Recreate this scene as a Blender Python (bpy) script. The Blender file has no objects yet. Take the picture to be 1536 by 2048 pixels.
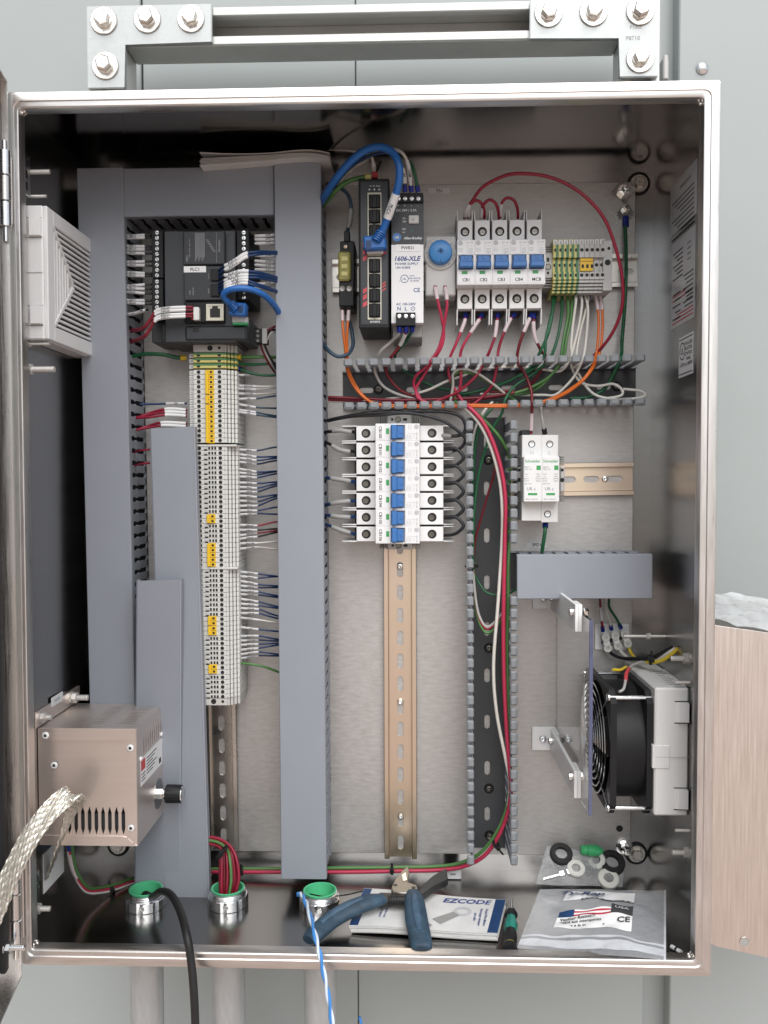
import bpy, bmesh, math, random
from mathutils import Vector, Matrix
random.seed(7)
R = math.radians
SC = bpy.context.scene
COL = SC.collection
MM = 0.001

# ------------------------------------------------------------------ camera
CAMP = Vector((351.0, -750.6, 431.5)); YAW, PITCH, ROLL, FPX = 0.0340, -0.0347, -0.0018, 1735.0
_F = Vector((-math.sin(YAW)*math.cos(PITCH), math.cos(YAW)*math.cos(PITCH), math.sin(PITCH)))
_R0 = Vector((math.cos(YAW), math.sin(YAW), 0)); _U0 = _R0.cross(_F)
_R = math.cos(ROLL)*_R0 + math.sin(ROLL)*_U0; _U = -math.sin(ROLL)*_R0 + math.cos(ROLL)*_U0
cd = bpy.data.cameras.new('camera'); cam = bpy.data.objects.new('camera', cd); COL.objects.link(cam)
cam.matrix_world = Matrix(((_R.x, _U.x, -_F.x, CAMP.x*MM), (_R.y, _U.y, -_F.y, CAMP.y*MM), (_R.z, _U.z, -_F.z, CAMP.z*MM), (0, 0, 0, 1)))
cd.sensor_fit = 'VERTICAL'; cd.sensor_height = 36.0; cd.sensor_width = 27.0; cd.lens = FPX/2048*36.0
cd.clip_start = 0.02; cd.clip_end = 200.0
SC.camera = cam

# ------------------------------------------------------------------ sky, sun, exposure (bright overcast)
SUN_EL, SUN_AZ = R(50), R(170)          # azimuth from +Y clockwise: behind the camera, to the right
world = bpy.data.worlds.new('World'); SC.world = world; world.use_nodes = True
wn = world.node_tree.nodes; wl = world.node_tree.links; wn.clear()
sky = wn.new('ShaderNodeTexSky'); sky.sky_type = 'NISHITA'; sky.sun_disc = False
sky.sun_elevation = SUN_EL; sky.sun_rotation = SUN_AZ; sky.dust_density = 1.5; sky.air_density = 1.0; sky.ozone_density = 1.0
hs = wn.new('ShaderNodeHueSaturation'); hs.inputs['Saturation'].default_value = 0.28
bg = wn.new('ShaderNodeBackground'); bg.inputs['Strength'].default_value = 0.09
wo = wn.new('ShaderNodeOutputWorld')
wl.new(sky.outputs[0], hs.inputs['Color']); wl.new(hs.outputs[0], bg.inputs['Color']); wl.new(bg.outputs[0], wo.inputs[0])
sl = bpy.data.lights.new('sun', 'SUN'); sl.energy = 1.5; sl.angle = R(62); sl.color = (1.0, 0.985, 0.965)
so = bpy.data.objects.new('sun', sl); COL.objects.link(so)
sd = Vector((math.sin(SUN_AZ)*math.cos(SUN_EL), math.cos(SUN_AZ)*math.cos(SUN_EL), math.sin(SUN_EL)))
so.rotation_euler = (-sd).to_track_quat('-Z', 'Y').to_euler(); so.location = sd*5
vs = SC.view_settings; vs.view_transform = 'Standard'; vs.look = 'None'; vs.gamma = 1.0; vs.exposure = 1.03; vs.use_curve_mapping = False
SC.cycles.max_bounces = 10; SC.cycles.transparent_max_bounces = 16; SC.cycles.glossy_bounces = 6; SC.cycles.diffuse_bounces = 4
SC.cycles.caustics_reflective = False; SC.cycles.caustics_refractive = False; SC.cycles.sample_clamp_indirect = 6.0

# ------------------------------------------------------------------ helpers
def ray(px, py):
    return (_F + _R*((px-768)/FPX) + _U*((1024-py)/FPX))
def U(px, py, y):                       # point of the place seen at (px, py) whose depth is y (mm)
    d = ray(px, py); return CAMP + d*((y-CAMP.y)/d.y)
def UZ(px, py, z):                      # ... whose height is z
    d = ray(px, py); return CAMP + d*((z-CAMP.z)/d.z)
def UX(px, py, x):                      # ... whose x is x
    d = ray(px, py); return CAMP + d*((x-CAMP.x)/d.x)

MATS = {}
def mat(name, col, rough=0.5, metal=0.0, var=0.0, vscale=40.0, bump=0.0, bscale=300.0, stretch=None, rvar=0.0, trans=0.0, ior=1.45, alpha=1.0, coat=0.0, aniso=0.0, spec=0.5, col2=None, sss=0.0):
    m = bpy.data.materials.new(name); m.use_nodes = True
    n = m.node_tree.nodes; l = m.node_tree.links; p = n['Principled BSDF']
    p.inputs['Base Color'].default_value = (*col, 1); p.inputs['Roughness'].default_value = rough; p.inputs['Metallic'].default_value = metal
    p.inputs['Transmission Weight'].default_value = trans; p.inputs['IOR'].default_value = ior; p.inputs['Alpha'].default_value = alpha
    p.inputs['Coat Weight'].default_value = coat; p.inputs['Anisotropic'].default_value = aniso; p.inputs['Specular IOR Level'].default_value = spec
    if var or bump or rvar or col2:
        tc = n.new('ShaderNodeTexCoord'); mp = n.new('ShaderNodeMapping'); l.new(tc.outputs['Object'], mp.inputs[0])
        if stretch: mp.inputs['Scale'].default_value = stretch
        if var or rvar or col2:
            nz = n.new('ShaderNodeTexNoise'); nz.inputs['Scale'].default_value = vscale; nz.inputs['Detail'].default_value = 5.0; nz.inputs['Roughness'].default_value = 0.62
            l.new(mp.outputs[0], nz.inputs['Vector'])
        if var or col2:
            cr = n.new('ShaderNodeMapRange'); cr.inputs['From Min'].default_value = 0.3; cr.inputs['From Max'].default_value = 0.7
            l.new(nz.outputs['Fac'], cr.inputs['Value'])
            mx = n.new('ShaderNodeMix'); mx.data_type = 'RGBA'
            a = tuple(c*(1-var) for c in col); b = col2 if col2 else tuple(min(1, c*(1+var)) for c in col)
            mx.inputs[6].default_value = (*a, 1); mx.inputs[7].default_value = (*b, 1)
            l.new(cr.outputs[0], mx.inputs[0]); l.new(mx.outputs[2], p.inputs['Base Color'])
        if rvar:
            rr = n.new('ShaderNodeMapRange'); rr.inputs['From Min'].default_value = 0.3; rr.inputs['From Max'].default_value = 0.7
            rr.inputs['To Min'].default_value = max(0.03, rough-rvar); rr.inputs['To Max'].default_value = min(1, rough+rvar)
            l.new(nz.outputs['Fac'], rr.inputs['Value']); l.new(rr.outputs[0], p.inputs['Roughness'])
        if bump:
            nb = n.new('ShaderNodeTexNoise'); nb.inputs['Scale'].default_value = bscale; nb.inputs['Detail'].default_value = 4.0
            l.new(mp.outputs[0], nb.inputs['Vector'])
            bp = n.new('ShaderNodeBump'); bp.inputs['Strength'].default_value = bump; bp.inputs['Distance'].default_value = 0.001
            l.new(nb.outputs['Fac'], bp.inputs['Height']); l.new(bp.outputs[0], p.inputs['Normal'])
    MATS[name] = m; return m

_tc = {}
def text_data(s):
    if s in _tc: return _tc[s]
    def raw(t):
        c = bpy.data.curves.new('t', 'FONT'); it = t.startswith('~'); c.body = t.lstrip('~'); c.size = 1.0; c.resolution_u = 2; c.offset = 0.030 if it else 0.016; c.shear = 0.22 if it else 0.0
        o = bpy.data.objects.new('t', c); me = o.to_mesh()
        v = [(p.co.x, p.co.y) for p in me.vertices]; f = [tuple(q.vertices) for q in me.polygons]
        o.to_mesh_clear(); bpy.data.objects.remove(o); bpy.data.curves.remove(c)
        return v, f
    if '__cap' not in _tc:
        v, f = raw('H'); _tc['__cap'] = max(p[1] for p in v)
    cap = _tc['__cap']; v, f = raw(s)
    if not v: _tc[s] = ([], [], 0); return _tc[s]
    x0 = min(p[0] for p in v); x1 = max(p[0] for p in v)
    v = [((p[0]-x0)/cap, p[1]/cap) for p in v]
    _tc[s] = (v, f, (x1-x0)/cap); return _tc[s]

def crv(pts, n=8):                      # Catmull-Rom through points
    P = [Vector(p) for p in pts]
    if len(P) == 2: return P
    out = []
    Q = [P[0]*2-P[1]] + P + [P[-1]*2-P[-2]]
    for i in range(1, len(Q)-2):
        p0, p1, p2, p3 = Q[i-1:i+3]
        for k in range(n):
            t = k/n
            out.append(0.5*((2*p1) + (p2-p0)*t + (2*p0-5*p1+4*p2-p3)*t*t + (3*p1-p0-3*p2+p3)*t**3))
    out.append(P[-1]); return out

class B:
    def __init__(s): s.bm = bmesh.new()
    def box(s, x0, x1, y0, y1, z0, z1, bev=0.0, seg=1):
        r = bmesh.ops.create_cube(s.bm, size=1.0); vs_ = r['verts']
        bmesh.ops.scale(s.bm, vec=(abs(x1-x0), abs(y1-y0), abs(z1-z0)), verts=vs_)
        bmesh.ops.translate(s.bm, vec=((x0+x1)/2, (y0+y1)/2, (z0+z1)/2), verts=vs_)
        if bev > 0:
            es = list({e for v in vs_ for e in v.link_edges})
            bmesh.ops.bevel(s.bm, geom=es, offset=bev, offset_type='OFFSET', segments=seg, profile=0.5, affect='EDGES', clamp_overlap=True)
        return s
    def obox(s, c, ux, uy, uz, bev=0.0):  # oriented box: centre and three half-axis vectors
        c = Vector(c); ux = Vector(ux); uy = Vector(uy); uz = Vector(uz)
        r = bmesh.ops.create_cube(s.bm, size=2.0); vs_ = r['verts']
        if bev > 0:
            lx, ly, lz = ux.length, uy.length, uz.length
            bmesh.ops.scale(s.bm, vec=(lx, ly, lz), verts=vs_)
            es = list({e for v in vs_ for e in v.link_edges})
            rb = bmesh.ops.bevel(s.bm, geom=es, offset=bev, offset_type='OFFSET', segments=1, profile=0.5, affect='EDGES', clamp_overlap=True)
            vs_ = list({v for f in rb['faces'] for v in f.verts} | {v for v in vs_ if v.is_valid})
            ux, uy, uz = ux/lx, uy/ly, uz/lz
        for v in vs_: v.co = c + ux*v.co.x + uy*v.co.y + uz*v.co.z
        return s
    def poly(s, pts):
        vv = [s.bm.verts.new(Vector(p)) for p in pts]; s.bm.faces.new(vv); return s
    def prism(s, pts, d):                # closed polygon of 3-D points swept along d
        d = Vector(d); a = [s.bm.verts.new(Vector(p)) for p in pts]; b = [s.bm.verts.new(Vector(p)+d) for p in pts]
        s.bm.faces.new(a); s.bm.faces.new(b[::-1]); n = len(a)
        for i in range(n): s.bm.faces.new((a[i], b[i], b[(i+1) % n], a[(i+1) % n]))
        return s
    def loops(s, L, close=False, cap0=False, cap1=False):
        V = [[s.bm.verts.new(Vector(p)) for p in l] for l in L]; n = len(V[0])
        rng = range(len(V)) if close else range(len(V)-1)
        for j in rng:
            A = V[j]; C = V[(j+1) % len(V)]
            for i in range(n): s.bm.faces.new((A[i], A[(i+1) % n], C[(i+1) % n], C[i]))
        if cap0: s.bm.faces.new(V[0][::-1])
        if cap1: s.bm.faces.new(V[-1])
        return s
    def lathe(s, o, ax, prof, seg=20, cap0=True, cap1=True, rot=0.0):   # prof: (distance along axis, radius)
        o = Vector(o); ax = Vector(ax).normalized(); t = ax.orthogonal().normalized()
        if abs(ax.y) > 0.9: t = Vector((1, 0, 0))
        b = ax.cross(t)
        L = [[o + ax*d + (t*math.cos(2*math.pi*k/seg+rot) + b*math.sin(2*math.pi*k/seg+rot))*r for k in range(seg)] for d, r in prof]
        return s.loops(L, False, cap0, cap1)
    def cyl(s, p0, p1, r, seg=14, r2=None, rot=0.0):
        p0 = Vector(p0); p1 = Vector(p1); return s.lathe(p0, p1-p0, [(0, r), ((p1-p0).length, r if r2 is None else r2)], seg, rot=rot)
    def tube(s, pts, r, seg=8, n=8, smooth=True, flat=None):
        P = crv(pts, n) if smooth else [Vector(p) for p in pts]
        T = [(P[min(i+1, len(P)-1)]-P[max(i-1, 0)]).normalized() for i in range(len(P))]
        u = T[0].orthogonal().normalized(); L = []
        for i, p in enumerate(P):
            u = (u - T[i]*u.dot(T[i])); u = u.normalized() if u.length > 1e-6 else T[i].orthogonal().normalized()
            w = T[i].cross(u); rr = r(i/(len(P)-1)) if callable(r) else r
            L.append([p + (u*math.cos(2*math.pi*k/seg) + w*math.sin(2*math.pi*k/seg))*rr for k in range(seg)])
        return s.loops(L, False, True, True)
    def disc(s, c, ax, r, seg=16):
        c = Vector(c); ax = Vector(ax).normalized(); t = Vector((1, 0, 0)) if abs(ax.y) > .9 else ax.orthogonal().normalized(); b = ax.cross(t)
        return s.poly([c+(t*math.cos(2*math.pi*k/seg)+b*math.sin(2*math.pi*k/seg))*r for k in range(seg)])
    def text(s, t, o, u, v, h, align='c', wmax=None):   # o: centre (or left) of the line, u along, v up, h cap height
        vs_, fs, w = text_data(t)
        if not vs_: return s
        o = Vector(o); u = Vector(u).normalized(); v = Vector(v).normalized(); k = h
        kx = h if not wmax or w*h <= wmax else wmax/w
        ox = -w*kx/2 if align == 'c' else 0
        V = [s.bm.verts.new(o + u*(x*kx+ox) + v*(y*k - h/2)) for x, y in vs_]
        for f in fs:
            try: s.bm.faces.new([V[i] for i in f])
            except ValueError: pass
        return s
    def mesh(s, name, off=(0, 0, 0), ang=35, flat=False):
        bmesh.ops.translate(s.bm, vec=-Vector(off), verts=s.bm.verts); bmesh.ops.scale(s.bm, vec=(MM, MM, MM), verts=s.bm.verts)
        bmesh.ops.recalc_face_normals(s.bm, faces=s.bm.faces)
        me = bpy.data.meshes.new(name); s.bm.to_mesh(me); s.bm.free()
        if not flat and me.polygons:
            me.polygons.foreach_set('use_smooth', [True]*len(me.polygons)); me.set_sharp_from_angle(angle=R(ang))
        return me

ORG = {}
def M(m): return MATS[m] if isinstance(m, str) else m
def tag(o, label=None, cat=None, group=None, kind=None):
    if label: o['label'] = label
    if cat: o['category'] = cat
    if group: o['group'] = group
    if kind: o['kind'] = kind
    return o
def thing(name, label, cat, loc, group=None):
    o = bpy.data.objects.new(name, None); COL.objects.link(o); o.empty_display_size = 0.01
    o.location = Vector(loc)*MM; ORG[o.name] = Vector(loc); return tag(o, label, cat, group)
def part(name, b, m, parent, label=None, flat=False, ang=35):
    off = ORG[parent.name]
    me = b.mesh(name, off, ang, flat) if isinstance(b, B) else b
    me.materials.clear() if isinstance(b, B) else None
    if not me.materials: me.materials.append(M(m))
    o = bpy.data.objects.new(name, me); COL.objects.link(o); o.parent = parent; ORG[o.name] = off
    if label: o['label'] = label
    return o
def solo(name, b, m, label, cat, group=None, kind=None, off=(0, 0, 0), ang=35):
    me = b.mesh(name, off, ang); me.materials.append(M(m))
    o = bpy.data.objects.new(name, me); COL.objects.link(o); o.location = Vector(off)*MM; ORG[o.name] = Vector(off)
    return tag(o, label, cat, group, kind)
def inst(name, me, loc, parent, rot=None, label=None, scale=None):          # piece sharing its mesh; loc in world mm
    o = bpy.data.objects.new(name, me); COL.objects.link(o)
    if parent: o.parent = parent; o.location = (Vector(loc)-ORG[parent.name])*MM
    else: o.location = Vector(loc)*MM
    ORG[o.name] = Vector(loc)
    if rot: o.rotation_euler = rot
    if scale: o.scale = scale
    if label: o['label'] = label
    return o
def shared(b, name, m):
    me = b.mesh(name); me.materials.append(M(m)); return me
def kids(o): return [c for c in COL.objects if c.parent == o]
def copytree(o, parent=None):
    c = o.copy(); COL.objects.link(c); c.parent = parent; ORG[c.name] = ORG.get(o.name, Vector((0, 0, 0)))
    for ch in list(o.children): copytree(ch, c)
    return c
X, Y, Z = Vector((1, 0, 0)), Vector((0, 1, 0)), Vector((0, 0, 1))
ORD = ['first', 'second', 'third', 'fourth', 'fifth', 'sixth', 'seventh', 'eighth', 'ninth', 'tenth', 'eleventh', 'twelfth', 'thirteenth', 'fourteenth', 'fifteenth', 'sixteenth', 'seventeenth', 'eighteenth', 'nineteenth', 'twentieth', 'twenty-first', 'twenty-second', 'twenty-third', 'twenty-fourth', 'twenty-fifth', 'twenty-sixth', 'twenty-seventh', 'twenty-eighth', 'twenty-ninth', 'thirtieth', 'thirty-first', 'thirty-second', 'thirty-third', 'thirty-fourth', 'thirty-fifth', 'thirty-sixth', 'thirty-seventh', 'thirty-eighth', 'thirty-ninth', 'fortieth', 'forty-first', 'forty-second', 'forty-third', 'forty-fourth', 'forty-fifth', 'forty-sixth', 'forty-seventh', 'forty-eighth', 'forty-ninth', 'fiftieth']

# ------------------------------------------------------------------ materials
def brushed(name, col, rough, axis_stretch, var=0.06, bump=0.05):
    return mat(name, col, rough, 1.0, var=var, vscale=60, stretch=axis_stretch, rvar=0.08, bump=bump, bscale=900)
brushed('stainless_v', (0.62, 0.60, 0.58), 0.30, (8, 8, 0.25))
brushed('stainless_h', (0.62, 0.60, 0.58), 0.30, (0.25, 8, 8))
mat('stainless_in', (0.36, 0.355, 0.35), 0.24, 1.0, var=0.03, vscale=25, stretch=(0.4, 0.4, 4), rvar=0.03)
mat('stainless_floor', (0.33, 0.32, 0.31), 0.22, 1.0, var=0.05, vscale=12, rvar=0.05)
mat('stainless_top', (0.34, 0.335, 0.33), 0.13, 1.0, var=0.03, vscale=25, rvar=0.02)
mat('stainless_box', (0.80, 0.715, 0.665), 0.38, 0.9, var=0.025, vscale=40, stretch=(0.3, 3, 5), rvar=0.02)
brushed('stainless_hood', (0.66, 0.60, 0.56), 0.36, (10, 10, 0.3), var=0.10, bump=0.06)
brushed('rim_v', (0.60, 0.58, 0.56), 0.33, (6, 6, 0.4), var=0.08, bump=0.03)
brushed('rim_h', (0.60, 0.58, 0.56), 0.33, (0.4, 6, 6), var=0.08, bump=0.03)
mat('zinc_panel', (0.50, 0.485, 0.47), 0.46, 0.68, var=0.13, vscale=90, stretch=(1, 1, 3.5), rvar=0.10, bump=0.10, bscale=420)
mat('galv', (0.44, 0.46, 0.455), 0.55, 0.7, var=0.14, vscale=120, rvar=0.10, bump=0.08, bscale=500)
mat('conduit_galv', (0.44, 0.46, 0.465), 0.42, 0.25, var=0.16, vscale=60, stretch=(1, 1, 0.3), rvar=0.12, bump=0.15, bscale=300)
mat('strut_white', (0.60, 0.61, 0.59), 0.42, 0.25, var=0.06, vscale=30, bump=0.04)
mat('bolt_steel', (0.62, 0.59, 0.55), 0.28, 1.0, var=0.10, vscale=200, rvar=0.08)
mat('bolt_rough', (0.62, 0.60, 0.57), 0.42, 0.55, var=0.10, vscale=200)
mat('chrome', (0.72, 0.72, 0.70), 0.16, 1.0, var=0.05, vscale=200)
mat('zinc_bright', (0.70, 0.71, 0.72), 0.24, 1.0, var=0.08, vscale=150, rvar=0.06)
mat('alu_white', (0.84, 0.84, 0.84), 0.38, 0.1, var=0.03, vscale=60)
mat('brass_rail', (0.70, 0.59, 0.44), 0.32, 1.0, var=0.03, vscale=14, stretch=(1, 1, 0.4), rvar=0.04, col2=(0.68, 0.55, 0.46))
mat('steel_rail', (0.62, 0.58, 0.53), 0.30, 1.0, var=0.08, vscale=25, rvar=0.06)
mat('wall_paint', (0.335, 0.365, 0.36), 0.42, 0.0, var=0.025, vscale=6, bump=0.05, bscale=700, rvar=0.04)
mat('seam_dark', (0.03, 0.03, 0.03), 0.7)
mat('ground', (0.50, 0.395, 0.34), 0.9, 0.0, var=0.3, vscale=2.5, bump=0.3, bscale=20)
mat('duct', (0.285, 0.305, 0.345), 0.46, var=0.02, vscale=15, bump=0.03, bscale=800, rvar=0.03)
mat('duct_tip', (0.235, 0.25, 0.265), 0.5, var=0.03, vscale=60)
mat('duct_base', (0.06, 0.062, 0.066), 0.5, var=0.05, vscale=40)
mat('white_pl', (0.70, 0.70, 0.69), 0.42, var=0.015, vscale=60, bump=0.02, bscale=900)
mat('white_br', (0.76, 0.76, 0.76), 0.38, var=0.015, vscale=60, bump=0.02, bscale=900)
mat('grey_pl', (0.52, 0.52, 0.51), 0.45, var=0.03, vscale=60, bump=0.03, bscale=900)
mat('grey_dk', (0.30, 0.30, 0.29), 0.5, var=0.05, vscale=60)
mat('black_pl', (0.012, 0.0125, 0.014), 0.46, var=0.1, vscale=80, bump=0.03, bscale=1200, spec=0.3)
mat('plc_grey', (0.040, 0.044, 0.050), 0.45, var=0.05, vscale=60, bump=0.03, bscale=1200)
mat('plc_lid', (0.028, 0.031, 0.036), 0.40, var=0.05, vscale=60)
mat('blue_tog', (0.045, 0.16, 0.42), 0.35, var=0.05, vscale=80)
mat('blue_knob', (0.05, 0.22, 0.52), 0.32, var=0.03, vscale=80)
mat('blue_cable', (0.022, 0.13, 0.42), 0.38, var=0.04, vscale=80)
mat('blue_wire', (0.010, 0.036, 0.115), 0.38, var=0.08, vscale=80)
mat('slate_wire', (0.03, 0.06, 0.10), 0.42, var=0.08, vscale=80)
mat('navy_ferrule', (0.006, 0.02, 0.22), 0.4)
mat('black_wire', (0.010, 0.011, 0.014), 0.36)
mat('red_wire', (0.26, 0.012, 0.035), 0.36, var=0.05, vscale=80)
mat('pink_wire', (0.44, 0.03, 0.075), 0.38, var=0.05, vscale=80)
mat('dark_red_wire', (0.15, 0.010, 0.018), 0.38, var=0.05, vscale=80)
mat('orange_wire', (0.58, 0.13, 0.018), 0.38, var=0.05, vscale=80)
mat('green_wire', (0.010, 0.095, 0.038), 0.38, var=0.05, vscale=80)
mat('lime_wire', (0.075, 0.19, 0.055), 0.38, var=0.05, vscale=80)
mat('white_wire', (0.62, 0.60, 0.55), 0.42, var=0.04, vscale=80)
mat('grey_wire', (0.40, 0.39, 0.37), 0.42, var=0.04, vscale=80)
mat('yellow_wire', (0.70, 0.52, 0.04), 0.4)
mat('sleeve', (0.62, 0.62, 0.63), 0.45, var=0.05, vscale=100)
mat('sleeve_pink', (0.62, 0.52, 0.54), 0.45, var=0.05, vscale=100)
mat('print', (0.02, 0.02, 0.022), 0.6)
mat('print_grey', (0.30, 0.31, 0.33), 0.6)
mat('print_lt', (0.50, 0.51, 0.53), 0.6)
mat('print_white', (0.62, 0.63, 0.64), 0.55)
mat('print_blue', (0.03, 0.06, 0.22), 0.5)
mat('print_red', (0.45, 0.03, 0.05), 0.5)
mat('print_green', (0.05, 0.32, 0.10), 0.5)
mat('label_white', (0.80, 0.80, 0.80), 0.45, var=0.01, vscale=60)
mat('paper', (0.72, 0.71, 0.69), 0.7, var=0.05, vscale=50)
mat('hole', (0.012, 0.012, 0.012), 0.6)
mat('screw_dark', (0.16, 0.15, 0.135), 0.3, 1.0, var=0.2, vscale=500)
mat('term_beige', (0.56, 0.55, 0.52), 0.45, var=0.03, vscale=60)
mat('term_white', (0.66, 0.66, 0.63), 0.45, var=0.02, vscale=60)
mat('yellow_jump', (0.78, 0.50, 0.03), 0.4, var=0.05, vscale=80)
mat('gy_yellow', (0.60, 0.54, 0.20), 0.42, var=0.03, vscale=80)
mat('gy_green', (0.07, 0.20, 0.085), 0.42, var=0.03, vscale=80)
mat('red_print', (0.52, 0.06, 0.07), 0.45)
mat('cream', (0.62, 0.60, 0.50), 0.5)
mat('green_pl', (0.06, 0.42, 0.16), 0.35)
mat('green_liner', (0.09, 0.48, 0.24), 0.40, var=0.05, vscale=80)
mat('acrylic_edge', (0.085, 0.095, 0.16), 0.25, var=0.15, vscale=60)
mat('braid', (0.66, 0.64, 0.58), 0.38, 0.9, var=0.25, vscale=300, bump=0.2, bscale=900)
mat('pliers_blue', (0.034, 0.066, 0.10), 0.6, var=0.45, vscale=70, bump=0.15, bscale=500)
mat('pliers_blue2', (0.055, 0.10, 0.155), 0.55, var=0.35, vscale=70, bump=0.1, bscale=500)
mat('pliers_steel', (0.24, 0.23, 0.21), 0.42, 0.8, var=0.25, vscale=120, rvar=0.1)
mat('pliers_dark', (0.035, 0.035, 0.035), 0.45, 0.3, var=0.3, vscale=120)
mat('book_cover', (0.66, 0.66, 0.65), 0.55, var=0.10, vscale=35, rvar=0.1)
mat('book_blue', (0.012, 0.045, 0.13), 0.5, var=0.2, vscale=80)
mat('cable_black', (0.012, 0.012, 0.013), 0.5, var=0.2, vscale=40)
mat('rubber', (0.015, 0.015, 0.016), 0.6)
mat('twist_blue', (0.05, 0.24, 0.62), 0.35)
mat('twist_white', (0.62, 0.72, 0.82), 0.35)
mat('teal', (0.02, 0.22, 0.17), 0.4)
mat('nylon', (0.70, 0.69, 0.64), 0.4)
# ================================================================== setting
W, H, D = 610.0, 769.0, 203.0
YP = 190.0                       # front face of the back plate
# ground
b = B(); b.poly([(-15000, -15000, -900), (15000, -15000, -900), (15000, 3000, -900), (-15000, 3000, -900)])
solo('ground', b, 'ground', None, None, kind='structure')
# grey cabinet wall behind: panels with open seams
YW = 300.0
wall = bpy.data.objects.new('wall', None); COL.objects.link(wall); ORG[wall.name] = Vector((0, 0, 0)); wall['kind'] = 'structure'
sx = [-1500, U(284, 150, YW).x, U(711, 150, YW).x, U(1310, 1990, YW).x, 2200]
b = B(); b.box(-1520, 2220, YW+14, YW+30, -900, 1600); part('backing', b, 'seam_dark', wall)
b = B(); b.box(sx[0], sx[1]-1.2, YW, YW+12, -900, 1600, 1.2); part('panel', b, 'wall_paint', wall)
b = B(); b.box(sx[1]+1.2, sx[2]-.5, YW, YW+12, -900, 1600, 1.2); part('panel', b, 'wall_paint', wall)
b = B(); b.box(sx[2]+.5, sx[3]-14, YW, YW+12, -900, 1600, 1.2); part('panel', b, 'wall_paint', wall)
b = B(); b.box(sx[3]-14.5, sx[3]+14, YW+8, YW+13, -900, 1600); part('recess_strip', b, 'wall_paint', wall)
b = B(); b.box(sx[3]+13, sx[4], YW-16, YW+12, -900, 1600, 1.5); part('panel', b, 'wall_paint', wall)
p = U(1404, 137, YW-16)
b = B(); b.lathe(p, -Y, [(0, 7.2), (1.5, 7.0), (3.5, 5.0), (4.6, 2.0), (4.8, 0.1)], 20); part('rivet', b, 'zinc_bright', wall)

# ================================================================== enclosure
enc = thing('enclosure', 'large open stainless steel enclosure housing all the wiring', 'enclosure', (W/2, D, 0))
T = 1.6
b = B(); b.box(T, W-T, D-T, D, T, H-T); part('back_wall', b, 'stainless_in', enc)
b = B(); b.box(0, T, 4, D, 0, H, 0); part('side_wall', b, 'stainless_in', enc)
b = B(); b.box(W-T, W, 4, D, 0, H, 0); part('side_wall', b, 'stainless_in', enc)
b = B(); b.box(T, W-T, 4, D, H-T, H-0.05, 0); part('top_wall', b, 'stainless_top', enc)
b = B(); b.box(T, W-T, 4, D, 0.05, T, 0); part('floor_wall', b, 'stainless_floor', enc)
def rrect(ins, y, r, x0=0, x1=W, z0=0, z1=H, n=5):
    pts = []
    a0, a1, c0, c1 = x0+ins*(0.66 if ins > 0 else 1), x1-ins, z0+ins, z1-ins
    for cx, cz, s in ((a1-r, c1-r, 0), (a0+r, c1-r, 90), (a0+r, c0+r, 180), (a1-r, c0+r, 270)):
        for k in range(n+1):
            t = R(s+90*k/n); pts.append((cx+r*math.cos(t), y, cz+r*math.sin(t)))
    return pts
prof = [(-0.3, 8, 2.5), (-0.3, 1.6, 2.5), (0.3, 0.5, 2.5), (1.6, 0, 3), (7.6, 0, 6), (8.1, 0.5, 6), (8.5, 0.9, 6), (12.2, 1.0, 4), (13.4, 1.6, 3.2), (14.0, 3.0, 3), (14.0, 13, 3), (13.0, 13, 3), (13.0, 6, 3), (2.0, 6, 2.5)]
b = B(); b.loops([rrect(i, y, r) for i, y, r in prof])
rim = part('rim', b, 'rim_h', enc, ang=25)
# split the brushing: vertical members get a vertical grain
me = rim.data; me.materials.append(MATS['rim_v'])
for pg in me.polygons:
    c = pg.center
    cx, cz = c.x/MM + W/2, c.z/MM
    if min(cx, W-cx) < min(cz, H-cz): pg.material_index = 1
# ragged welds in the inner corners of the rim
for (cx, cz) in ((9.2, 14), (W-14, 14), (9.2, H-14), (W-14, H-14)):
    b = B(); sx_, sz_ = (1 if cx < 300 else -1), (1 if cz < 300 else -1)
    for k in range(7):
        q = Vector((cx+sx_*random.uniform(-0.5, 4)*(k % 3)/2, 4+k*1.3, cz+sz_*random.uniform(-0.5, 4)*((k+1) % 3)/2)); r = random.uniform(1.0, 2.2)
        b.lathe(q-Y*r, Y, [(0, .3), (r*.5, r*.9), (r, r), (r*1.5, r*.9), (r*2, .3)], 7)
    part('weld', b, 'bolt_steel', enc)

# studs with nuts on the side walls
def stud(parent, base, d, L, r, nut=True, nut_at=0.0, m='bolt_rough'):
    base = Vector(base); d = Vector(d).normalized(); b = B(); pr = [(0, r)]
    k = 0.0; st = max(0.9, L/26)
    while k < L-st: pr += [(k+st*.5, r*0.88), (k+st, r)]; k += st
    pr += [(L-0.2, r*.95), (L, r*.7)]
    b.lathe(base, d, pr, 12); o = part('stud', b, m, parent)
    if nut:
        b = B(); b.lathe(base+d*nut_at, d, [(0, r*1.7), (.3, r*1.9), (r*1.6, r*1.9), (r*1.75, r*1.6)], 6, rot=0.3); part('nut', b, m, o)
        b = B(); b.lathe(base+d*(nut_at-0.9), d, [(0, r*2.1), (.85, r*2.1)], 14); part('washer', b, m, o)
    return o
for (px, py, ln, r, nut) in ((62, 344, 22, 2.3, False), (62, 393, 18, 1.6, False), (54, 688, 26, 1.6, True), (52, 739, 33, 2.9, True), (78, 1390, 0, 0, None), (70, 1817, 18, 2.6, True)):
    if nut is None: continue
    pt = UX(px, py, T); stud(enc, pt, X, ln*0.8, r, nut, 1.0)
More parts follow.
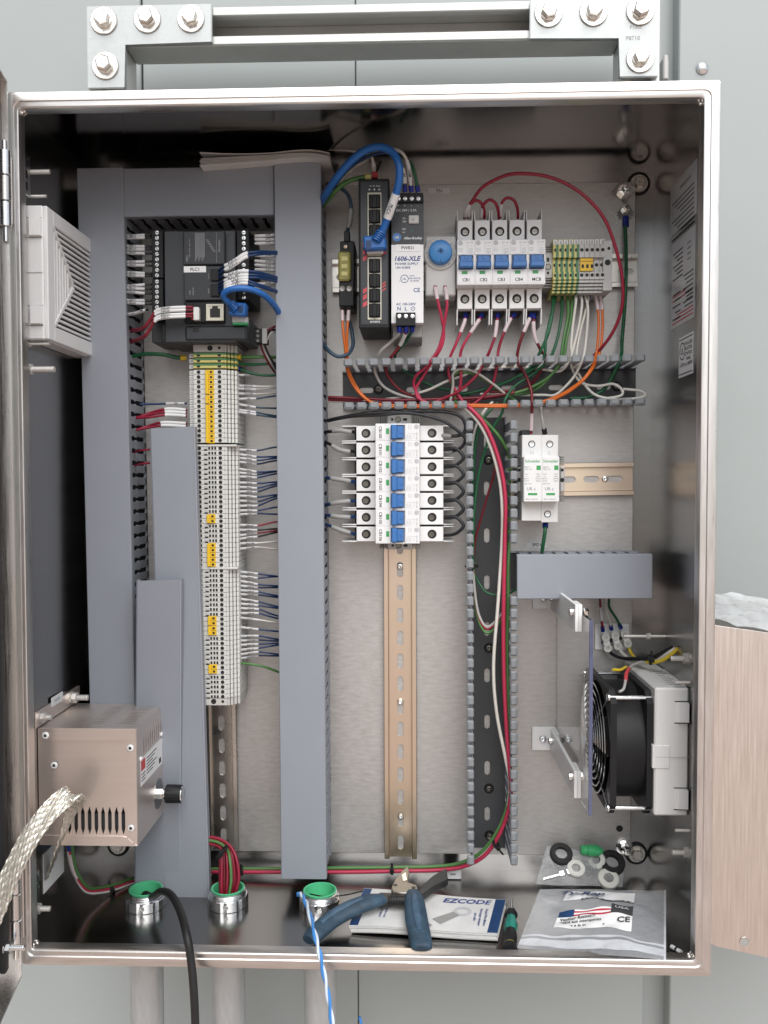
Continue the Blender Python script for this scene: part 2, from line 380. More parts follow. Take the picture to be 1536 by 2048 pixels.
for (px, py, ln, r, nut) in ((1378, 1317, 17, 2.6, True), (1379, 1365, 14, 1.5, False), (1378, 1661, 13, 1.6, False), (1379, 1705, 16, 2.6, True)):
    pt = UX(px, py, W-T); stud(enc, pt, -X, ln, r, nut, 1.0, 'bolt_rough')
# long stud coming out of the back right with three nuts
p0 = UX(1368, 1273, W-T); st = stud(enc, Vector((W-T, p0.y+62, U(1368, 1273, p0.y+62).z)), -X, 42, 1.7, True, 16)
# slotted bracket plates on the left wall
for (y0, y1, pxa, pya, pyb) in ((8, 34, 60, 318, 400), (10, 30, 78, 1728, 1800)):
    zt, zb = UX(pxa, pya, T).z, UX(pxa, pyb, T).z
    br = B(); br.box(T+.1, T+3, y0, y1, zb, zt, 1.0)
    o = part('bracket_plate', br, 'zinc_bright', enc)
    b = B()
    for k in (0.22, 0.5, 0.78):
        zc = zb+(zt-zb)*k; b.box(T+3.05, T+3.4, y0+7, y1-7, zc-3.5, zc+3.5)
    part('slot', b, 'hole', o)
# gasket hinge side: hinge knuckles and pin
hp = U(14, 350, -6)
def hinge(py0, py1, n):
    z1_, z0_ = U(12, py0, -7).z, U(12, py1, -7).z; xh = U(10 if py0 < 1000 else 30, (py0+py1)/2, -7).x
    k = (z1_-z0_)/n
    hg = None
    for i in range(n):
        b = B(); b.lathe((xh, -7, z0_+i*k+.4), Z, [(0, 4.6), (.5, 5.2), (k-1.3, 5.2), (k-.8, 4.6)], 16)
        o = part('hinge_knuckle', b, 'rim_v' if i % 2 else 'zinc_bright', enc)
    b = B(); b.cyl((xh, -7, z0_-12), (xh, -7, z1_+8), 2.4, 12); part('hinge_pin', b, 'chrome', enc)
    b = B(); b.box(xh-1, 4, -3.2, -0.8, z0_+4, z1_-4, 0.6); part('hinge_leaf', b, 'rim_v', enc)
hinge(300, 455, 3); hinge(1735, 1890, 3)

# door: swung open towards the camera on the left, only its hinge edge shows
dr = thing('door', 'stainless enclosure door swung open along the left edge', 'door', (-10, -4, 0))
dv = Vector((0.2, -1, 0)).normalized(); nv = Vector((-1, -0.2, 0)).normalized()    # along the door, and its outer side
def dp(a, o_, z): return Vector((1.8, -3, 0)) + dv*a + nv*o_ + Z*z
b = B(); b.obox(dp(306, 19, H/2), dv*306, nv*0.8, Z*(H/2+8)); part('skin', b, 'stainless_v', dr)
for z_ in (-8+.8, H+8-.8):
    b = B(); b.obox(dp(306, 9.5, z_), dv*306, nv*9.5, Z*0.8); part('flange', b, 'stainless_v', dr)
b = B(); b.obox(dp(0.8, 9.5, H/2), dv*0.8, nv*9.5, Z*(H/2+7)); part('flange', b, 'stainless_v', dr)
b = B(); b.obox(dp(306, 15.5, H/2), dv*292, nv*2.4, Z*(H/2-12)); part('inner_pan', b, 'stainless_v', dr)
b = B(); b.obox(dp(17, 10.5, H/2), dv*5, nv*3.0, Z*(H/2-6), 1.5); part('gasket', b, 'rubber', dr)
q = U(24, 1895, -22); stud(dr, q-X*6, X, 17, 2.6, True, 1.0, 'zinc_bright')

# ================================================================== back plate
x0, x1 = U(262, 1000, YP).x, U(1266, 1000, YP).x; z1, z0 = U(1000, 367, YP).z, U(1000, 1709, YP).z
pl = thing('back_plate', 'brushed zinc back plate carrying the ducts and rails', 'mounting plate', ((x0+x1)/2, YP, z0))
b = B(); b.box(x0, x1, YP, YP+2.5, z0, z1, 0.5); part('plate', b, 'zinc_panel', pl)
b = B(); b.box(x0+.2, x1-.2, YP+2.6, YP+9, z0-.6, z0+2.0, 0.4); part('lower_flange', b, 'zinc_panel', pl)
# studs with washers at the right-hand corners of the plate
for (px, py, big) in ((1246, 384, True), (1248, 1692, True)):
    c = U(px, py, YP); s_ = stud(pl, c-Y*0.5, -Y, 16, 3.4, True, 2.2, 'chrome')
    b = B(); b.lathe(c-Y*0.2, -Y, [(0, 9.2), (1.0, 9.2), (1.4, 7.2)], 22); part('washer', b, 'zinc_bright', s_)
    if py < 1000:      # toothed lock washers of the earth stud
        b = B(); pts = []
        for k in range(20):
            t = 2*math.pi*k/20; rr = 12.5 if k % 5 in (0, 1) else 9.5; pts.append(c+Vector((rr*math.cos(t), -1.4, rr*math.sin(t))))
        b.prism(pts, (0, -0.9, 0)); part('lock_washer', b, 'chrome', s_)
c = U(1239, 1657, YP); b = B(); b.disc(c-Y*0.2, -Y, 3.7); part('hole', b, 'hole', pl)
# enclosure mounting bolts through the back wall
for (px, py) in ((1277, 368), (1272, 1706), (237, 1690)):
    c = U(px, py, D-T); b = B(); b.lathe(c-Y*0.1, -Y, [(0, 12.4), (1.2, 12.4), (1.6, 11.2)], 26); o = part('sealing_washer', b, 'rubber', enc)
    b = B(); b.lathe(c-Y*1.6, -Y, [(0, 9.6), (1.0, 9.2)], 24); part('washer', b, 'bolt_steel', o)
    b = B(); b.lathe(c-Y*2.6, -Y, [(0, 6.6), (4.0, 6.6), (4.6, 5.8)], 6); part('bolt_head', b, 'bolt_steel', o)
# earth lug below the earth stud, with green wire later
c = U(1250, 425, YP)
lug = thing('earth_lug', 'small plated ring lug bolted under the upper right earth stud', 'lug', c)
b = B(); b.lathe(c-Y*.2, -Y, [(0, 6.5), (1.0, 6.5)], 18); part('ring', b, 'chrome', lug)
pts = []
for k in range(24):
    t = 2*math.pi*k/24; rr = 9.5 if k % 2 else 7.6; pts.append(c+Vector((rr*math.cos(t), -1.2, -2+rr*math.sin(t)*.8)))
b = B(); b.prism(pts, (0, -0.8, 0)); part('lock_washer', b, 'chrome', lug)
b = B(); b.lathe(c-Y*2.0+Z*3, -Y, [(0, 4.4), (3.4, 4.4), (3.8, 3.4), (6.5, 3.2), (7, 2.4)], 6); part('bolt_head', b, 'chrome', lug)
b = B(); b.tube([c+Vector((0, -2.5, -5)), c+Vector((0.3, -3, -16))], 3.3, 10); part('crimp_sleeve', b, 'navy_ferrule', lug)
# earth symbol sticker
c = U(1216, 440, YP-.3)
es = thing('earth_sticker', 'round clear earth symbol sticker beside the earth stud', 'sticker', c)
def ring(b, c, r0, r1, y, seg=28):
    A = [c+Vector((r0*math.cos(2*math.pi*k/seg), y, r0*math.sin(2*math.pi*k/seg))) for k in range(seg)]
    C = [c+Vector((r1*math.cos(2*math.pi*k/seg), y, r1*math.sin(2*math.pi*k/seg))) for k in range(seg)]
    return b.loops([A, C])
b = B(); ring(b, c, 8.6, 9.3, 0); b.box(c.x-.3, c.x+.3, c.y-.1, c.y, c.z, c.z+6)
b.box(c.x-6, c.x+6, c.y-.1, c.y, c.z-.4, c.z+.2); b.box(c.x-3.8, c.x+3.8, c.y-.1, c.y, c.z-2.8, c.z-2.2); b.box(c.x-1.6, c.x+1.6, c.y-.1, c.y, c.z-5.2, c.z-4.6); b.box(c.x-14, c.x-10, c.y-.1, c.y, c.z+.6, c.z+1.3)
part('symbol', b, 'print_white', es)

# ================================================================== strut frame above
YS = 206.0
zt1, zt0 = U(740, 12, YS).z, U(740, 80, YS).z
zc_ = (zt1+zt0)/2; zh = 20.6
xl0, xr1 = U(212, 90, YS).x, U(1282, 80, YS).x
def channel(name, label, a, c_, L0, L1, horiz):
    # open strut: back web, two sides, two rolled lips
    t = thing(name, label, 'strut', ((L0+L1)/2 if horiz else c_, YS+41, a if horiz else L0))
    def bx(b, l0, l1, w0, w1, y0, y1, bev=.6):
        if horiz: b.box(l0, l1, y0, y1, w0, w1, bev)
        else: b.box(w0, w1, y0, y1, l0, l1, bev)
    m_ = a if horiz else c_
    b = B(); bx(b, L0, L1, m_-18.2, m_+18.2, YS+38.6, YS+41); part('web', b, 'strut_white', t)
    for s in (-1, 1):
        b = B(); bx(b, L0, L1, m_+s*18.2, m_+s*20.6, YS+1.5, YS+41, .8); part('side', b, 'strut_white', t)
        b = B(); bx(b, L0, L1, m_+s*11.0, m_+s*20.0, YS-.5, YS+1.6, .7); part('lip', b, 'strut_white', t)
        b = B(); bx(b, L0, L1, m_+s*11.0, m_+s*13.0, YS+1.7, YS+9, .5); part('lip_return', b, 'strut_white', t)
    return t
channel('strut_channel', 'white painted horizontal strut channel above the enclosure', zc_, None, xl0+21.2, xr1-21.2, True)
ztop = zc_+zh
channel('strut_post', 'short upright strut post under the left corner bracket', None, xl0, 40, ztop, False)
channel('strut_post', 'short upright strut post under the right corner bracket', None, xr1, 40, ztop, False)
def bracket(label, pxs, sgn, stamp=False):
    (ax, ay), (bx_, by), (cx, cy) = pxs          # outer top corner, inner end, lower end
    yf = YS-7.0
    A = U(ax, ay, yf); E = U(bx_, by, yf); Lw = U(cx, cy, yf)
    t = thing('corner_bracket', label, 'bracket', (A.x, YS, Lw.z), 'corner brackets above the enclosure')
    w = 41.3
    top = A.z; xo = A.x
    pts = [(xo, yf, top), (E.x, yf, top), (E.x, yf, top-w), (xo+sgn*w, yf, top-w), (xo+sgn*w, yf, Lw.z), (xo, yf, Lw.z)]
    b = B(); b.prism(pts, (0, 6.0, 0)); bmesh.ops.bevel(b.bm, geom=list(b.bm.edges), offset=0.8, segments=2, affect='EDGES', clamp_overlap=True)
    part('plate', b, 'galv', t)
    return t, yf, top
def hexbolt(t, c, yf, rot):
    b = B(); b.lathe((c.x, yf-.1, c.z), -Y, [(0, 14.8), (1.5, 14.8), (2.1, 14.2)], 30); w_ = part('bolt', b, 'bolt_steel', t)
    b = B(); b.lathe((c.x, yf-2.2, c.z), -Y, [(0, 9.0), (1.2, 9.0), (1.6, 8.2)], 24, rot=rot); part('lock_washer', b, 'bolt_steel', w_)
    b = B(); b.lathe((c.x, yf-3.8, c.z), -Y, [(0, 8.6), (5.6, 8.6), (6.8, 7.2)], 6, rot=rot); part('bolt_head', b, 'bolt_steel', w_)
t, yf, tp = bracket('left galvanised corner bracket with four hex bolts', ((173, 12), (423, 3), (177, 177)), 1)
for i, (px, py) in enumerate(((208, 42), (295, 39), (382, 38), (211, 132))): hexbolt(t, U(px, py, yf), yf, .3+.5*i)
t, yf, tp = bracket('right galvanised corner bracket with stamped letters and four hex bolts', ((1318, -6), (1060, 4), (1316, 153)), -1)
for i, (px, py) in enumerate(((1097, 27), (1187, 25), (1280, 23), (1280, 118))): hexbolt(t, U(px, py, yf), yf, .2+.6*i)
b = B(); c = U(1266, 76, yf); b.text('P8710', c-Y*.15, X, Z, 4.2); c = U(1272, 54, yf); b.text('P1000', c-Y*.15, X, Z, 3.6); part('stamping', b, 'grey_dk', t)
# hinge of the cabinet behind
c = U(1333, 128, YW-30); ch = thing('cabinet_hinge', 'small grey cabinet hinge beside the right bracket', 'hinge', c)
b = B(); b.box(c.x-5, c.x+3, c.y, c.y+14, c.z-18, c.z+6, 1); part('leaf', b, 'wall_paint', ch)
b = B(); b.cyl((c.x-2, c.y-2, c.z-18), (c.x-2, c.y-2, c.z+8), 3, 12); part('knuckle', b, 'grey_pl', ch)

# ================================================================== conduits and hubs
conds = [(292, 1826, 262, 328, 'left'), (456, 1824, 430, 493, 'middle'), (640, 1829, 612, 678, 'right')]
HUB = []
for (px, py, l, r, nm) in conds:
    c = UZ(px, py-16, T); HUB.append(c)
    rr = 16.7
    xm = U((l+r)/2, 1990, c.y).x
    ct = thing('conduit', f'galvanised steel conduit rising into the enclosure under the {nm} hub', 'conduit', (c.x, c.y, -600), 'conduits under the enclosure')
    b = B(); b.lathe((c.x, c.y, -600), Z, [(0, rr), (592, rr)], 28); part('pipe', b, 'conduit_galv', ct)
    b = B(); b.lathe((c.x, c.y, -8), Z, [(0, rr+2.0), (8, rr+2.0)], 28); part('collar', b, 'conduit_galv', ct)
    hb = thing('conduit_hub', f'{nm} plated conduit bushing with green plastic liner on the enclosure floor', 'conduit hub', (c.x, c.y, T), 'conduit hubs on the floor')
    b = B(); pr = []
    L = []
    seg = 40
    def ringpts(z, r, mod): return [(c.x+(r-(mod if k % 5 == 0 else 0))*math.cos(2*math.pi*k/seg), c.y+(r-(mod if k % 5 == 0 else 0))*math.sin(2*math.pi*k/seg), z) for k in range(seg)]
    L = [ringpts(T+.1, 20.0, 0), ringpts(T+.6, 20.6, 1.2), ringpts(T+10.0, 20.6, 1.2), ringpts(T+10.8, 19.6, 0), ringpts(T+11.0, 17.0, 0)]
    b.loops(L); part('locknut', b, 'zinc_bright', hb, ang=20)
    b = B(); b.lathe((c.x, c.y, T+10.9), Z, [(0, 18.0), (.6, 18.4), (1.4, 17.4), (2.2, 18.2), (3.2, 17.0), (4.2, 17.6), (5.0, 16.4), (5.0, 15.6), (-9, 15.2)], 32, cap0=False, cap1=False); part('thread', b, 'zinc_bright', hb)
    b = B(); b.lathe((c.x, c.y, T+15.8), Z, [(0, 16.6), (1.6, 16.9), (2.0, 16.0), (1.6, 14.9), (-14, 14.2), (-14.5, 0.1)], 32, cap0=False, cap1=False); part('liner', b, 'green_liner', hb)
    b = B(); b.lathe((c.x+2, c.y-20.4, T+5.5), -Y, [(0, 2.6), (.8, 2.4), (.8, 1.2), (.3, .9)], 12); part('set_screw', b, 'chrome', hb)

# ================================================================== rain hood on the right
YH = 40.0
hd = thing('rain_hood', 'brushed stainless rain hood on the right outside of the enclosure', 'hood', (W+60, YH, 100))
hx0 = W+1.5; zt = U(1432, 1248, YH).z; zb = U(1450, 1893, YH).z; hw = 190
tl = (zt-U(1536, 1266, YH).z)/(U(1536, 1266, YH).x-hx0); tb = (U(1536, 1912, YH).z-zb)/(U(1536, 1912, YH).x-hx0-20)
pts = [(hx0, YH, zt-3), (hx0+1, YH, zt-1), (hx0+4, YH, zt)]
pts += [(hx0+hw, YH, zt-tl*hw), (hx0+hw, YH, zb+tb*hw)]
rc = 26
for k in range(9):
    a = R(90*k/8); pts.append((hx0+rc-rc*math.sin(a), YH, zb-2+rc-rc*math.cos(a)))
b = B(); b.prism(pts, (0, 1.6, 0)); bmesh.ops.bevel(b.bm, geom=[e for e in b.bm.edges], offset=0.4, segments=1, affect='EDGES', clamp_overlap=True)
part('face', b, 'stainless_hood', hd)
b = B(); b.prism([(hx0, YH+1.8, zt-.5), (hx0+hw, YH+1.8, zt-tl*hw-.5), (hx0+hw, YH+130, zt+18-tl*hw), (hx0, YH+130, zt+18)], (0, 0, -1.2)); part('top', b, 'stainless_hood', hd)
mat('film', (0.72, 0.74, 0.75), 0.16, 0.0, var=0.15, vscale=60, bump=0.5, bscale=60, alpha=0.62)
b = B(); nx, ny = 24, 10; G = []
for j in range(ny+1):
    row = []
    for i in range(nx+1):
        x = hx0+1+i/nx*(hw-2); y = YH+3+j/ny*122; z = zt-.5-tl*(x-hx0)+18.5*(y-YH-1.8)/128+2.5+2.2*math.sin(j*1.9+i*.7)+1.6*math.sin(i*1.3-j*2.3)+random.uniform(0, 2.0)
        row.append(b.bm.verts.new((x, y, z)))
    G.append(row)
for j in range(ny):
    for i in range(nx): b.bm.faces.new((G[j][i], G[j][i+1], G[j+1][i+1], G[j+1][i]))
solo('protective_film', b, 'film', 'crinkled clear plastic film on top of the rain hood', 'film', ang=80)
c = U(1489, 1883, YH); b = B(); b.lathe(c-Y*.3, -Y, [(0, 4.6), (.5, 4.4), (.5, 3.7), (-.2, 3.7)], 20, cap0=False, cap1=False); o = part('hole_edge', b, 'chrome', hd)
b = B(); b.disc(c-Y*.42, -Y, 3.72); part('hole', b, 'grey_dk', o)
# ================================================================== slotted plates
def slot_cell(b, o, u, v, n, rect, slot, t):
    """one rectangular cell of plate with a pill slot: rect (u0,u1,v0,v1), slot (cu,cv,half length along v,radius); n = outward normal"""
    u0, u1, v0, v1 = rect; cu, cv, hl, r = slot
    angs = sorted({round(2*math.pi*k/16, 5) for k in range(16)} | {round(math.atan2(y-cv, x-cu) % (2*math.pi), 5) for x in (u0, u1) for y in (v0, v1)})
    A, C, E = [], [], []
    for a in angs:
        dx, dy = math.cos(a), math.sin(a)
        k = min((((u1 if dx > 0 else u0)-cu)/dx) if abs(dx) > 1e-6 else 1e9, (((v1 if dy > 0 else v0)-cv)/dy) if abs(dy) > 1e-6 else 1e9)
        A.append(o+u*(cu+dx*k)+v*(cv+dy*k))
        # ray against pill
        if abs(dx) > 1e-6 and abs(dy*r/abs(dx)) <= hl: kk = r/abs(dx)
        else:
            s = math.copysign(hl, dy); bq = dy*s; kk = bq+math.sqrt(max(0, bq*bq-(hl*hl-r*r)))
        q = o+u*(cu+dx*kk)+v*(cv+dy*kk); C.append(q); E.append(q-n*t)
    b.loops([A, C, E])
def rail(label, pa, pb, m, slots=True, phase=12.0, w=35.0, screws=()):
    pa, pb = Vector(pa), Vector(pb); d = (pb-pa); L = d.length; d.normalize(); n = -Y; s = d.cross(n).normalized()
    t = thing('din_rail', label, 'rail', pa, 'mounting rails')
    yo = pa.y                        # flange level (front)
    o = Vector((pa.x, YP-1.6, pa.z)); hw = 12.2
    b = B(); k = 0.0; cells = []
    while k < L-0.1:
        k2 = min(k+25.0, L)
        if slots and k2-k > 22: slot_cell(b, o, s, d, n, (-hw, hw, k, k2), (0, (k+k2)/2, 5.2, 3.4), 1.4)
        elif slots and k2-k > 12: slot_cell(b, o, s, d, n, (-hw, hw, k, k2), (0, (k+k2)/2, 1.5, 3.4), 1.4)
        else: b.poly([o+s*-hw+d*k, o+s*hw+d*k, o+s*hw+d*k2, o+s*-hw+d*k2])
        k = k2
    part('web', b, m, t)
    for sg in (-1, 1):
        b = B(); b.obox(o+s*sg*(hw+.6)+d*L/2-Y*2.9, s*.55, d*L/2, Y*2.9, .2); part('riser', b, m, t)
        b = B(); b.obox(Vector((pa.x, YP-7.2, pa.z))+s*sg*(hw+2.9)+d*L/2, s*2.5, d*L/2, Y*.6, .4); part('flange', b, m, t)
    for k in screws: screw(t, o+d*k-Y*.2, 3.6)
    return t
def screw(t, c, r, m='chrome', name='screw', ax=None):
    ax = -Y if ax is None else ax
    b = B(); b.lathe(c, ax, [(0, r), (r*.25, r*.98), (r*.55, r*.75), (r*.62, r*.45), (r*.4, r*.32), (r*.3, .02)], 16, cap1=False)
    return part(name, b, m, t)

# ================================================================== wiring ducts
PITCH = 12.7
def finger_mesh(L, tip):
    # local: out along -Y from base (y=0) to y=-L, plate thickness along X, width along Z
    b = B(); w = 3.9
    b.box(-.8, .8, -L*.52, 0, -w, w, .15); b.box(-.8, .8, -L*.60, -L*.521, -w-1.0, w+1.0, .15); b.box(-.8, .8, -L, -L*.601, -w, w, .15)
    me = shared(b, 'finger', 'duct')
    b = B(); b.box(-1.2, 6.2, -L-4.2, -L-.02, -5.0, 5.0, 1.3); b.box(-.6, 4.2, -L-5.0, -L-4.0, -3.6, 3.6, .4)
    return me, shared(b, 'finger_tip', 'duct_tip')
def duct(label, pa, pb, width, yf, cover=True, sides=(1,), tipskip=None, base_ext=0.0, name='wiring_duct', bslots=True, caponly=False):
    """pa, pb: centre line ends (at the front face depth yf); width across; sides: -1 / +1 of across direction s"""
    pa, pb = Vector(pa), Vector(pb); d = pb-pa; L = d.length; d.normalize(); n = -Y; s = d.cross(n).normalized()
    if s.x+s.z*.1 < 0 and abs(s.x) > .5: s = -s
    if abs(s.z) > .5 and s.z < 0: s = -s
    t = thing(name, label, 'cable duct', (pa.x, YP, pa.z), 'slotted wiring ducts')
    hw = width/2; depth = YP-yf
    def at(k, w, y): return Vector((pa.x, y, pa.z)) + d*k + s*w
    # base with mounting slots
    b = B(); k = 0.0; o = at(0, 0, YP-1.8)
    while k < L-.1:
        k2 = min(k+50.8, L)
        if bslots and k2-k > 40: slot_cell(b, o, s, d, n, (-hw, hw, k, k2), (0, (k+k2)/2, 5.0, 3.0), 1.6)
        else: b.poly([o+s*-hw+d*k, o+s*hw+d*k, o+s*hw+d*k2, o+s*-hw+d*k2])
        k = k2
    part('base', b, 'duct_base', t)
    L_ = depth-1.8-(3.0 if cover else 4.5)
    fm, tm = finger_mesh(L_, not cover)
    ang = math.atan2(d.x, d.z)
    nf = int(L/PITCH)
    for sg in sides:
        b = B(); b.obox(at(L/2, sg*(hw-.8), YP-4.2), s*.8, d*L/2, Y*2.3); part('side_rail', b, 'duct', t)
        for i in range(nf):
            k = (i+.5)*PITCH+(L-nf*PITCH)/2
            if tipskip and tipskip(sg, k): continue
            c = at(k, sg*(hw-.8), YP-1.8)
            # finger local X must point outward (s*sg), local Z along d
            rot = Matrix((s*sg, Y, (s*sg).cross(Y))).transposed().to_euler()
            f = inst('finger', fm, c, t, rot)
            if not cover:
                o2 = bpy.data.objects.new('finger_tip', tm); COL.objects.link(o2); o2.parent = f; ORG[o2.name] = c
    if cover:
        b = B(); b.obox(at(L/2, 0, yf+1.0), s*(hw+1.2), d*(L/2+base_ext), Y*1.0, .7)
        for sg in (-1, 1): b.obox(at(L/2, sg*(hw+.6), yf+6), s*.6, d*(L/2+base_ext), Y*4.0, .3)
        part('cover', b, 'duct', t)
    return t
YF = 127.0
LD = duct('left upright grey wiring duct with its cover on', U(199, 335, YF), U(228.5, 1600, YF), 44.5, YF, sides=(1,))
TD = duct('short horizontal covered grey duct above the black controller', U(247, 385, YF+2), U(548, 381, YF+2), 46, YF+2, sides=(-1,))
MD = duct('tall covered grey wiring duct in the middle, right of the terminal strip', U(594.5, 322, YF-2), U(607.5, 1759, YF-2), 44.5, YF-2, sides=(1, -1))
SD = duct('short horizontal covered grey duct above the cooling fan', U(1034, 1154, YF), U(1305, 1153, YF), 42.5, YF, sides=(1,))
HD = duct('open horizontal wiring duct full of red and white wires below the breakers', U(676, 768.5, YF), U(1303, 759, YF), 40.5, YF, cover=False, sides=(1, -1),
          tipskip=lambda sg, k: sg < 0 and 134 < k < 170)
VD = duct('open upright wiring duct holding red, white and green wires on the right', U(983.5, 826, YF), U(985, 1746, YF), 41.0, YF, cover=False, sides=(1, -1),
          tipskip=lambda sg, k: sg > 0 and 134 < k < 188)
for (t, pts) in ((HD, ((757, 779), (1234, 773))), (VD, ((977, 920), (978, 1296), (978, 1577), (979, 1671)))):
    for px, py in pts:
        c = U(px, py, YP-2.2); s_ = screw(t, c, 4.2, 'screw_dark')
        b = B(); b.lathe(c+Y*.3, -Y, [(0, 5.6), (.5, 5.4)], 16); part('washer', b, 'black_pl', s_)

# loose duct covers leaning inside the box
def loose_cover(label, tl, tr, bl, br):
    tl, tr, bl, br = map(Vector, (tl, tr, bl, br))
    t = thing('duct_cover', label, 'duct cover', (bl+br)/2, 'loose duct covers')
    up = ((tl+tr)-(bl+br))*.5; acr = ((tr+br)-(tl+bl))*.5; n = acr.cross(up).normalized()
    if n.y > 0: n = -n
    b = B()
    b.prism([tl, tr, br, bl], -n*1.8); b.bm.normal_update()
    part('face', b, 'duct', t)
    for a_, c_, sg in ((tl, bl, -1), (tr, br, 1)):
        w = acr.normalized()*sg
        b = B(); b.prism([a_+w*.1-n*.4, a_+w*1.6-n*1.2, c_+w*1.6-n*1.2, c_+w*.1-n*.4], -n*9); part('side', b, 'duct', t)
    return t
yA = UZ(388, 1794, T+.3).y; yB = UZ(315, 1786, T+.3).y-6
loose_cover('long loose grey duct cover leaning behind a shorter one at lower left', U(302, 857, 116), U(386, 853, 116), UZ(331, 1794, T+.3)*0+U(331, 1797, yA), U(416, 1797, yA))
loose_cover('short loose grey duct cover standing beside the heater box', U(275, 1162, 104), U(359, 1160, 104), U(271, 1797, yB), U(357, 1799, yB))

# ================================================================== rails
YR = YP-7.2
rail('brass coloured rail below the stack of seven breakers', U(799, 838, YR), U(801.5, 1718, YR), 'brass_rail', screws=(159, 307, 434))
rail('steel rail at the foot of the tall terminal strip', U(424, 690, YR), U(446, 1702, YR), 'steel_rail', phase=0)
rail('upper horizontal rail under the power supply and breakers', U(664, 552, YR), U(1277, 540, YR), 'steel_rail')
rail('short rail behind the surge protector', U(1020, 961, YR), U(1268, 957, YR), 'brass_rail', screws=(102,))
# ================================================================== circuit breakers (one kind, twelve of them)
def bk():
    P = []
    def add(nm, b, m, sub=None): P.append((nm, shared(b, nm, m), sub))
    b = B(); b.box(-7.6, 7.6, -45, 6, 22, 46, .5); b.box(-7.6, 7.6, -45, 6, -43, -23, .5); b.box(-8.6, 8.6, -44, 7, -23.2, 22.2, .4); add('body', b, 'white_br')
    for s in (-1, 1):
        b = B(); b.box(s*7.6-.55, s*7.6+.55, -41, 2, 46.02, 57, .3); add('upper_fin', b, 'white_br')
        b = B(); b.prism([(s*7.6-.6, -44, -43.02), (s*7.6-.6, -40, -58), (s*7.6-.6, -8, -59), (s*7.6-.6, -2, -43.02)], (1.2, 0, 0)); add('lower_fin', b, 'white_br')
    b = B(); b.box(-6.2, 6.2, -33, -8, -45.5, -42.9, .3); add('terminal_opening', b, 'hole')
    b = B(); b.box(-8.75, 8.75, -62, -44.1, 6.8, 21.8, .6); b.box(-8.75, 8.75, -62, -44.1, -22.8, -7.2, .6); b.box(-8.75, 8.75, -57, -44.1, -7.3, 6.9, .2); b.box(-8.75, -7.4, -61.6, -57, -7.2, 6.8, .1); b.box(7.4, 8.75, -61.6, -57, -7.2, 6.8, .1)
    add('face', b, 'white_br')
    b = B(); b.box(-6.0, 6.0, -65, -57.1, -2.0, 5.6, .5); b.box(-7.1, 7.1, -69, -57.1, -6.6, -.8, 1.0); b.box(-1.5, 1.5, -65.4, -64.8, 2.0, 5.4, .2); add('toggle', b, 'blue_tog')
    b = B(); b.box(-4.0, 1.6, -62.25, -61.9, -12.0, -9.0, .05); add('indicator', b, 'print_green')
    b = B(); b.box(-6.8, 6.8, -62.3, -61.9, -20.6, -14.6, .1); add('label_plate', b, 'label_white')
    b = B(); b.disc((-5.4, -62.15, 18.6), -Y, 2.5, 18)
    add('emblem', b, 'print_lt')
    b = B(); b.text('1492-SPM', (3.6, -62.15, 18.8), X, Z, 1.3, wmax=7); b.text('C 15', (4.2, -62.15, 15.8), X, Z, 1.3)
    b.text('AB', (-5.4, -62.3, 18.6), X, Z, 1.6)
    for z_ in (13.4, 12.0, 10.6): b.box(-7.6, -3, -62.2, -62.05, z_-.2, z_+.2)
    b.box(1.2, 1.5, -62.2, -62.05, 9, 20)
    for z_ in (13, 11.5, 10, 8.8): b.box(2.6, 7, -62.2, -62.05, z_-.25, z_+.25)
    add('print', b, 'print_lt')
    for z_ in (34.5, -33):
        b = B(); b.lathe((0, -45.05, z_), -Y, [(0, 4.7), (.05, 3.9), (-.0, 3.8)], 18, cap0=False, cap1=False); b.disc((0, -45.1, z_), -Y, 4.0, 16); add('screw_well', b, 'hole')
        b = B(); b.lathe((.2, -45.15, z_-.6), -Y, [(0, 3.0), (.3, 2.8), (.2, 1.0)], 12); b.box(-2.6, 2.6, -45.9, -45.4, z_-.9, z_-.3); add('screw', b, 'screw_dark', len(P)-1)
    b = B(); b.box(-4, 4, -3, 5, 40, 45, .3); add('clip', b, 'grey_dk')
    return P
_BK = bk()
def breaker(loc, rot, text, label, group):
    t = thing('circuit_breaker', label, 'breaker', loc, group)
    t.rotation_euler = (0, rot, 0); obs = []
    for nm, me, sub in _BK:
        o = bpy.data.objects.new(nm, me); COL.objects.link(o); o.parent = obs[sub] if sub is not None else t; ORG[o.name] = Vector(loc); obs.append(o)
        if nm == 'label_plate': lp = o
    b = B(); b.text(text, (0, -62.4, -17.6), X, Z, 3.1, wmax=12); o = bpy.data.objects.new('lettering', shared(b, 'lettering', 'print')); COL.objects.link(o); o.parent = lp
    return t
for i, tx in enumerate(('CB1', 'CB2', 'CB3', 'CB4', 'MCB')):
    p = U(931.6+35.3*i, 527, YR-60)
    breaker((p.x, YR, 649.5), 0, tx, f'white upright circuit breaker with blue toggle and label {tx}', 'upright breakers in the top row')
CBX = U(790.5, 970, YR-60).x
for i in range(7):
    p = U(790, 864.8+34.2*i, YR-60)
    breaker((335.5, YR, p.z), R(90), f'CB10{i}', f'white sideways circuit breaker with blue toggle and label CB10{i}', 'sideways breakers in the stack of seven')
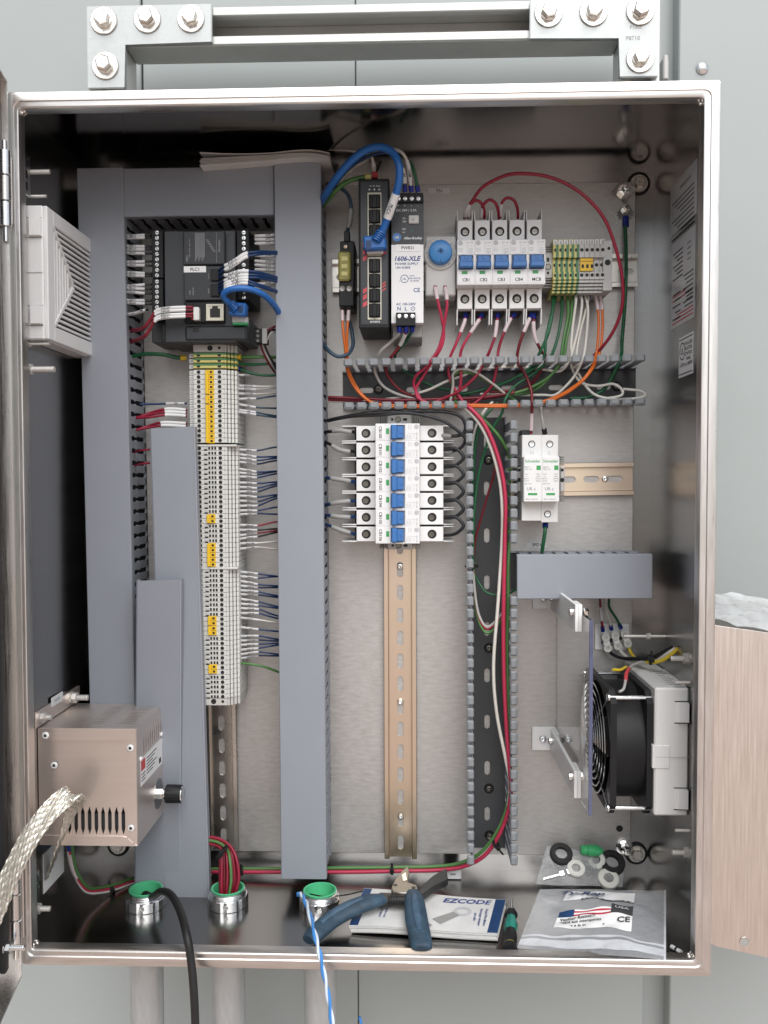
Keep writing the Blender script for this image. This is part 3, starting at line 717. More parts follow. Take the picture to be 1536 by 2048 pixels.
# end stops above and below the stack of seven, and beside other rail devices
def endstop(label, px, py, depth, along_z, w=9.0, span=44):
    c = U(px, py, YR-depth); t = thing('end_stop', label, 'end stop', (c.x, YR, c.z), 'grey rail end stops')
    def bx(b, a0, a1, y0, y1, l0, l1, bev=.3):
        if along_z: b.box(c.x+a0, c.x+a1, y0, y1, c.z+l0, c.z+l1, bev)
        else: b.box(c.x+l0, c.x+l1, y0, y1, c.z+a0, c.z+a1, bev)
    b = B(); bx(b, -11, 14, YR-depth, YR+2, -w/2, w/2)
    part('body', b, 'grey_pl', t)
    for s, k0 in ((-1, 11.4), (1, 14.4)):
        for k in range(4):
            b = B(); bx(b, s*(k0+k*2.3), s*(k0+k*2.3+1.5), YR-depth+1.5+k*1.4, YR, -w/2+.3, w/2-.3); part('fin', b, 'grey_dk', t)
    b = B(); b.lathe((c.x if along_z else c.x, YR-depth-.1, c.z), -Y, [(0, 3.2), (.3, 3.0), (-.5, 1.4)], 14); part('screw', b, 'screw_dark', t)
    b = B()
    q = Vector((c.x+8, YR-depth-.15, c.z)) if along_z else Vector((c.x, YR-depth-.15, c.z+8)); b.disc(q-Z*1.2*0, -Y, 1.5, 10)
    for s in (-6.0, 6.5): 
        q2 = Vector((c.x+s, YR-depth-.12, c.z)) if along_z else Vector((c.x, YR-depth-.12, c.z+s)); b.box(q2.x-1.2, q2.x+1.2, q2.y-.05, q2.y, q2.z-1.2, q2.z+1.2)
    part('test_hole', b, 'hole', t)
    return t
endstop('grey end stop just above breaker CB100', 796, 839, 40, True, 10)
endstop('grey end stop just below breaker CB106', 797, 1091, 40, True, 8)
endstop('grey end stop between breaker MCB and the yellow green terminals', 1096, 534, 40, False, 9)

# ================================================================== terminal blocks
def term_meshes(pitch):
    h = pitch/2-.16; P = []
    def body(m, m2):
        b = B(); b.box(-22, 9.5, -46.5, 0, -h, h, .35); b.box(-27.5, -22, -40, -8, -h, h, .3)
        for k in range(4): b.box(9.6+k*3.1, 12.1+k*3.1, -46+k*2.6, 0, -h, h, .25)
        return shared(b, 'housing', m)
    def holes():
        b = B(); b.disc((0, -46.56, 0), -Y, 1.95, 12)
        return shared(b, 'wire_hole', 'hole')
    def glint():  # glint of metal in the wire holes, shaped as small boxes; not placed
        b = B()
        for x_ in (-16.6, 5.0): b.box(x_+.1, x_+1.3, -46.75, -46.6, -1.2, -.2)
        return shared(b, 'clamp_glint', 'screw_dark')
    def socket():
        b = B()
        for x_ in (-6.4, -3.2, -.2): b.box(x_-1.0, x_+1.0, -46.62, -46.4, -1.5, 1.4)
        b.box(-11.8, -8.4, -46.62, -46.4, -h, -1.0)
        return shared(b, 'jumper_socket', 'hole')
    def lever():
        b = B(); b.box(-12.2, -7.8, -47.0, -46.4, -.9, 1.6, .15); return shared(b, 'lever', 'grey_pl')
    return dict(w=body('term_white', None), y=body('gy_yellow', None), holes=holes(), glint=glint(), sock=socket(), lever=lever())
def place(name, me, parent, c):
    o = bpy.data.objects.new(name, me); COL.objects.link(o); o.parent = parent; ORG[o.name] = ORG[parent.name]
    return o
TM = term_meshes(9.77/1.957)
YT = YR-46.5
def tx(py): return U(428+(py-720)*7/680+.0, py, YT).x+0.5       # centre of strip (origin of housing)
ts = thing('terminal_strip', 'tall white terminal strip with yellow jumpers left of the middle duct', 'terminal strip', (tx(1410), YR, U(440, 1410, YT).z))
def green_strips(parent, c, h):
    b = B()
    for (x0_, x1_) in ((-22.02, 9.52),):
        b.box(x0_, x1_, -46.9, -46.0, -h, -h*.15)
    return b
b = B(); b.box(-22.04, 9.54, -46.85, -20, .25, 2.2, .1)
for k in range(4): b.box(9.55+k*3.1, 12.15+k*3.1, -46.3+k*2.6, -20, .25, 2.2, .1)
GS = shared(b, 'green_stripe', 'gy_green')
b = B(); b.box(-27.6, -23, -40.35, -39.9, -2.1, 2.1, .1); MK = shared(b, 'marker', 'label_white')
b = B(); b.box(-26.9, -24, -40.5, -40.3, -.9, .9); MKP = shared(b, 'marker_print', 'print_lt')
rows = []; y_ = 709.5
for k in range(3): rows.append((y_+11.0*k, 'y'))
for k in range(15): rows.append((744+9.77*k, 'w'))
for k in range(25): rows.append((896.5+9.72*k, 'w'))
for k in range(27): rows.append((1141.5+9.68*k, 'w'))
jy = [(739, 887), (1028, 1047), (1086, 1134), (1232, 1271), (1329, 1348)]
for py, kind in rows:
    c = U(440, py, YT); c = Vector((tx(py), YR, c.z))
    t = inst('terminal', TM['y' if kind == 'y' else 'w'], c, ts)
    place('wire_hole', TM['holes'], t, c).location.x = -16.6*MM; place('wire_hole', TM['holes'], t, c).location.x = 5.0*MM
    if kind == 'y': place('green_stripe', GS, t, c)
    if kind == 'w' and not any(a-3 < py < b_+3 for a, b_ in jy): place('jumper_socket', TM['sock'], t, c)['kind'] = 'stuff'; place('lever', TM['lever'], t, c)
    if py < 870: place('marker', MK, t, c); place('marker_print', MKP, t, c)
# jumper bars
def jumper(py0, py1):
    z1_, z0_ = U(440, py0, YT-2).z, U(440, py1, YT-2).z; xc = tx((py0+py1)/2)
    b = B(); b.box(xc-9.2, xc-6.0, YT-3.2, YT+.5, z0_+.4, z1_-.4, .5); b.box(xc-6.1, xc-.6, YT-1.6, YT+.5, z0_+.2, z1_-.2, .3); o = part('jumper', b, 'yellow_jump', ts)
    n = max(1, round((py1-py0)/9.75)); b = B()
    for k in range(n):
        z_ = z0_+(z1_-z0_)*(k+.5)/n; b.box(xc-4.6, xc-2.2, YT-1.75, YT-1.5, z_-1.1, z_+1.1)
    for k in range(n-1):
        z_ = z0_+(z1_-z0_)*(k+1)/n; b.box(xc-6.0, xc-.7, YT-1.7, YT-1.5, z_-.18, z_+.18)
    part('test_point', b, 'hole', o)
for a, c_ in ((739, 789), (789.5, 808), (808.5, 887), (1028, 1047), (1086, 1134), (1232, 1251.5), (1252, 1271), (1329, 1348)): jumper(a, c_)
for py, h in ((891, 1.0), (1136.5, 1.0)):
    c = U(440, py, YT); xc = tx(py); b = B(); b.box(xc-22.3, xc+22, YT-1.0, YR, c.z-h, c.z+h, .3); part('partition', b, 'term_white', ts)
for py, h in ((696, 4.0), (1403, 4.2)):
    c = U(440, py, YT); xc = tx(py); b = B(); b.box(xc-22, xc+9.5, YT, YR, c.z-h, c.z+h, .4)
    for k in range(4): b.box(xc+9.6+k*3.1, xc+12.1+k*3.1, YT+.5+k*2.6, YR, c.z-h, c.z+h, .25)
    o = part('end_clamp', b, 'term_beige', ts)
    b = B(); b.lathe((xc-4.5, YT-.1, c.z), -Y, [(0, 2.8), (.2, 2.6), (-.3, 1.2)], 14); b.disc((xc+5, YT-.1, c.z+(.0)), -Y, 1.6, 10); part('screw', b, 'hole', o)

# small terminal group right of the breakers
TG = thing('terminal_block_group', 'row of yellow green and grey terminals right of breaker MCB', 'terminal strip', (U(1105, 545, YR).x, YR, 640))
p5 = 10.42
TM2 = {}
def tvert(m, w):
    b = B(); h = w/2-.15
    b.box(-h, h, -46.5, 0, 8, 21, .3); b.box(-h, h, -42, 0, -6.5, 8, .3); b.box(-h, h, -46.5, 0, -14, -6.5, .3)
    for k in range(4): b.box(-h, h, -46+k*2.4, 0, -14.2-(k+1)*2.9, -14.2-k*2.9-.5, .2)
    b.box(-h, h, -44, 0, 21, 27, .3)
    return shared(b, 'housing', m)
hwid = p5/1.955
tw, ty = tvert('grey_pl', hwid), tvert('gy_yellow', hwid)
b = B(); b.box(.1, hwid/2-.1, -46.8, -20, 8, 21.02, .1); b.box(.1, hwid/2-.1, -42.3, -20, -6.5, 8, .1); b.box(.1, hwid/2-.1, -46.8, -20, -14.02, -6.5, .1)
for k in range(4): b.box(.1, hwid/2-.1, -46.3+k*2.4, -20, -14.2-(k+1)*2.9, -14.2-k*2.9-.5, .1)
gsv = shared(b, 'green_stripe', 'gy_green')
b = B()
for z_, y__ in ((15.5, -46.6), (-9.6, -46.6), (1.5, -42.1)): b.disc((0, y__-.05, z_), -Y, 1.8, 12)
hv = shared(b, 'wire_hole', 'hole')
b = B(); b.box(-2.2, 2.2, -44.4, -44.0, 21.6, 26.4, .1); mv = shared(b, 'marker', 'label_white')
b = B(); b.text('DC', (0, -44.5, 24), Z, -X, 1.7); mvp = shared(b, 'marker_print', 'print')
zt_ = U(1150, 500, YT).z-15.5
for k in range(10):
    px = 1111.5+p5*k; c = Vector((U(px, 520, YT).x, YR, zt_))
    t = inst('terminal', ty if k < 5 else tw, c, TG)
    place('wire_hole', hv, t, c)['kind'] = 'stuff'; place('marker', mv, t, c); place('marker_print', mvp, t, c)
    if k < 5: place('green_stripe', gsv, t, c)
xa, xb = U(1160, 520, YT).x, U(1187, 520, YT).x
b = B(); b.box(xa+.5, xb, YT+1, YT+4.6, zt_+4.5, zt_+7.5, .4); b.box(xa+.5, xb, YT+2.0, YT+4.6, zt_-5, zt_+4.5, .3); o = part('jumper', b, 'yellow_jump', TG)
b = B()
for k in range(3): b.box(xa+2+k*4.6, xa+4.4+k*4.6, YT+1.8, YT+2.1, zt_-2, zt_+1.5)
part('test_point', b, 'hole', o)
c = U(1216, 520, YT); b = B(); b.box(c.x-4.6, c.x+4.6, YT+1, YR, zt_-25, zt_+25, .4); o = part('end_clamp', b, 'grey_pl', TG)
b = B(); b.lathe((c.x, YT+.9, zt_+3), -Y, [(0, 3.0), (.2, 2.8), (-.3, 1.2)], 14); b.disc((c.x+1, YT+.85, zt_+17), -Y, 1.6, 12); part('screw', b, 'hole', o)

# ================================================================== controller
YC = 114.0
plc = thing('controller', 'black programmable controller with white label PLC1 at upper left', 'controller', U(400, 690, YP))
def pbx(b, px0, py0, px1, py1, yf, yb, bev=.5):
    a, c = U(px0, py0, yf), U(px1, py1, yf); b.box(a.x, c.x, yf, yb, c.z, a.z, bev); return b
b = B(); pbx(b, 328, 462, 472, 684, YC+6, YR, .8); pbx(b, 303, 640, 500, 684, YC+22, YR, .8); body = part('body', b, 'plc_grey', plc)
for (x0_, x1_, ya, yb_) in ((303, 327, 460, 556), (303, 327, 558, 640), (473, 499, 460, 600)):
    b = B(); pbx(b, x0_, ya, x1_, yb_, YC+8, YR, .6); o = part('terminal_rail', b, 'black_pl', plc)
    xs = (x0_+x1_)/2+(-1 if x0_ < 400 else 1.5)
    n = max(1, round((yb_-ya)/10.4)); hb = B()
    for k in range(n):
        py = ya+(k+.5)*(yb_-ya)/n
        if x0_ > 400 and 505 < py < 525: continue
        c = U(xs, py, YC+7.9); b = B(); b.lathe(c, -Y, [(0, 2.0), (.25, 1.9), (.3, 1.2)], 12); sc = part('screw', b, 'chrome', o)
        u_ = Vector((math.cos(k*1.7), 0, math.sin(k*1.7))); hb.obox(c-Y*.42, u_*1.6, Y*.06, u_.cross(Y)*.28)
    part('screw_slot', hb, 'hole', o)
b = B(); pbx(b, 366, 462, 450, 529, YC, YC+8, 1.0); lid = part('upper_lid', b, 'plc_lid', plc)
def ptext(b, s, px, py, y, hpx, u=X, v=Z, align='c', wpx=None):
    c = U(px, py, y); k = 1735/(y+750.6); b.text(s, c, u, v, hpx/k, align, None if not wpx else wpx/k); return b
b = B(); ptext(b, 'Schneider', 438, 492, YC-.12, 4.4, Z, -X, wpx=52); ptext(b, 'M221', 374, 517, YC-.12, 3.8, Z, -X); ptext(b, 'TM221CE24R - Relay / 7DI', 379, 497, YC-.12, 2.3, Z, -X, wpx=50)
for k in range(9): 
    c = U(391+k*2.2, 494, YC-.1); b.box(c.x-.25, c.x+.25, c.y-.05, c.y, c.z-14+(k % 3)*2, c.z+14)
for k in range(8):
    c = U(414+k*2, 480+k*3.2, YC-.1); b.box(c.x-1.2, c.x+1.6, c.y-.05, c.y, c.z-.3, c.z+.3)
c = U(433, 495, YC-.1); b.box(c.x-.15, c.x+.15, c.y-.05, c.y, c.z-15, c.z+15)
part('lettering', b, 'print_grey', lid)
b = B(); pbx(b, 367, 532, 449, 600, YC, YC+8, .8); l2 = part('lower_lid', b, 'plc_lid', plc)
b = B(); pbx(b, 367.5, 532.5, 412, 544.5, YC-.4, YC-.1, .05); o = part('label_plate', b, 'label_white', plc); b = B(); ptext(b, 'PLC1', 389.5, 538.5, YC-.5, 6.2); part('lettering', b, 'print', o)
b = B(); ptext(b, 'ETH', 380, 585, YC-.1, 3, Z, -X); ptext(b, 'Analog IN', 386, 583, YC-.1, 2.6, Z, -X); ptext(b, 'I0 I1 I2', 417, 552, YC-.1, 2.4, Z, -X); ptext(b, 'Q0 Q1', 417, 582, YC-.1, 2.4, Z, -X); part('lettering', b, 'print_grey', l2)
b = B()
for (a_, c_) in ((538, 561), (568, 592)): pbx(b, 421, a_, 438, c_, YC-2.5, YC+2, .4)
part('io_socket', b, 'black_pl', plc)
b = B(); pbx(b, 368, 603, 449, 645, YC+1, YC+10, 1.2); cx_ = part('port_bay', b, 'black_pl', plc)
b = B()
for r_ in ((412, 608, 447, 611.5), (412, 638, 447, 641), (412, 611, 415.5, 638), (443.5, 611, 447, 638)): pbx(b, *r_, YC-.2, YC+3, .2)
pt = part('ethernet_port', b, 'cream', plc)
b = B(); pbx(b, 415, 611, 444, 638, YC+.6, YC+.9, .02); part('opening', b, 'cream', pt)
b = B(); pbx(b, 420, 617, 440, 634, YC-.2, YC+.5, .1); pbx(b, 424.5, 612, 435.5, 618, YC-.15, YC+.5, .1); part('socket', b, 'hole', pt)
b = B(); pbx(b, 386, 614, 398, 640, YC-5, YC+1, .5); o = part('analog_plug', b, 'white_pl', plc)
b = B()
for k in range(3): pbx(b, 382, 615.5+k*9, 387.5, 620.5+k*9, YC-4.5, YC+1, .3)
part('pin_block', b, 'red_print', o)
b = B(); pbx(b, 369, 651, 494, 681, YC+4, YC+24, 2.2); lo = part('bottom_cover', b, 'plc_lid', plc)
b = B(); pbx(b, 385, 653, 397, 664, YC+3.7, YC+4, .1); part('mark', b, 'hole', lo)
b = B(); pbx(b, 324, 648, 368, 682, YC+15, YC+24, .6); o = part('side_plate', b, 'plc_grey', plc)
b = B()
for k in range(6): ptext(b, 'TM221 24VDC 0.5A'[k:], 358, 652+k*4.4, YC+14.85, 2.2)
part('lettering', b, 'print_grey', o)
b = B(); pbx(b, 464, 632, 494, 645, YC-1, YC+8, .6); part('usb_bay', b, 'white_pl', plc)
b = B(); pbx(b, 465, 645, 494, 649, YC-1.5, YC+8, .4); part('usb_tab', b, 'green_pl', plc)
b = B(); pbx(b, 508, 657, 533, 686, YC+18, YC+34, .6); o = part('power_plug', b, 'black_pl', plc)
b = B(); pbx(b, 524, 656, 534, 687, YC+17, YC+20, .3); part('plug_face', b, 'grey_dk', o)
b = B()
for k in range(3): b.lathe(U(516, 662+k*9.5, YC+17.8), -Y, [(0, 1.7), (.2, 1.5), (-.2, .8)], 10)
part('screw', b, 'screw_dark', o)

# ================================================================== network switch
YSW = 112.0
sw = thing('network_switch', 'tall black network switch with red stripes and eight ports', 'network switch', U(750, 677, YP))
a, c = U(717, 358, YSW), U(779, 656, YSW)
b = B(); b.box(a.x, c.x, YSW, YR, c.z, a.z, .9); part('body', b, 'black_pl', sw)
b = B(); pbx(b, 721, 363, 776, 649, YSW-.6, YSW-.1, .2); fp = part('front_label', b, 'plc_lid', sw)
b = B(); ptext(b, 'antaira', 750, 642.5, YSW-.75, 5.2, wpx=34); ptext(b, 'P1  P2  Fault', 750, 372, YSW-.75, 2.8, wpx=28)
for k in range(3): b.disc(U(739+9.8*k, 379, YSW-.75), -Y, .9, 10)
part('lettering', b, 'print_white', fp)
for (px, py0, w_) in ((768, 478, 8.5), (768, 504, 8.5), (730, 488, 8.5), (730, 503, 8.5), (730, 516, 8.5), (730, 581, 7.5), (730, 594, 7.5), (730, 608, 8.5), (768, 566, 7), (768, 572, 7), (768, 579, 7), (768, 489, 8.5)):
    q = U(px, py0, YSW-.75); h = 2.2 if px < 740 or py0 < 560 else .8; w = w_/2/1.99
    b = B(); b.poly([q+Vector((-w, 0, -h-1.2)), q+Vector((w, 0, -h+1.2)), q+Vector((w, 0, h+1.2)), q+Vector((-w, 0, h-1.2))]); part('stripe', b, 'red_print', fp, flat=True)
def ports(py0, py1, n):
    b = B(); pbx(b, 735, py0, 763, py1, YSW-1.2, YSW, .2); o = part('port_frame', b, 'cream', sw)
    for k in range(n):
        ya, yb_ = py0+3+(py1-py0-6)*k/n, py0+3+(py1-py0-6)*(k+1)/n
        b = B(); pbx(b, 737.5, ya+.8, 761, yb_-.8, YSW-1.35, YSW-1.2, .02); q = part('port', b, 'hole', o)
        if True:
            b = B(); pbx(b, 739, ya+3, 759.5, yb_-3.5, YSW-3.6, YSW-1.4, .8); pbx(b, 744.5, ya+1.5, 753.5, yb_-3.5, YSW-5.2, YSW-3.7, .4); part('dust_plug', b, 'black_pl', o)
ports(385, 511, 4); ports(514, 639, 4)
b = B(); pa_, pb_ = U(721, 656, YSW), U(779, 656, YSW)
for i in range(9):
    for j in range(5):
        b.disc((pa_.x+3+i*3.0, YSW+8+j*7.5, pa_.z-.08), -Z, .9, 8)
part('vent_hole', b, 'hole', sw)
b = B(); pbx(b, 743, 342, 755.5, 355, YSW+12, YSW+22, .5); part('power_plug', b, 'red_print', sw)

# ================================================================== power supply
YPS = 110.0
ps = thing('power_supply', 'black and white power supply with label PWRS1', 'power supply', U(815, 660, YP))
b = B(); pbx(b, 782.5, 391, 847, 646, YPS+1.2, YR, .7); part('body', b, 'white_pl', ps)
b = B(); a, c = U(783, 646, YPS+1.2), U(847, 646, YPS+1.2); b.box(a.x+1, c.x-1, YPS+14, YR, a.z-12, a.z, .5); part('foot', b, 'grey_dk', ps)
b = B(); pbx(b, 782.5, 391, 847, 489, YPS, YPS+1.3, .3); up = part('upper_face', b, 'plc_lid', ps)
b = B(); pbx(b, 782.5, 489.5, 847, 646, YPS, YPS+1.3, .3); lf = part('lower_face', b, 'white_br', ps)
b = B(); pbx(b, 787, 386, 846, 404, YPS-3, YPS+8, .4); tb = part('upper_terminal', b, 'black_pl', ps)
for k in range(4): screw(ps, U(797+13.2*k, 397.5, YPS-3.1), 2.5, 'zinc_bright')
b = B(); c = YPS-.12
for k, s in enumerate('++--'): ptext(b, s, 796+13.2*k, 411, c, 4.5)
ptext(b, 'DC 24V / 3.3A', 813, 420.5, c, 4.6, wpx=43); ptext(b, '24 -', 809, 436.5, c, 3.6); ptext(b, '28V', 809, 443, c, 3.6); ptext(b, 'DC', 808, 458, c, 3.6); ptext(b, 'on', 807.5, 464, c, 3.2); ptext(b, '~Allen-Bradley', 826, 476, c, 4.6, wpx=39); ptext(b, 'AB', 793.5, 474.5, c-.25, 5.0)
pbx(b, 792, 404.2, 846, 405.2, c, c+.1, .01)
part('lettering', b, 'print_white', up)
b = B(); b.disc(U(793.8, 474.5, c-.08), -Y, 4.2, 22); part('emblem', b, 'blue_tog', up)
b = B(); pbx(b, 817, 430, 838, 446.5, YPS-2, YPS+1, .8); o = part('adjuster', b, 'grey_pl', ps); screw(ps, U(827, 438.5, YPS-2.1), 1.7, 'grey_pl'); b = B(); b.disc(U(824, 461, c), -Y, 1.1, 10); part('led', b, 'green_wire', ps)
b = B(); pbx(b, 791.5, 489, 840, 502.5, YPS-.5, YPS-.05, .05); o = part('label_plate', b, 'label_white', ps); b = B(); ptext(b, 'PWRS1', 815, 495.5, YPS-.6, 5.8); part('lettering', b, 'print', o)
b = B(); ptext(b, '~1606-XLE', 815.5, 517, c, 9.0, wpx=60); ptext(b, 'POWER SUPPLY', 813.5, 527.5, c, 4.6, wpx=53); ptext(b, '1606-XLE80E', 806, 535, c, 3.8, wpx=38); ptext(b, '1XW4', 824, 551.5, c, 2.6, 'l' and X); ptext(b, 'IND.CONT.EQ.', 830, 556.5, c, 3.0, wpx=23); ptext(b, 'US LISTED', 829, 561.5, c, 2.8, wpx=21); ptext(b, 'CE', 833.5, 580, c, 8.0, wpx=13); ptext(b, 'AC 100-240V', 812, 608, c, 5.0, wpx=39); ptext(b, 'N', 798, 617, c, 7.2); ptext(b, 'L', 812, 617, c, 7.2); ptext(b, 'UL', 809, 557.5, c, 4.6, wpx=7); ptext(b, 'c', 799.5, 562, c, 3)
ring(b, U(809, 557.5, c), 3.4, 4.0, 0); ring(b, U(826, 617, c), 1.6, 2.1, 0); ptext(b, '+', 826, 617, c, 3.0)
part('lettering', b, 'print_blue', lf)
b = B(); pbx(b, 792, 625, 831, 651, YPS-6, YPS+6, .4); part('lower_terminal', b, 'black_pl', ps)
for k in range(3): screw(ps, U(798.5+13.2*k, 633, YPS-6.1), 2.5, 'zinc_bright')

# ================================================================== thermostat
YTH = 134.0
th = thing('thermostat', 'light grey thermostat with round blue dial', 'thermostat', U(880, 590, YP))
b = B(); pbx(b, 851, 472, 911, 591, YTH, YR, 1.2); part('body', b, 'grey_pl', th)
c = U(880.5, 508, YTH); b = B(); b.lathe(c, -Y, [(0, 16.5), (1.6, 16.3), (2.2, 15.6), (2.25, .1)], 36, cap1=False); sc = part('scale_ring', b, 'term_beige', th)
b = B(); b.lathe(c-Y*2.3, -Y, [(0, 12.0), (7, 11.6), (8.2, 10.8), (9.2, 8.2), (9.6, 3), (9.2, 2.4)], 36); kn = part('dial', b, 'blue_knob', th)
b = B(); b.box(c.x-.5, c.x+.5, c.y-12.1, c.y-11.5, c.z-2.4, c.z+2.4); b.box(c.x-2.4, c.x+2.4, c.y-12.1, c.y-11.5, c.z-.5, c.z+.5); b.box(c.x-.25, c.x+.25, c.y-11.4, c.y-10.6, c.z-11, c.z-5.5); part('cross', b, 'book_blue', kn)
b = B()
for k, tx_ in enumerate(('0', '10', '20', '30', '40', '50', '60')):
    a_ = R(235-45*k-15); b.text(tx_, c+Vector((14.0*math.cos(a_), -2.45, 14.0*math.sin(a_))), X, Z, 1.7)
    a_ -= R(22); b.disc(c+Vector((14.0*math.cos(a_), -2.45, 14.0*math.sin(a_))), -Y, .35, 6)
q = U(902, 477, YTH-.1); b.text('C', q, X, Z, 1.8)
part('scale_print', b, 'print_grey', sc)
b = B(); pbx(b, 867, 571, 874, 579, YTH-.15, YTH-.05, .01); pbx(b, 886.5, 571, 893.5, 579, YTH-.15, YTH-.05, .01); part('wire_hole', b, 'hole', th)
b = B(); pbx(b, 850, 592, 911, 600, YTH+12, YR, .4); part('foot', b, 'grey_dk', th)

# ================================================================== fuse holder
YFU = 134.0
mat('amber', (0.62, 0.56, 0.12), 0.12, trans=0.55, ior=1.45, var=0.25, vscale=120)
fh = thing('fuse_terminal', 'black fuse terminal with clear yellow cover left of the network switch', 'fuse holder', U(695, 612, YP))
b = B(); pbx(b, 680, 482, 709, 604, YFU+8, YR, .8); pbx(b, 678, 560, 708, 612, YFU+4, YR, .8); part('body', b, 'black_pl', fh)
b = B(); pbx(b, 676, 503, 701, 561, YFU, YFU+12, 1.5); cv = part('cover', b, 'amber', fh)
b = B()
for k in range(3): pbx(b, 683, 513+k*15, 695, 521+k*15, YFU-.4, YFU-.1, .05)
part('fuse_clip', b, 'gy_yellow', cv)
b = B(); pbx(b, 688, 461, 699.5, 483, YFU+6, YFU+16, .8); part('wire_boot', b, 'black_pl', fh)
screw(fh, U(691, 494, YFU+7.9), 2.2, 'brass_rail')
b = B()
for px in (684.5, 698.5): b.lathe(U(px, 577, YFU+3.9), -Y, [(0, 3.0), (.4, 2.8), (.2, 1.2)], 12)
part('screw', b, 'screw_dark', fh)
b = B()
for px in (684.5, 698.5): pbx(b, px-5, 592, px+5, 617, YFU+6, YFU+16, .8)
part('wire_boot', b, 'black_pl', fh)

# ================================================================== surge protector
YSP = 122.0
sp = thing('surge_protector', 'two pole light grey surge protector with green lettering on the short rail', 'surge protector', U(1080, 1045, YP))
b = B(); pbx(b, 1044, 870, 1082.5, 1042, YSP+14, YR, .6); pbx(b, 1083, 870, 1116, 1045, YSP+14, YR, .6); part('base', b, 'white_pl', sp)
for k, (x0_, x1_) in enumerate(((1047.5, 1083.5), (1084, 1119))):
    b = B(); pbx(b, x0_, 913, x1_, 1004, YSP, YSP+15, .8); m_ = part('module', b, 'white_br', sp)
    c = YSP-.12; b = B(); ptext(b, 'Schneider', (x0_+x1_)/2, 922, c, 5.6, wpx=30); pbx(b, x1_-10.5, 931, x1_-2, 940, c, c+.1, .01); part('lettering', b, 'print_green', m_)
    b = B(); ptext(b, 'Multi 9', x0_+8, 934, c, 2.6, wpx=12); ptext(b, 'PRD1 25r', x0_+10, 938.5, c, 2.6, wpx=15)
    for i in range(4): ptext(b, ('Imax', 'In', 'MCOV', 'SCCR')[i], x0_+6, 948+i*4.6, c, 2.4, wpx=9); ptext(b, ('70kA', '20kA', '150VAC', '200kA')[i], x1_-7, 948+i*4.6, c, 2.4, wpx=11)
    ptext(b, 'UR c', (x0_+x1_)/2-3, 977.5, c, 6, wpx=22); ptext(b, 'MA 2775', x0_+9, 967.5, c, 2.4, wpx=15); ptext(b, 'Made in Argentina', (x0_+x1_)/2-2, 998, c, 2.2, wpx=26)
    part('print', b, 'print_grey', m_)
    b = B(); pbx(b, x0_+8.5, 986, x1_-9, 990.5, c, c+.1, .01); part('indicator', b, 'print_green', m_)
    q = U((x0_+x1_)/2-2, 888, YSP+13.9); b = B(); b.disc(q, -Y, 3.6, 16); o = part('screw_well', b, 'hole', sp); b = B(); b.lathe(q-Y*.1, -Y, [(0, 2.9), (.3, 2.6), (.1, 1)], 12); part('screw', b, 'zinc_bright', o)
    b = B(); ptext(b, 'NL'[k], (x0_+x1_)/2-2, 905, YSP+13.85, 7); part('pole_letter', b, 'print_lt', sp)
q = U(1095, 1028, YSP+13.9); b = B(); b.disc(q, -Y, 3.6, 16); o = part('screw_well', b, 'hole', sp); b = B(); b.lathe(q-Y*.1, -Y, [(0, 2.9), (.3, 2.6), (.1, 1)], 12); part('screw', b, 'zinc_bright', o)
for (pa_, pb_) in ((1034, 1043), (1120, 1129)):
    for k in range(5):
        b = B(); pbx(b, pa_, 912+k*4, pb_, 914.4+k*4, YSP+30, YR, .2); part('clamp_rib', b, 'grey_dk', sp)
        b = B(); pbx(b, pa_, 985+k*4, pb_, 987.4+k*4, YSP+30, YR, .2); part('clamp_rib', b, 'grey_dk', sp)
    b = B(); pbx(b, pa_+1, 934, pb_, 983, YSP+26, YR, .6); part('end_clamp', b, 'grey_pl', sp)
    b = B(); b.disc(U((pa_+pb_)/2, 940, YSP+25.8), -Y, 1.6, 10); b.disc(U((pa_+pb_)/2, 960, YSP+25.8), -Y, 2.3, 10); part('clamp_hole', b, 'hole', sp)
b = B(); pbx(b, 1043, 860, 1060, 872, YR-22, YR, .5); part('lug', b, 'duct_base', sp)

# ================================================================== adhesive labels on the plate
for (tx_, px, py, w, h, lb) in (('TS1', 878, 381.5, 43, 12, 'white adhesive label reading TS1 above the thermostat'), ('SPD1', 1073, 1089.5, 40, 11, 'white adhesive label reading SPD1 below the surge protector')):
    c = U(px, py, YP-.4); l = thing('adhesive_label', lb, 'label', c, 'device labels')
    b = B(); pbx(b, px-w/2, py-h/2, px+w/2, py+h/2, YP-.4, YP-.05, .05); part('plate', b, 'label_white', l)
    b = B(); ptext(b, tx_, px, py, YP-.5, 6.0); part('lettering', b, 'print', l)
# ================================================================== heater box on the left wall
YHB = 36.0; YHE = 126.0
hA, hB = U(66, 1456, YHB), U(275.5, 1692, YHB); hx0, hx1, hz1, hz0 = T+.6, hB.x, hA.z, hB.z
ht = thing('heater_box', 'brushed stainless heater box with black knob on the lower left wall', 'heater', (hx0, YHB, hz0))
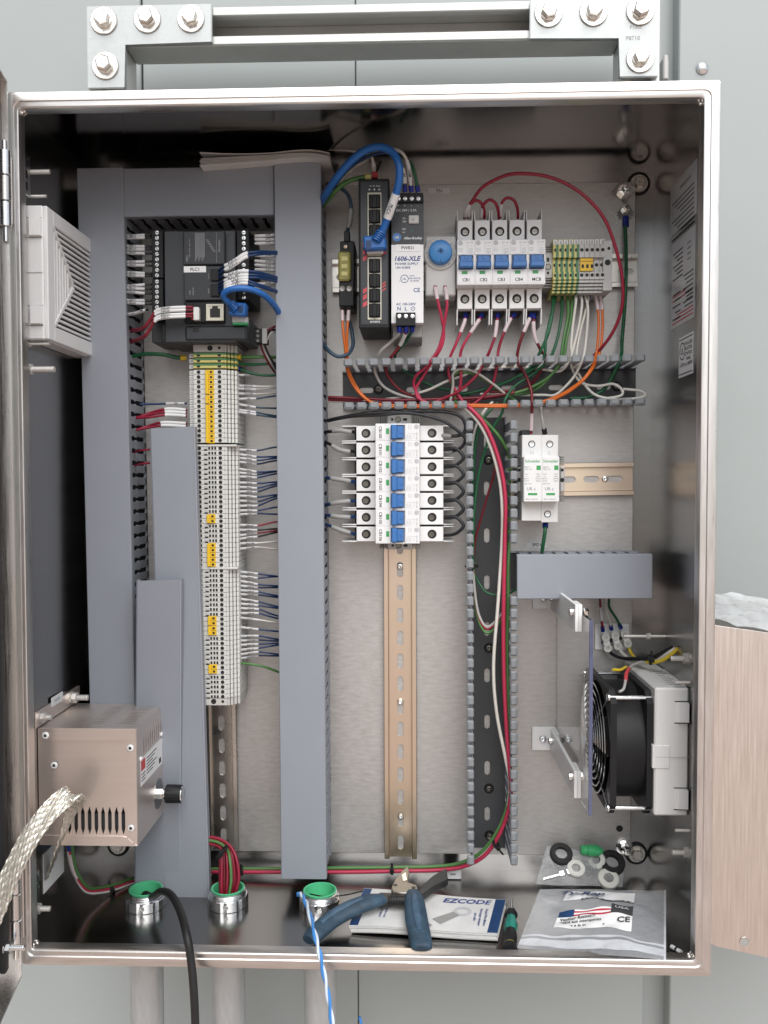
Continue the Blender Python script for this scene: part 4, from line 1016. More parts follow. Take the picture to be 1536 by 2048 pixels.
# front plate with nine vent slots
b = B(); o_ = Vector((0, YHB, 0))
sx0, sx1 = U(132, 1640, YHB).x, U(253.5, 1640, YHB).x; sz0, sz1 = U(150, 1669, YHB).z, U(150, 1612, YHB).z; nsl = 9; cw = (sx1-sx0)/nsl
def quad(b, x0_, x1_, z0_, z1_, y): b.poly([(x0_, y, z0_), (x1_, y, z0_), (x1_, y, z1_), (x0_, y, z1_)])
quad(b, hx0, hx1, sz1, hz1, YHB); quad(b, hx0, hx1, hz0, sz0, YHB); quad(b, hx0, sx0, sz0, sz1, YHB); quad(b, sx1, hx1, sz0, sz1, YHB)
for k in range(nsl): slot_cell(b, Vector((0, YHB, 0)), X, Z, -Y, (sx0+k*cw, sx0+(k+1)*cw, sz0, sz1), (sx0+(k+.5)*cw, (sz0+sz1)/2, (sz1-sz0)/2-1.9, 1.75), 1.2)
fr = part('front_plate', b, 'stainless_box', ht)
b = B(); b.box(hx0, hx1-2, YHB+7, YHB+8, hz0+2, hz1-2); part('dark_inside', b, 'hole', ht)
b = B()
for k in range(16):
    z_ = sz0+1.5+k*(sz1-sz0)*.62/16
    b.box(sx0+4, sx1-2, YHB+5, YHB+6.0, z_, z_+.8)
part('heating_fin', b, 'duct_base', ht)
# top and right side with slots
def side_slots(name, o_, u_, v_, n_, uw, vw, slots, m):
    """plate uw x vw with rows of slots running along v: slots = list of (u0,u1,n,vc,half,rad)"""
    b = B(); us = 0.0
    u0, u1, n, bands = slots
    def q(a0, a1, c0, c1): b.poly([o_+u_*a0+v_*c0, o_+u_*a1+v_*c0, o_+u_*a1+v_*c1, o_+u_*a0+v_*c1])
    q(0, u0, 0, vw); q(u1, uw, 0, vw); cv = 0.0
    for (c0, c1, half, rad) in bands:
        q(u0, u1, cv, c0); w_ = (u1-u0)/n
        for k in range(n): slot_cell(b, o_, u_, v_, n_, (u0+k*w_, u0+(k+1)*w_, c0, c1), (u0+(k+.5)*w_, (c0+c1)/2, half, rad), 1.0)
        cv = c1
    q(u0, u1, cv, vw)
    return part(name, b, m, ht)
hd_ = YHE-YHB; hwid_ = hx1-hx0; hhgt = hz1-hz0
side_slots('top_plate', Vector((hx0, YHB, hz1)), Y, X, Z, hd_, hwid_, (14, 80, 10, [(36, 60, 9.5, 1.1), (64, 88, 9.5, 1.1)]), 'stainless_box')
side_slots('side_plate', Vector((hx1, YHB, hz0)), Y, Z, X, hd_, hhgt, (18, 80, 9, [(76, 98, 9, 1.3)]), 'stainless_box')
b = B(); b.box(hx0, hx1-.4, YHB+.6, YHE, hz0, hz0+.8); b.box(hx0, hx1-.4, YHE-1, YHE, hz0, hz1-.2); part('shell', b, 'stainless_box', ht)
b = B(); b.box(hx0+3, hx1-3, YHB+12, YHE-3, hz0+3, hz1-4); part('core', b, 'hole', ht)  # filled black: the shade behind the vent slots is put into its colour
# folded flaps on the front
b = B(); f0, f1 = U(82, 1458, YHB).x, U(257, 1458, YHB).x; zf = U(150, 1481, YHB).z
pts = [(f0, YHB-1.3, hz1-.3), (hx1-1.5, YHB-1.3, hz1-.3), (f1+4, YHB-1.3, zf+5), (f1-2, YHB-1.3, zf+.5), (f0, YHB-1.3, zf)]
b.prism(pts, (0, 1.2, 0)); part('upper_flap', b, 'stainless_box', ht)
zf2 = U(150, 1671, YHB).z; b = B(); b.prism([(f0, YHB-1.3, hz0+.3), (hx1-1, YHB-1.3, hz0+.3), (f1-2, YHB-1.3, zf2-1), (f1-8, YHB-1.3, zf2), (f0, YHB-1.3, zf2)], (0, 1.2, 0)); part('lower_flap', b, 'stainless_box', ht)
xe = U(253, 1500, YHB).x; b = B(); b.prism([(xe, YHB-1.0, zf-3), (xe+3, YHB-1.0, zf+3), (hx1-.2, YHB-1.0, hz1-2), (hx1-.2, YHB-1.0, hz0+2), (xe+3, YHB-1.0, zf2-5), (xe, YHB-1.0, zf2)], (0, .9, 0)); part('side_flap', b, 'stainless_box', ht)
for (px, py) in ((91, 1471), (108.5, 1530.5), (260.5, 1496), (262, 1656)):
    c = U(px, py, YHB-1.4); b = B(); b.lathe(c, -Y, [(0, 3.4), (.7, 3.2), (1.3, 2.2), (1.2, 1.4)], 18, cap1=False); rv = part('rivet', b, 'alu_white', ht); b = B(); b.disc(c-Y*1.0, -Y, 1.5, 12); part('rivet_hole', b, 'hole', rv)
for (yy, zz) in ((YHB+12, hz1-32), (YHB+78, hz1-28)):
    b = B(); b.lathe((hx1, yy, zz), X, [(0, 2.4), (.8, 2.2), (1.4, 1.2)], 14); part('rivet', b, 'alu_white', ht)
b = B(); b.box(hx1+.15, hx1+.4, YHB+10, YHB+80, hz1-58, hz1-32, .05); lb = part('rating_label', b, 'label_white', ht)
b = B(); b.box(hx1+.42, hx1+.5, YHB+11, YHB+24, hz1-44, hz1-34, .01); part('red_square', b, 'red_print', lb)
b = B()
for k in range(6): b.box(hx1+.42, hx1+.5, YHB+28, YHB+60-(k % 3)*6, hz1-37-k*3, hz1-36-k*3)
for k in range(3): b.box(hx1+.42, hx1+.5, YHB+12, YHB+24, hz1-48-k*3, hz1-47-k*3)
b.box(hx1+.42, hx1+.5, YHB+68, YHB+75, hz1-55, hz1-50)
part('lettering', b, 'print', lb)
kc = Vector((hx1, YHB+66, UX(322, 1588, hx1+3).z))
kb = ht
b = B(); L = []
for d_, r_ in ((8, 8.4), (8.6, 9.2), (23, 9.0), (24, 8.4)):
    L.append([(kc.x+d_, kc.y+(r_-(0.5 if k % 2 and 8.5 < d_ < 23.5 else 0))*math.cos(2*math.pi*k/36), kc.z+(r_-(0.5 if k % 2 and 8.5 < d_ < 23.5 else 0))*math.sin(2*math.pi*k/36)) for k in range(36)])
b.loops(L, False, True, True); kb = part('knob', b, 'black_pl', ht)
b = B(); b.lathe(kc, X, [(0, 15), (.4, 15)], 30); part('dial_plate', b, 'stainless_in', kb)
b = B(); b.lathe(kc+X*.4, X, [(0, 5.5), (5, 5.5), (5.2, 4), (9, 4)], 6); part('nut', b, 'zinc_bright', kb)
b = B(); b.lathe(kc+X*24, X, [(0, 8.0), (.8, 7.6), (1.2, 6.6), (1.0, .1)], 30, cap1=False); part('cap', b, 'chrome', kb)
# wall flange above with two studs and a sticker
b = B(); b.box(T+.1, T+1.6, YHB-6, YHE+10, hz1+1, hz1+16, .3); fl = part('wall_flange', b, 'stainless_box', ht)
stud(ht, (T+1.6, YHB+4, hz1+9), X, 11, 2.6, True, 1.0); stud(ht, (T+1.6, YHE-12, hz1+9), X, 17, 3.0, True, 1.0)
b = B(); b.box(T+1.65, T+1.9, YHB+28, YHB+55, hz1+12, hz1+21, .05); o = part('sticker', b, 'label_white', ht); b = B(); b.box(T+1.92, T+1.98, YHB+35, YHB+48, hz1+15, hz1+18); part('print', b, 'print_lt', o)
# white rating card on the wall below the heater
zc = UX(110, 1725, T).z; cy = UX(110, 1725, T).y
b = B(); b.box(T+.2, T+.6, cy-28, cy+20, zc-18, zc+20, .1)
wc = solo('rating_card', b, 'label_white', 'white card stuck on the left wall under the heater', 'card')

# ================================================================== braided earth strap
def strap(pts, width_dirs, w, n=9):
    P = crv(pts, 14); N = len(P); t = thing('earth_strap', 'flat braided metal earth strap looping from heater box to door', 'strap', P[0])
    Wd = []
    for i in range(N):
        f_ = i/(N-1)*(len(width_dirs)-1); k = min(int(f_), len(width_dirs)-2); q = Vector(width_dirs[k]).lerp(Vector(width_dirs[k+1]), f_-k); tg = (P[min(i+1, N-1)]-P[max(0, i-1)]).normalized(); q = (q-tg*q.dot(tg)).normalized(); Wd.append((q, tg.cross(q)))
    b = B(); L = []
    for i in range(N): 
        q, nn = Wd[i]; L.append([P[i]-q*w/2-nn*.5, P[i]+q*w/2-nn*.5, P[i]+q*w/2+nn*.5, P[i]-q*w/2+nn*.5])
    b.loops(L, False, True, True); part('core', b, 'braid', t)
    for s in range(n):
        b = B(); pp = []
        for i in range(N):
            q, nn = Wd[i]; a = (s+.5)/n-.5
            wob = math.sin(i*1.35+s*2.1)*w/n*.28
            pp.append(P[i]+q*(a*w+wob)+nn*(.9*math.cos(i*1.35+s*2.1)*.6))
        b.tube(pp, w/n*.62, 6, smooth=False); part('strand', b, 'braid', t)
    return t
strap([UX(92, 1745, T)+X*3, U(118, 1690, 28), U(143, 1625, 14), U(150, 1600, 2), U(136, 1592, -6), U(100, 1622, -16), U(62, 1672, -26), U(28, 1735, -34), U(0, 1800, -40), U(-30, 1870, -46)],
      [(0, 1, .5), (.2, 1, .5), (.6, .8, -.3), (.8, .3, -.5), (.85, -.1, -.5), (.85, -.15, -.45), (.9, -.1, -.3), (.9, 0, -.2)], 17)

# ================================================================== left air filter
fY0, fY1 = 22.0, 142.0; fx1 = 24.0; fz1, fz0 = U(94, 410, fY0).z, U(100, 679, fY0).z
af = thing('air_filter', 'white plastic air filter with ribbed grille on the upper left wall', 'air filter', (T, fY0, fz0))
b = B(); b.box(T+.1, fx1-4, fY0, fY1, fz0, fz1, 1.2); part('housing', b, 'white_br', af)
b = B(); b.box(fx1-4.1, fx1, fY0+.4, fY0+14, fz0+.4, fz1-.4, .8); b.box(fx1-4.1, fx1, fY1-12, fY1-.4, fz0+.4, fz1-.4, .8); b.box(fx1-4.1, fx1-.05, fY0+13.5, fY1-12, fz1-14, fz1-.4, .8); b.box(fx1-4.1, fx1-.05, fY0+13.5, fY1-12, fz0+.4, fz0+14, .8); part('frame', b, 'white_br', af)
b = B(); b.box(fx1-4.05, fx1-3.8, fY0+14, fY1-12, fz0+14, fz1-14); part('recess', b, 'hole', af)
gy0, gy1, gz0, gz1 = fY0+14, fY1-12, fz0+14, fz1-14; gcy, gcz = (gy0+gy1)/2, (gz0+gz1)/2
for k in range(6):                      # ribs parallel to the near edge, and across
    yy = gy0+4+k*6.2; sp_ = (gz1-gz0)/2*(1-.9*(yy-gy0)/(gcy-gy0)*.85)
    b = B(); b.box(fx1-3.5, fx1-.6, yy-1.3, yy+1.3, gcz-sp_, gcz+sp_, .3); part('rib', b, 'white_br', af)
for k in range(9):
    zz = gz1-3-k*5.0; off = abs(zz-gcz)/(gz1-gcz); y0_ = gcy-(gcy-gy0)*off*.85
    for z2 in (zz, 2*gcz-zz):
        b = B(); b.box(fx1-3.4, fx1-.7, y0_, gy1, z2-1.1, z2+1.1, .3); part('rib', b, 'white_br', af)
for s in (-1, 1):
    b = B(); b.obox((fx1-1.8, (gy0+gcy)/2, gcz+s*(gz1-gcz)/2), Vector((1.9, 0, 0)), Vector((0, (gcy-gy0)/2, -s*(gz1-gcz)/2)), Vector((0, 1.1, s*1.1))); part('diagonal_rib', b, 'white_br', af)
for (a_, c_) in ((436, 474), (612, 650)):
    z1_, z0_ = U(70, a_, fY0).z, U(70, c_, fY0).z
    b = B(); b.prism([(9, fY0-.1, z0_), (9, fY0-3.5, z0_+1), (fx1-5, fY0-3.0, z0_+1), (fx1-4.5, fY0-.1, z0_)], (0, 0, z1_-z0_-1)); part('clip', b, 'white_br', af)
    b = B(); b.box(2.5, fx1-4.6, fY0-.12, fY0-.02, z1_+.1, z1_+.8); b.box(2.5, fx1-4.6, fY0-.12, fY0-.02, z0_-.9, z0_-.1); part('gap', b, 'grey_dk', af)
b = B(); b.box(2.5, fx1-4.3, fY0-.6, fY0-.02, gcz-.2, gcz+.5, .1); part('joint', b, 'grey_pl', af)

# ================================================================== fan with filter housing on the right wall
nY0, nY1 = 66.0, 185.0; nx0, nx1 = U(1221, 1500, nY0).x, U(1306, 1500, nY0).x; nz1, nz0 = U(1260, 1386, nY0).z, U(1260, 1634, nY0).z
fn = thing('cooling_fan', 'black cooling fan with chrome finger guard on the right wall', 'fan', ((nx0+nx1)/2, nY0, nz0))
ncy, ncz = (nY0+nY1)/2, (nz0+nz1)/2; hs_ = (nY1-nY0)/2
def fan_plate(x0_, x1_):
    b = B(); seg = 32; o1 = []; i1 = []
    for k in range(seg):
        a = 2*math.pi*(k+.5)/seg; dy, dz = math.cos(a), math.sin(a); kk = min(hs_/max(abs(dy), abs(dz)), hs_*1.32); o1.append((dy*kk, dz*kk)); i1.append((dy*hs_*.95, dz*hs_*.95))
    Ls = [[(x0_, ncy+p[0], ncz+p[1]) for p in i1], [(x0_, ncy+p[0], ncz+p[1]) for p in o1], [(x1_, ncy+p[0], ncz+p[1]) for p in o1], [(x1_, ncy+p[0], ncz+p[1]) for p in i1]]
    b.loops(Ls, close=True); return part('frame_plate', b, 'black_pl', fn)
fan_plate(nx0, nx0+5.8); fan_plate(nx1-5.8, nx1)
b = B(); b.lathe((nx0+4, ncy, ncz), X, [(0, hs_*.965), (nx1-nx0-8, hs_*.965), (nx1-nx0-8, hs_*.93), (0, hs_*.93)], 40, cap0=False, cap1=False); part('barrel', b, 'black_pl', fn)
b = B(); b.lathe((nx0+8, ncy, ncz), X, [(0, 18), (1, 20), (24, 20)], 28); hub_ = part('rotor_hub', b, 'black_pl', fn)
for k in range(7):
    a0 = 2*math.pi*k/7; b = B(); pts0, pts1 = [], []
    for j, rr in enumerate((19, 36, 54)):
        for (dx, da, L_) in ((nx0+11, 0, pts0), (nx0+30, .55, pts1)): L_.append(Vector((dx, ncy+rr*math.cos(a0+da), ncz+rr*math.sin(a0+da))))
    for j in range(2): b.prism([pts0[j], pts0[j+1], pts1[j+1], pts1[j]], (1.2, 0, 0))
    part('blade', b, 'black_pl', fn)
for (dy, dz) in ((-1, 1), (-1, -1), (1, 1), (1, -1)):
    c = Vector((nx0, ncy+dy*(hs_-6.5), ncz+dz*(hs_-6.5)))
    b = B(); b.tube([c-X*1+Y*0, c+X*(nx1-nx0)], 1.9, 10, smooth=False); part('rod', b, 'zinc_bright', fn)
    b = B(); b.lathe(c-X*.2, -X, [(0, 4.0), (1.2, 3.9), (2.4, 2.6), (2.6, .1)], 16, cap1=False); part('screw', b, 'chrome', fn)
gd = thing('finger_guard', 'round chrome wire finger guard on the fan face', 'fan guard', (nx0-4, ncy, ncz))
for k in range(8):
    rr = 8+k*6.6; xg = nx0-3-6*(1-(rr/58)**2)*.8; b = B(); pts = [(xg, ncy+rr*math.cos(2*math.pi*j/40), ncz+rr*math.sin(2*math.pi*j/40)) for j in range(41)]
    b.tube(pts, .85, 6, smooth=False); part('ring', b, 'chrome', gd)
for k in range(4):
    a = R(45+90*k); b = B(); b.tube([(nx0-7.8, ncy+6*math.cos(a), ncz+6*math.sin(a)), (nx0-6, ncy+36*math.cos(a), ncz+36*math.sin(a)), (nx0-2.4, ncy+60*math.cos(a), ncz+60*math.sin(a)), (nx0-.8, ncy+(hs_-6)*1.414*math.cos(a), ncz+(hs_-6)*1.414*math.sin(a))], .9, 6); part('spoke', b, 'chrome', gd)
FY0 = 62.0; gx0 = nx1+.4; gx1 = W-T-.3; gz1_, gz0_ = U(1330, 1376, FY0).z, U(1330, 1632, FY0).z
fb = thing('fan_housing', 'white plastic filter housing between the fan and right wall', 'fan housing', (gx1, FY0, gz0_))
b = B(); b.box(gx0, gx1, FY0, FY0+122, gz0_, gz1_, 1.5); part('housing', b, 'white_pl', fb)
b = B(); b.box(gx0-2.2, gx0+14, FY0-1.0, FY0+8, ncz-11, ncz+11, .5); part('latch', b, 'white_pl', fb)
b = B(); b.box(gx0+.5, gx1, FY0-1.2, FY0-.9, ncz-.3, ncz+.3); part('joint', b, 'grey_pl', fb)
for (a_, c_) in ((1404, 1445), (1577, 1618)):
    z1_, z0_ = U(1360, a_, FY0).z, U(1360, c_, FY0).z; b = B(); b.prism([(gx0+20, FY0-.1, z0_), (gx0+22, FY0-3.5, z0_+1), (gx1-1, FY0-4, z0_+1), (gx1-1, FY0-.1, z0_)], (0, 0, z1_-z0_-1)); part('clip', b, 'white_br', fb)
    b = B(); b.box(gx0+18, gx1-1, FY0-.15, FY0-.05, z1_, z1_+1.0); b.box(gx0+18, gx1-1, FY0-.15, FY0-.05, z0_-1.1, z0_-.1); part('gap', b, 'hole', fb)
b = B(); b.box(gx0+14, gx1, FY0+6, FY0+80, gz1_+.1, gz1_+.5, .1); lb = part('rating_label', b, 'paper', fb)
b = B()
for k in range(8): b.box(gx0+16, gx1-4-(k % 3)*2, FY0+10+k*8, FY0+13+k*8, gz1_+.52, gz1_+.6)
part('lettering', b, 'print_grey', lb)

# ================================================================== clear shield with angle brackets
mat('acrylic', (0.93, 0.95, 0.97), 0.03, trans=1.0, ior=1.12, spec=0.3)
sx_ = 505.2; sY0, sY1 = 12.0, 186.0; z1_, z0_ = 309.8, 136.6
sh = thing('clear_shield', 'upright clear acrylic sheet with bluish edge left of the fan', 'shield', (sx_, sY1, z0_))
b = B(); b.box(sx_, sx_+3.2, sY0+.8, sY1, z0_, z1_, 0); part('sheet', b, 'acrylic', sh)
b = B(); b.box(sx_-.05, sx_+3.25, sY0-.6, sY0+.7, z0_, z1_, .2); part('front_edge', b, 'acrylic_edge', sh)
for (py, lbl) in ((1194, 'upper'), (1476, 'lower')):
    zc = U(1085, py, YP).z; t = thing('angle_bracket', f'{lbl} white aluminium angle bracket holding the clear sheet', 'bracket', (sx_, YP, zc), 'angle brackets of the clear sheet')
    b = B(); b.box(sx_-25.6, sx_-.2, YP-3.0, YP-.1, zc-12.7, zc+12.7, .3); part('wall_leg', b, 'alu_white', t)
    b = B(); b.box(sx_-3.2, sx_-.1, YP-26, YP-3.05, zc-12.7, zc+12.7, .3); part('side_leg', b, 'alu_white', t)
    b = B(); b.box(sx_-6.6, sx_-3.4, 44, YP-8, zc-12.5, zc+12.5, .3); part('arm', b, 'alu_white', t)
    b = B(); b.box(sx_-3.2, sx_-.1, 44, 70, zc-12.5, zc+12.5, .3); part('tab', b, 'alu_white', t)
    s_ = screw(t, Vector((sx_-14, YP-3.1, zc)), 4.2, 'zinc_bright')
    for yy, dz in ((56, 4), (YP-16, 2)):
        b = B(); b.lathe((sx_-6.6, yy, zc+dz), -X, [(0, 4.2), (3, 4.0), (4, 3.0)], 14); part('bolt', b, 'chrome', t)
        b = B(); b.lathe((sx_+3.2, yy, zc+dz), X, [(0, 4.0), (3, 4.0), (5, 2.4)], 6); part('nut', b, 'chrome', t)
c = U(1140, 1478, YP); screw(pl, c-Y*.2, 4.2, 'zinc_bright')

# ================================================================== white connector strip near the fan
cs = thing('connector_strip', 'white three way connector strip on a small plate above the fan', 'connector', U(1223, 1275, YP))
b = B(); pbx(b, 1190, 1247, 1258, 1300, YP-2.5, YP-.2, .4); part('plate', b, 'alu_white', cs)
for k in range(3):
    c1, c2 = U(1211+19*k, 1275-3.5*k, YP-14), U(1215+20*k, 1296-4.5*k, YP-14)
    b = B(); b.obox((c1+c2)/2+Y*5.5, X*3.6, Y*6, (c1-c2)/2*1.35, .8); q = part('pole', b, 'white_br', cs)
    for c in (c1, c2):
        b = B(); b.lathe(c-Y*.6, -Y, [(0, 4.4), (1.6, 4.2), (1.6, 2.4), (.6, 2.2)], 16, cap1=False); part('barrel', b, 'nylon', q)
        b = B(); b.disc(c-Y*.9, -Y, 2.2, 10); part('screw', b, 'grey_pl', q)
b = B(); a_, c_ = U(1203, 1285, YP-10), U(1257, 1272, YP-10); b.tube([a_, c_], 2.0, 8); part('rib', b, 'black_pl', cs)

# ================================================================== booklet, papers and stickers
zb_ = U(594, 322, YF-2).z+.4
bk_ = thing('booklet', 'dog-eared white booklet lying on top of the ducts', 'booklet', (205, 110, zb_))
yBk = 112.0
def bookz(px, yl): return U(px, yl, yBk).z
nB = 14
for k in range(7):
    b = B(); L0 = []
    for i in range(nB+1):
        f_ = i/nB; px = 399+(659-399)*f_+(k % 3)*1.5*(1-f_)
        if k < 6: yl = 331-k*2.6 if f_ == 0 else (331-k*2.6)*(1-min(1, f_/.62))+(319-k*1.9)*min(1, f_/.62)
        else: yl = 305+3*math.sin(f_*5)
        if f_ > .6: yl += -3.2*math.sin((f_-.6)/.4*3.14)+(k-3)*.4*(f_-.6)/.4
        if f_ > .9: yl += 3.0*(f_-.9)/.1
        p = U(px, yl, yBk); L0.append(p)
    L1 = [Vector((p.x, 188, max(p.z, zb_+.2*k) if p.x > 215 else p.z+2)) for p in L0]
    V0 = [b.bm.verts.new(p) for p in L0]; V1 = [b.bm.verts.new(p) for p in L1]
    V2 = [b.bm.verts.new(p+Z*.5) for p in L0]; V3 = [b.bm.verts.new(p+Z*.5) for p in L1]
    for i in range(nB): b.bm.faces.new((V0[i], V0[i+1], V1[i+1], V1[i])); b.bm.faces.new((V2[i], V3[i], V3[i+1], V2[i+1])); b.bm.faces.new((V0[i], V2[i], V2[i+1], V0[i+1]))
    b.bm.faces.new((V0[0], V1[0], V3[0], V2[0])); b.bm.faces.new((V0[-1], V2[-1], V3[-1], V1[-1]))
    part('page', b, 'paper', bk_)
def wallpaper(name, label, pxs, m, cat, lines, frame=False):
    P = [UX(px, py, W-T-.35) for px, py in pxs]
    t = thing(name, label, cat, P[3], 'papers on the right wall')
    y0_ = (P[1].y+P[2].y)/2; y1_ = (P[0].y+P[3].y)/2; z1_ = (P[0].z+P[1].z)/2; z0_ = (P[2].z+P[3].z)/2; xx = W-T-.35
    b = B(); b.box(xx, xx+.3, y0_, y1_, z0_, z1_); part('sheet', b, m, t)
    return t, xx-.06, y0_, y1_, z0_, z1_
mat('vinyl', (0.52, 0.52, 0.52), 0.25, var=0.03, vscale=30)
t, xx, y0_, y1_, z0_, z1_ = wallpaper('warning_sheet', 'grey printed sheet high on the right wall', ((1341, 376), (1394, 317), (1392, 426), (1340, 476)), 'vinyl', 'sheet', 8)
b = B(); b.text('PRODUCT DATA', (xx, (y0_+y1_)/2-8, z1_-10), -Y, Z, 3.0)
for k in range(9): b.box(xx-.02, xx, y0_+6, y1_-6-(k % 4)*9, z1_-20-k*4.4, z1_-18.6-k*4.4)
part('lettering', b, 'print', t)
t, xx, y0_, y1_, z0_, z1_ = wallpaper('rating_sheet', 'long printed sheet with red lines on the right wall', ((1345, 489), (1392, 448), (1387, 634), (1341, 662)), 'vinyl', 'sheet', 8)
b = B()
for k in range(7): b.box(xx-.02, xx, (y0_+y1_)/2, y1_-5-(k % 3)*6, z1_-12-k*4.2, z1_-10.6-k*4.2)
for k in range(4): b.box(xx-.02, xx, y0_+12, y0_+22, z1_-12-k*5, z1_-11-k*5)
for k in range(8): b.box(xx-.02, xx, y0_+4, y0_+34-(k % 3)*5, z1_-40-k*4.2, z1_-38.8-k*4.2)
for k in range(5): b.box(xx-.02, xx, y1_-30, y1_-5-(k % 2)*8, z1_-52-k*6, z1_-50.6-k*6)
for k in range(3): b.box(xx-.02, xx, y0_+6, y0_+24, z0_+20+k*3, z0_+21+k*3)
part('lettering', b, 'print', t)
b = B()
for k in range(2): b.box(xx-.02, xx, y0_+26, y1_-4, z0_+26+k*4, z0_+27.2+k*4)
for k in range(3): b.box(xx-.02, xx, y0_+3, y1_-3-(k*8), z0_+4+k*3.4, z0_+5.2+k*3.4)
part('red_lettering', b, 'print_red', t)
t, xx, y0_, y1_, z0_, z1_ = wallpaper('certification_sticker', 'white sticker with black frame reading enclosed industrial control panel', ((1358, 677), (1387, 662), (1385, 746), (1357, 757)), 'label_white', 'sticker', 4)
b = B(); b.box(xx-.02, xx, y0_+1, y1_-1, z1_-3.2, z1_-2.2); b.box(xx-.02, xx, y0_+1, y1_-1, z0_+2.2, z0_+3.2)
for k, s in enumerate(('ENCLOSED', 'INDUSTRIAL', 'CONTROL', 'PANEL', 'No. E488399')): b.text(s, (xx-.03, y0_+(y1_-y0_)*.30, z1_-8-k*(z1_-z0_-14)/5), -Y, Z, 3.2, wmax=(y1_-y0_)*.5)
cc = Vector((xx-.03, y0_+(y1_-y0_)*.74, z1_-14)); n = 24
b.loops([[cc+Vector((0, 8.5*math.cos(2*math.pi*k/n), 8.5*math.sin(2*math.pi*k/n))) for k in range(n)], [cc+Vector((0, 7.2*math.cos(2*math.pi*k/n), 7.2*math.sin(2*math.pi*k/n))) for k in range(n)]])
b.text('UL', cc, -Y, Z, 6, wmax=9); b.text('LISTED', cc-Z*13, -Y, Z, 3, wmax=14)
part('lettering', b, 'print', t)

# ================================================================== wire marker book
def fl_(px, py, z=10.0): return UZ(px, py, z)
TLb, TRb, BRb, BLb = fl_(728, 1776), fl_(1012, 1800), fl_(995, 1868), fl_(698, 1851)
mb = thing('marker_book', 'white and blue wire marker book lying under the pliers', 'book', Vector((BLb.x, BLb.y, T)))
def bl(u_, v_, z=0.0):          # u along left->right, v front->back
    return (BLb*(1-u_)+BRb*u_)*(1-v_)+(TLb*(1-u_)+TRb*u_)*v_+Z*(z+1.6*math.sin(u_*3.1)*.6*(1-v_)+.6*math.sin(u_*7))
def sheet(b, u0, u1, v0, v1, z, th, nu=14):
    A = []
    for k in range(nu+1):
        u_ = u0+(u1-u0)*k/nu; A.append([bl(u_, v0, z), bl(u_, v1, z), bl(u_, v1, z-th), bl(u_, v0, z-th)])
    V = [[b.bm.verts.new(p) for p in r] for r in A]
    for k in range(nu):
        for j in range(4): b.bm.faces.new((V[k][j], V[k][(j+1) % 4], V[k+1][(j+1) % 4], V[k+1][j]))
    b.bm.faces.new(V[0][::-1]); b.bm.faces.new(V[-1]); return b
for k in range(5): part('page', sheet(B(), .004*k, 1-.004*((k*3) % 4), .006*((k*2) % 3), 1-.01*(k % 2), -1.1-k*1.35, 1.0), 'paper', mb)
cv = part('cover', sheet(B(), 0, 1, 0, 1, 0, .7), 'book_cover', mb)
part('blue_band', sheet(B(), .93, .999, .01, .99, .12, .08, 3), 'book_blue', cv)
part('blue_band', sheet(B(), .001, .06, .01, .99, .12, .08, 3), 'book_blue', cv)
uu = (BRb-BLb).normalized(); vv = (TLb-BLb+TRb-BRb).normalized()
b = B(); c = bl(.745, .86, .5); b.text('~EZCODE', c, uu+vv*.0, vv, 8.5, wmax=58); part('lettering', b, 'print_blue', cv)
b = B()
for k, s in enumerate(('Printed Wire Markers', 'Porte-pages marqueur', 'para cable')): b.text(s, bl(.895-.035*k, .42, .5), -vv, uu, 2.6, wmax=48)
for k, s in enumerate(('Wire marker book', 'Carnet de reperes')): b.text(s, bl(.22-.03*k, .4, .5), -vv, uu, 2.4, wmax=40)
part('small_lettering', b, 'print_blue', cv)
b = B(); rc_ = bl(.73, .56, .6); n = 24
b.loops([[rc_+uu*9*math.cos(2*math.pi*k/n)+vv*9*math.sin(2*math.pi*k/n) for k in range(n)], [rc_+uu*5.5*math.cos(2*math.pi*k/n)+vv*5.5*math.sin(2*math.pi*k/n) for k in range(n)]])
part('ring_print', b, 'print_lt', cv)
b = B(); e_ = bl(.50, .06, .6); dd = (e_-rc_).normalized(); pp = dd.cross(Z).normalized()
b.poly([rc_+dd*8+pp*4.4, rc_+dd*8-pp*4.4, rc_+dd*34-pp*6, rc_+dd*34+pp*6]); b.poly([rc_+dd*42+pp*4, rc_+dd*42-pp*4, e_-pp*4, e_+pp*4]); part('lug_print', b, 'grey_dk', cv, flat=True)

# ================================================================== pliers
def zs(px, py, z): return UZ(px, py, z)
pw = thing('pliers', 'worn blue handled cutting pliers lying open across the marker book', 'pliers', zs(800, 1800, 16))
def handle(path, ws, m, name):
    P = crv(path, 8); N = len(P); b = B(); L = []
    for i, p in enumerate(P):
        tg = (P[min(i+1, N-1)]-P[max(i-1, 0)]).normalized(); sd_ = tg.cross(Z).normalized(); up = sd_.cross(tg)
        f_ = i/(N-1)*(len(ws)-1); k = min(int(f_), len(ws)-2); w = ws[k]+(ws[k+1]-ws[k])*(f_-k)
        L.append([p+sd_*w*math.cos(2*math.pi*j/16)*(1 if abs(math.cos(2*math.pi*j/16)) < .9 else .97)+up*w*.62*math.sin(2*math.pi*j/16) for j in range(16)])
    b.loops(L, False, True, True); return part(name, b, m, pw)
h1 = [zs(766, 1798, 22), zs(742, 1803, 23), zs(706, 1816, 20), zs(664, 1839, 15), zs(630, 1868, 11), zs(616, 1880, 10)]
h2 = [zs(826, 1788, 22), zs(829, 1806, 23), zs(833, 1838, 20), zs(839, 1870, 16), zs(843, 1893, 14), zs(844, 1900, 13)]
handle(h1, (7.5, 10.0, 11.0, 10.6, 10.0, 6.5), 'pliers_blue', 'handle'); handle(h2, (8.4, 10.4, 11.2, 10.8, 10.4, 7.0), 'pliers_blue', 'handle')
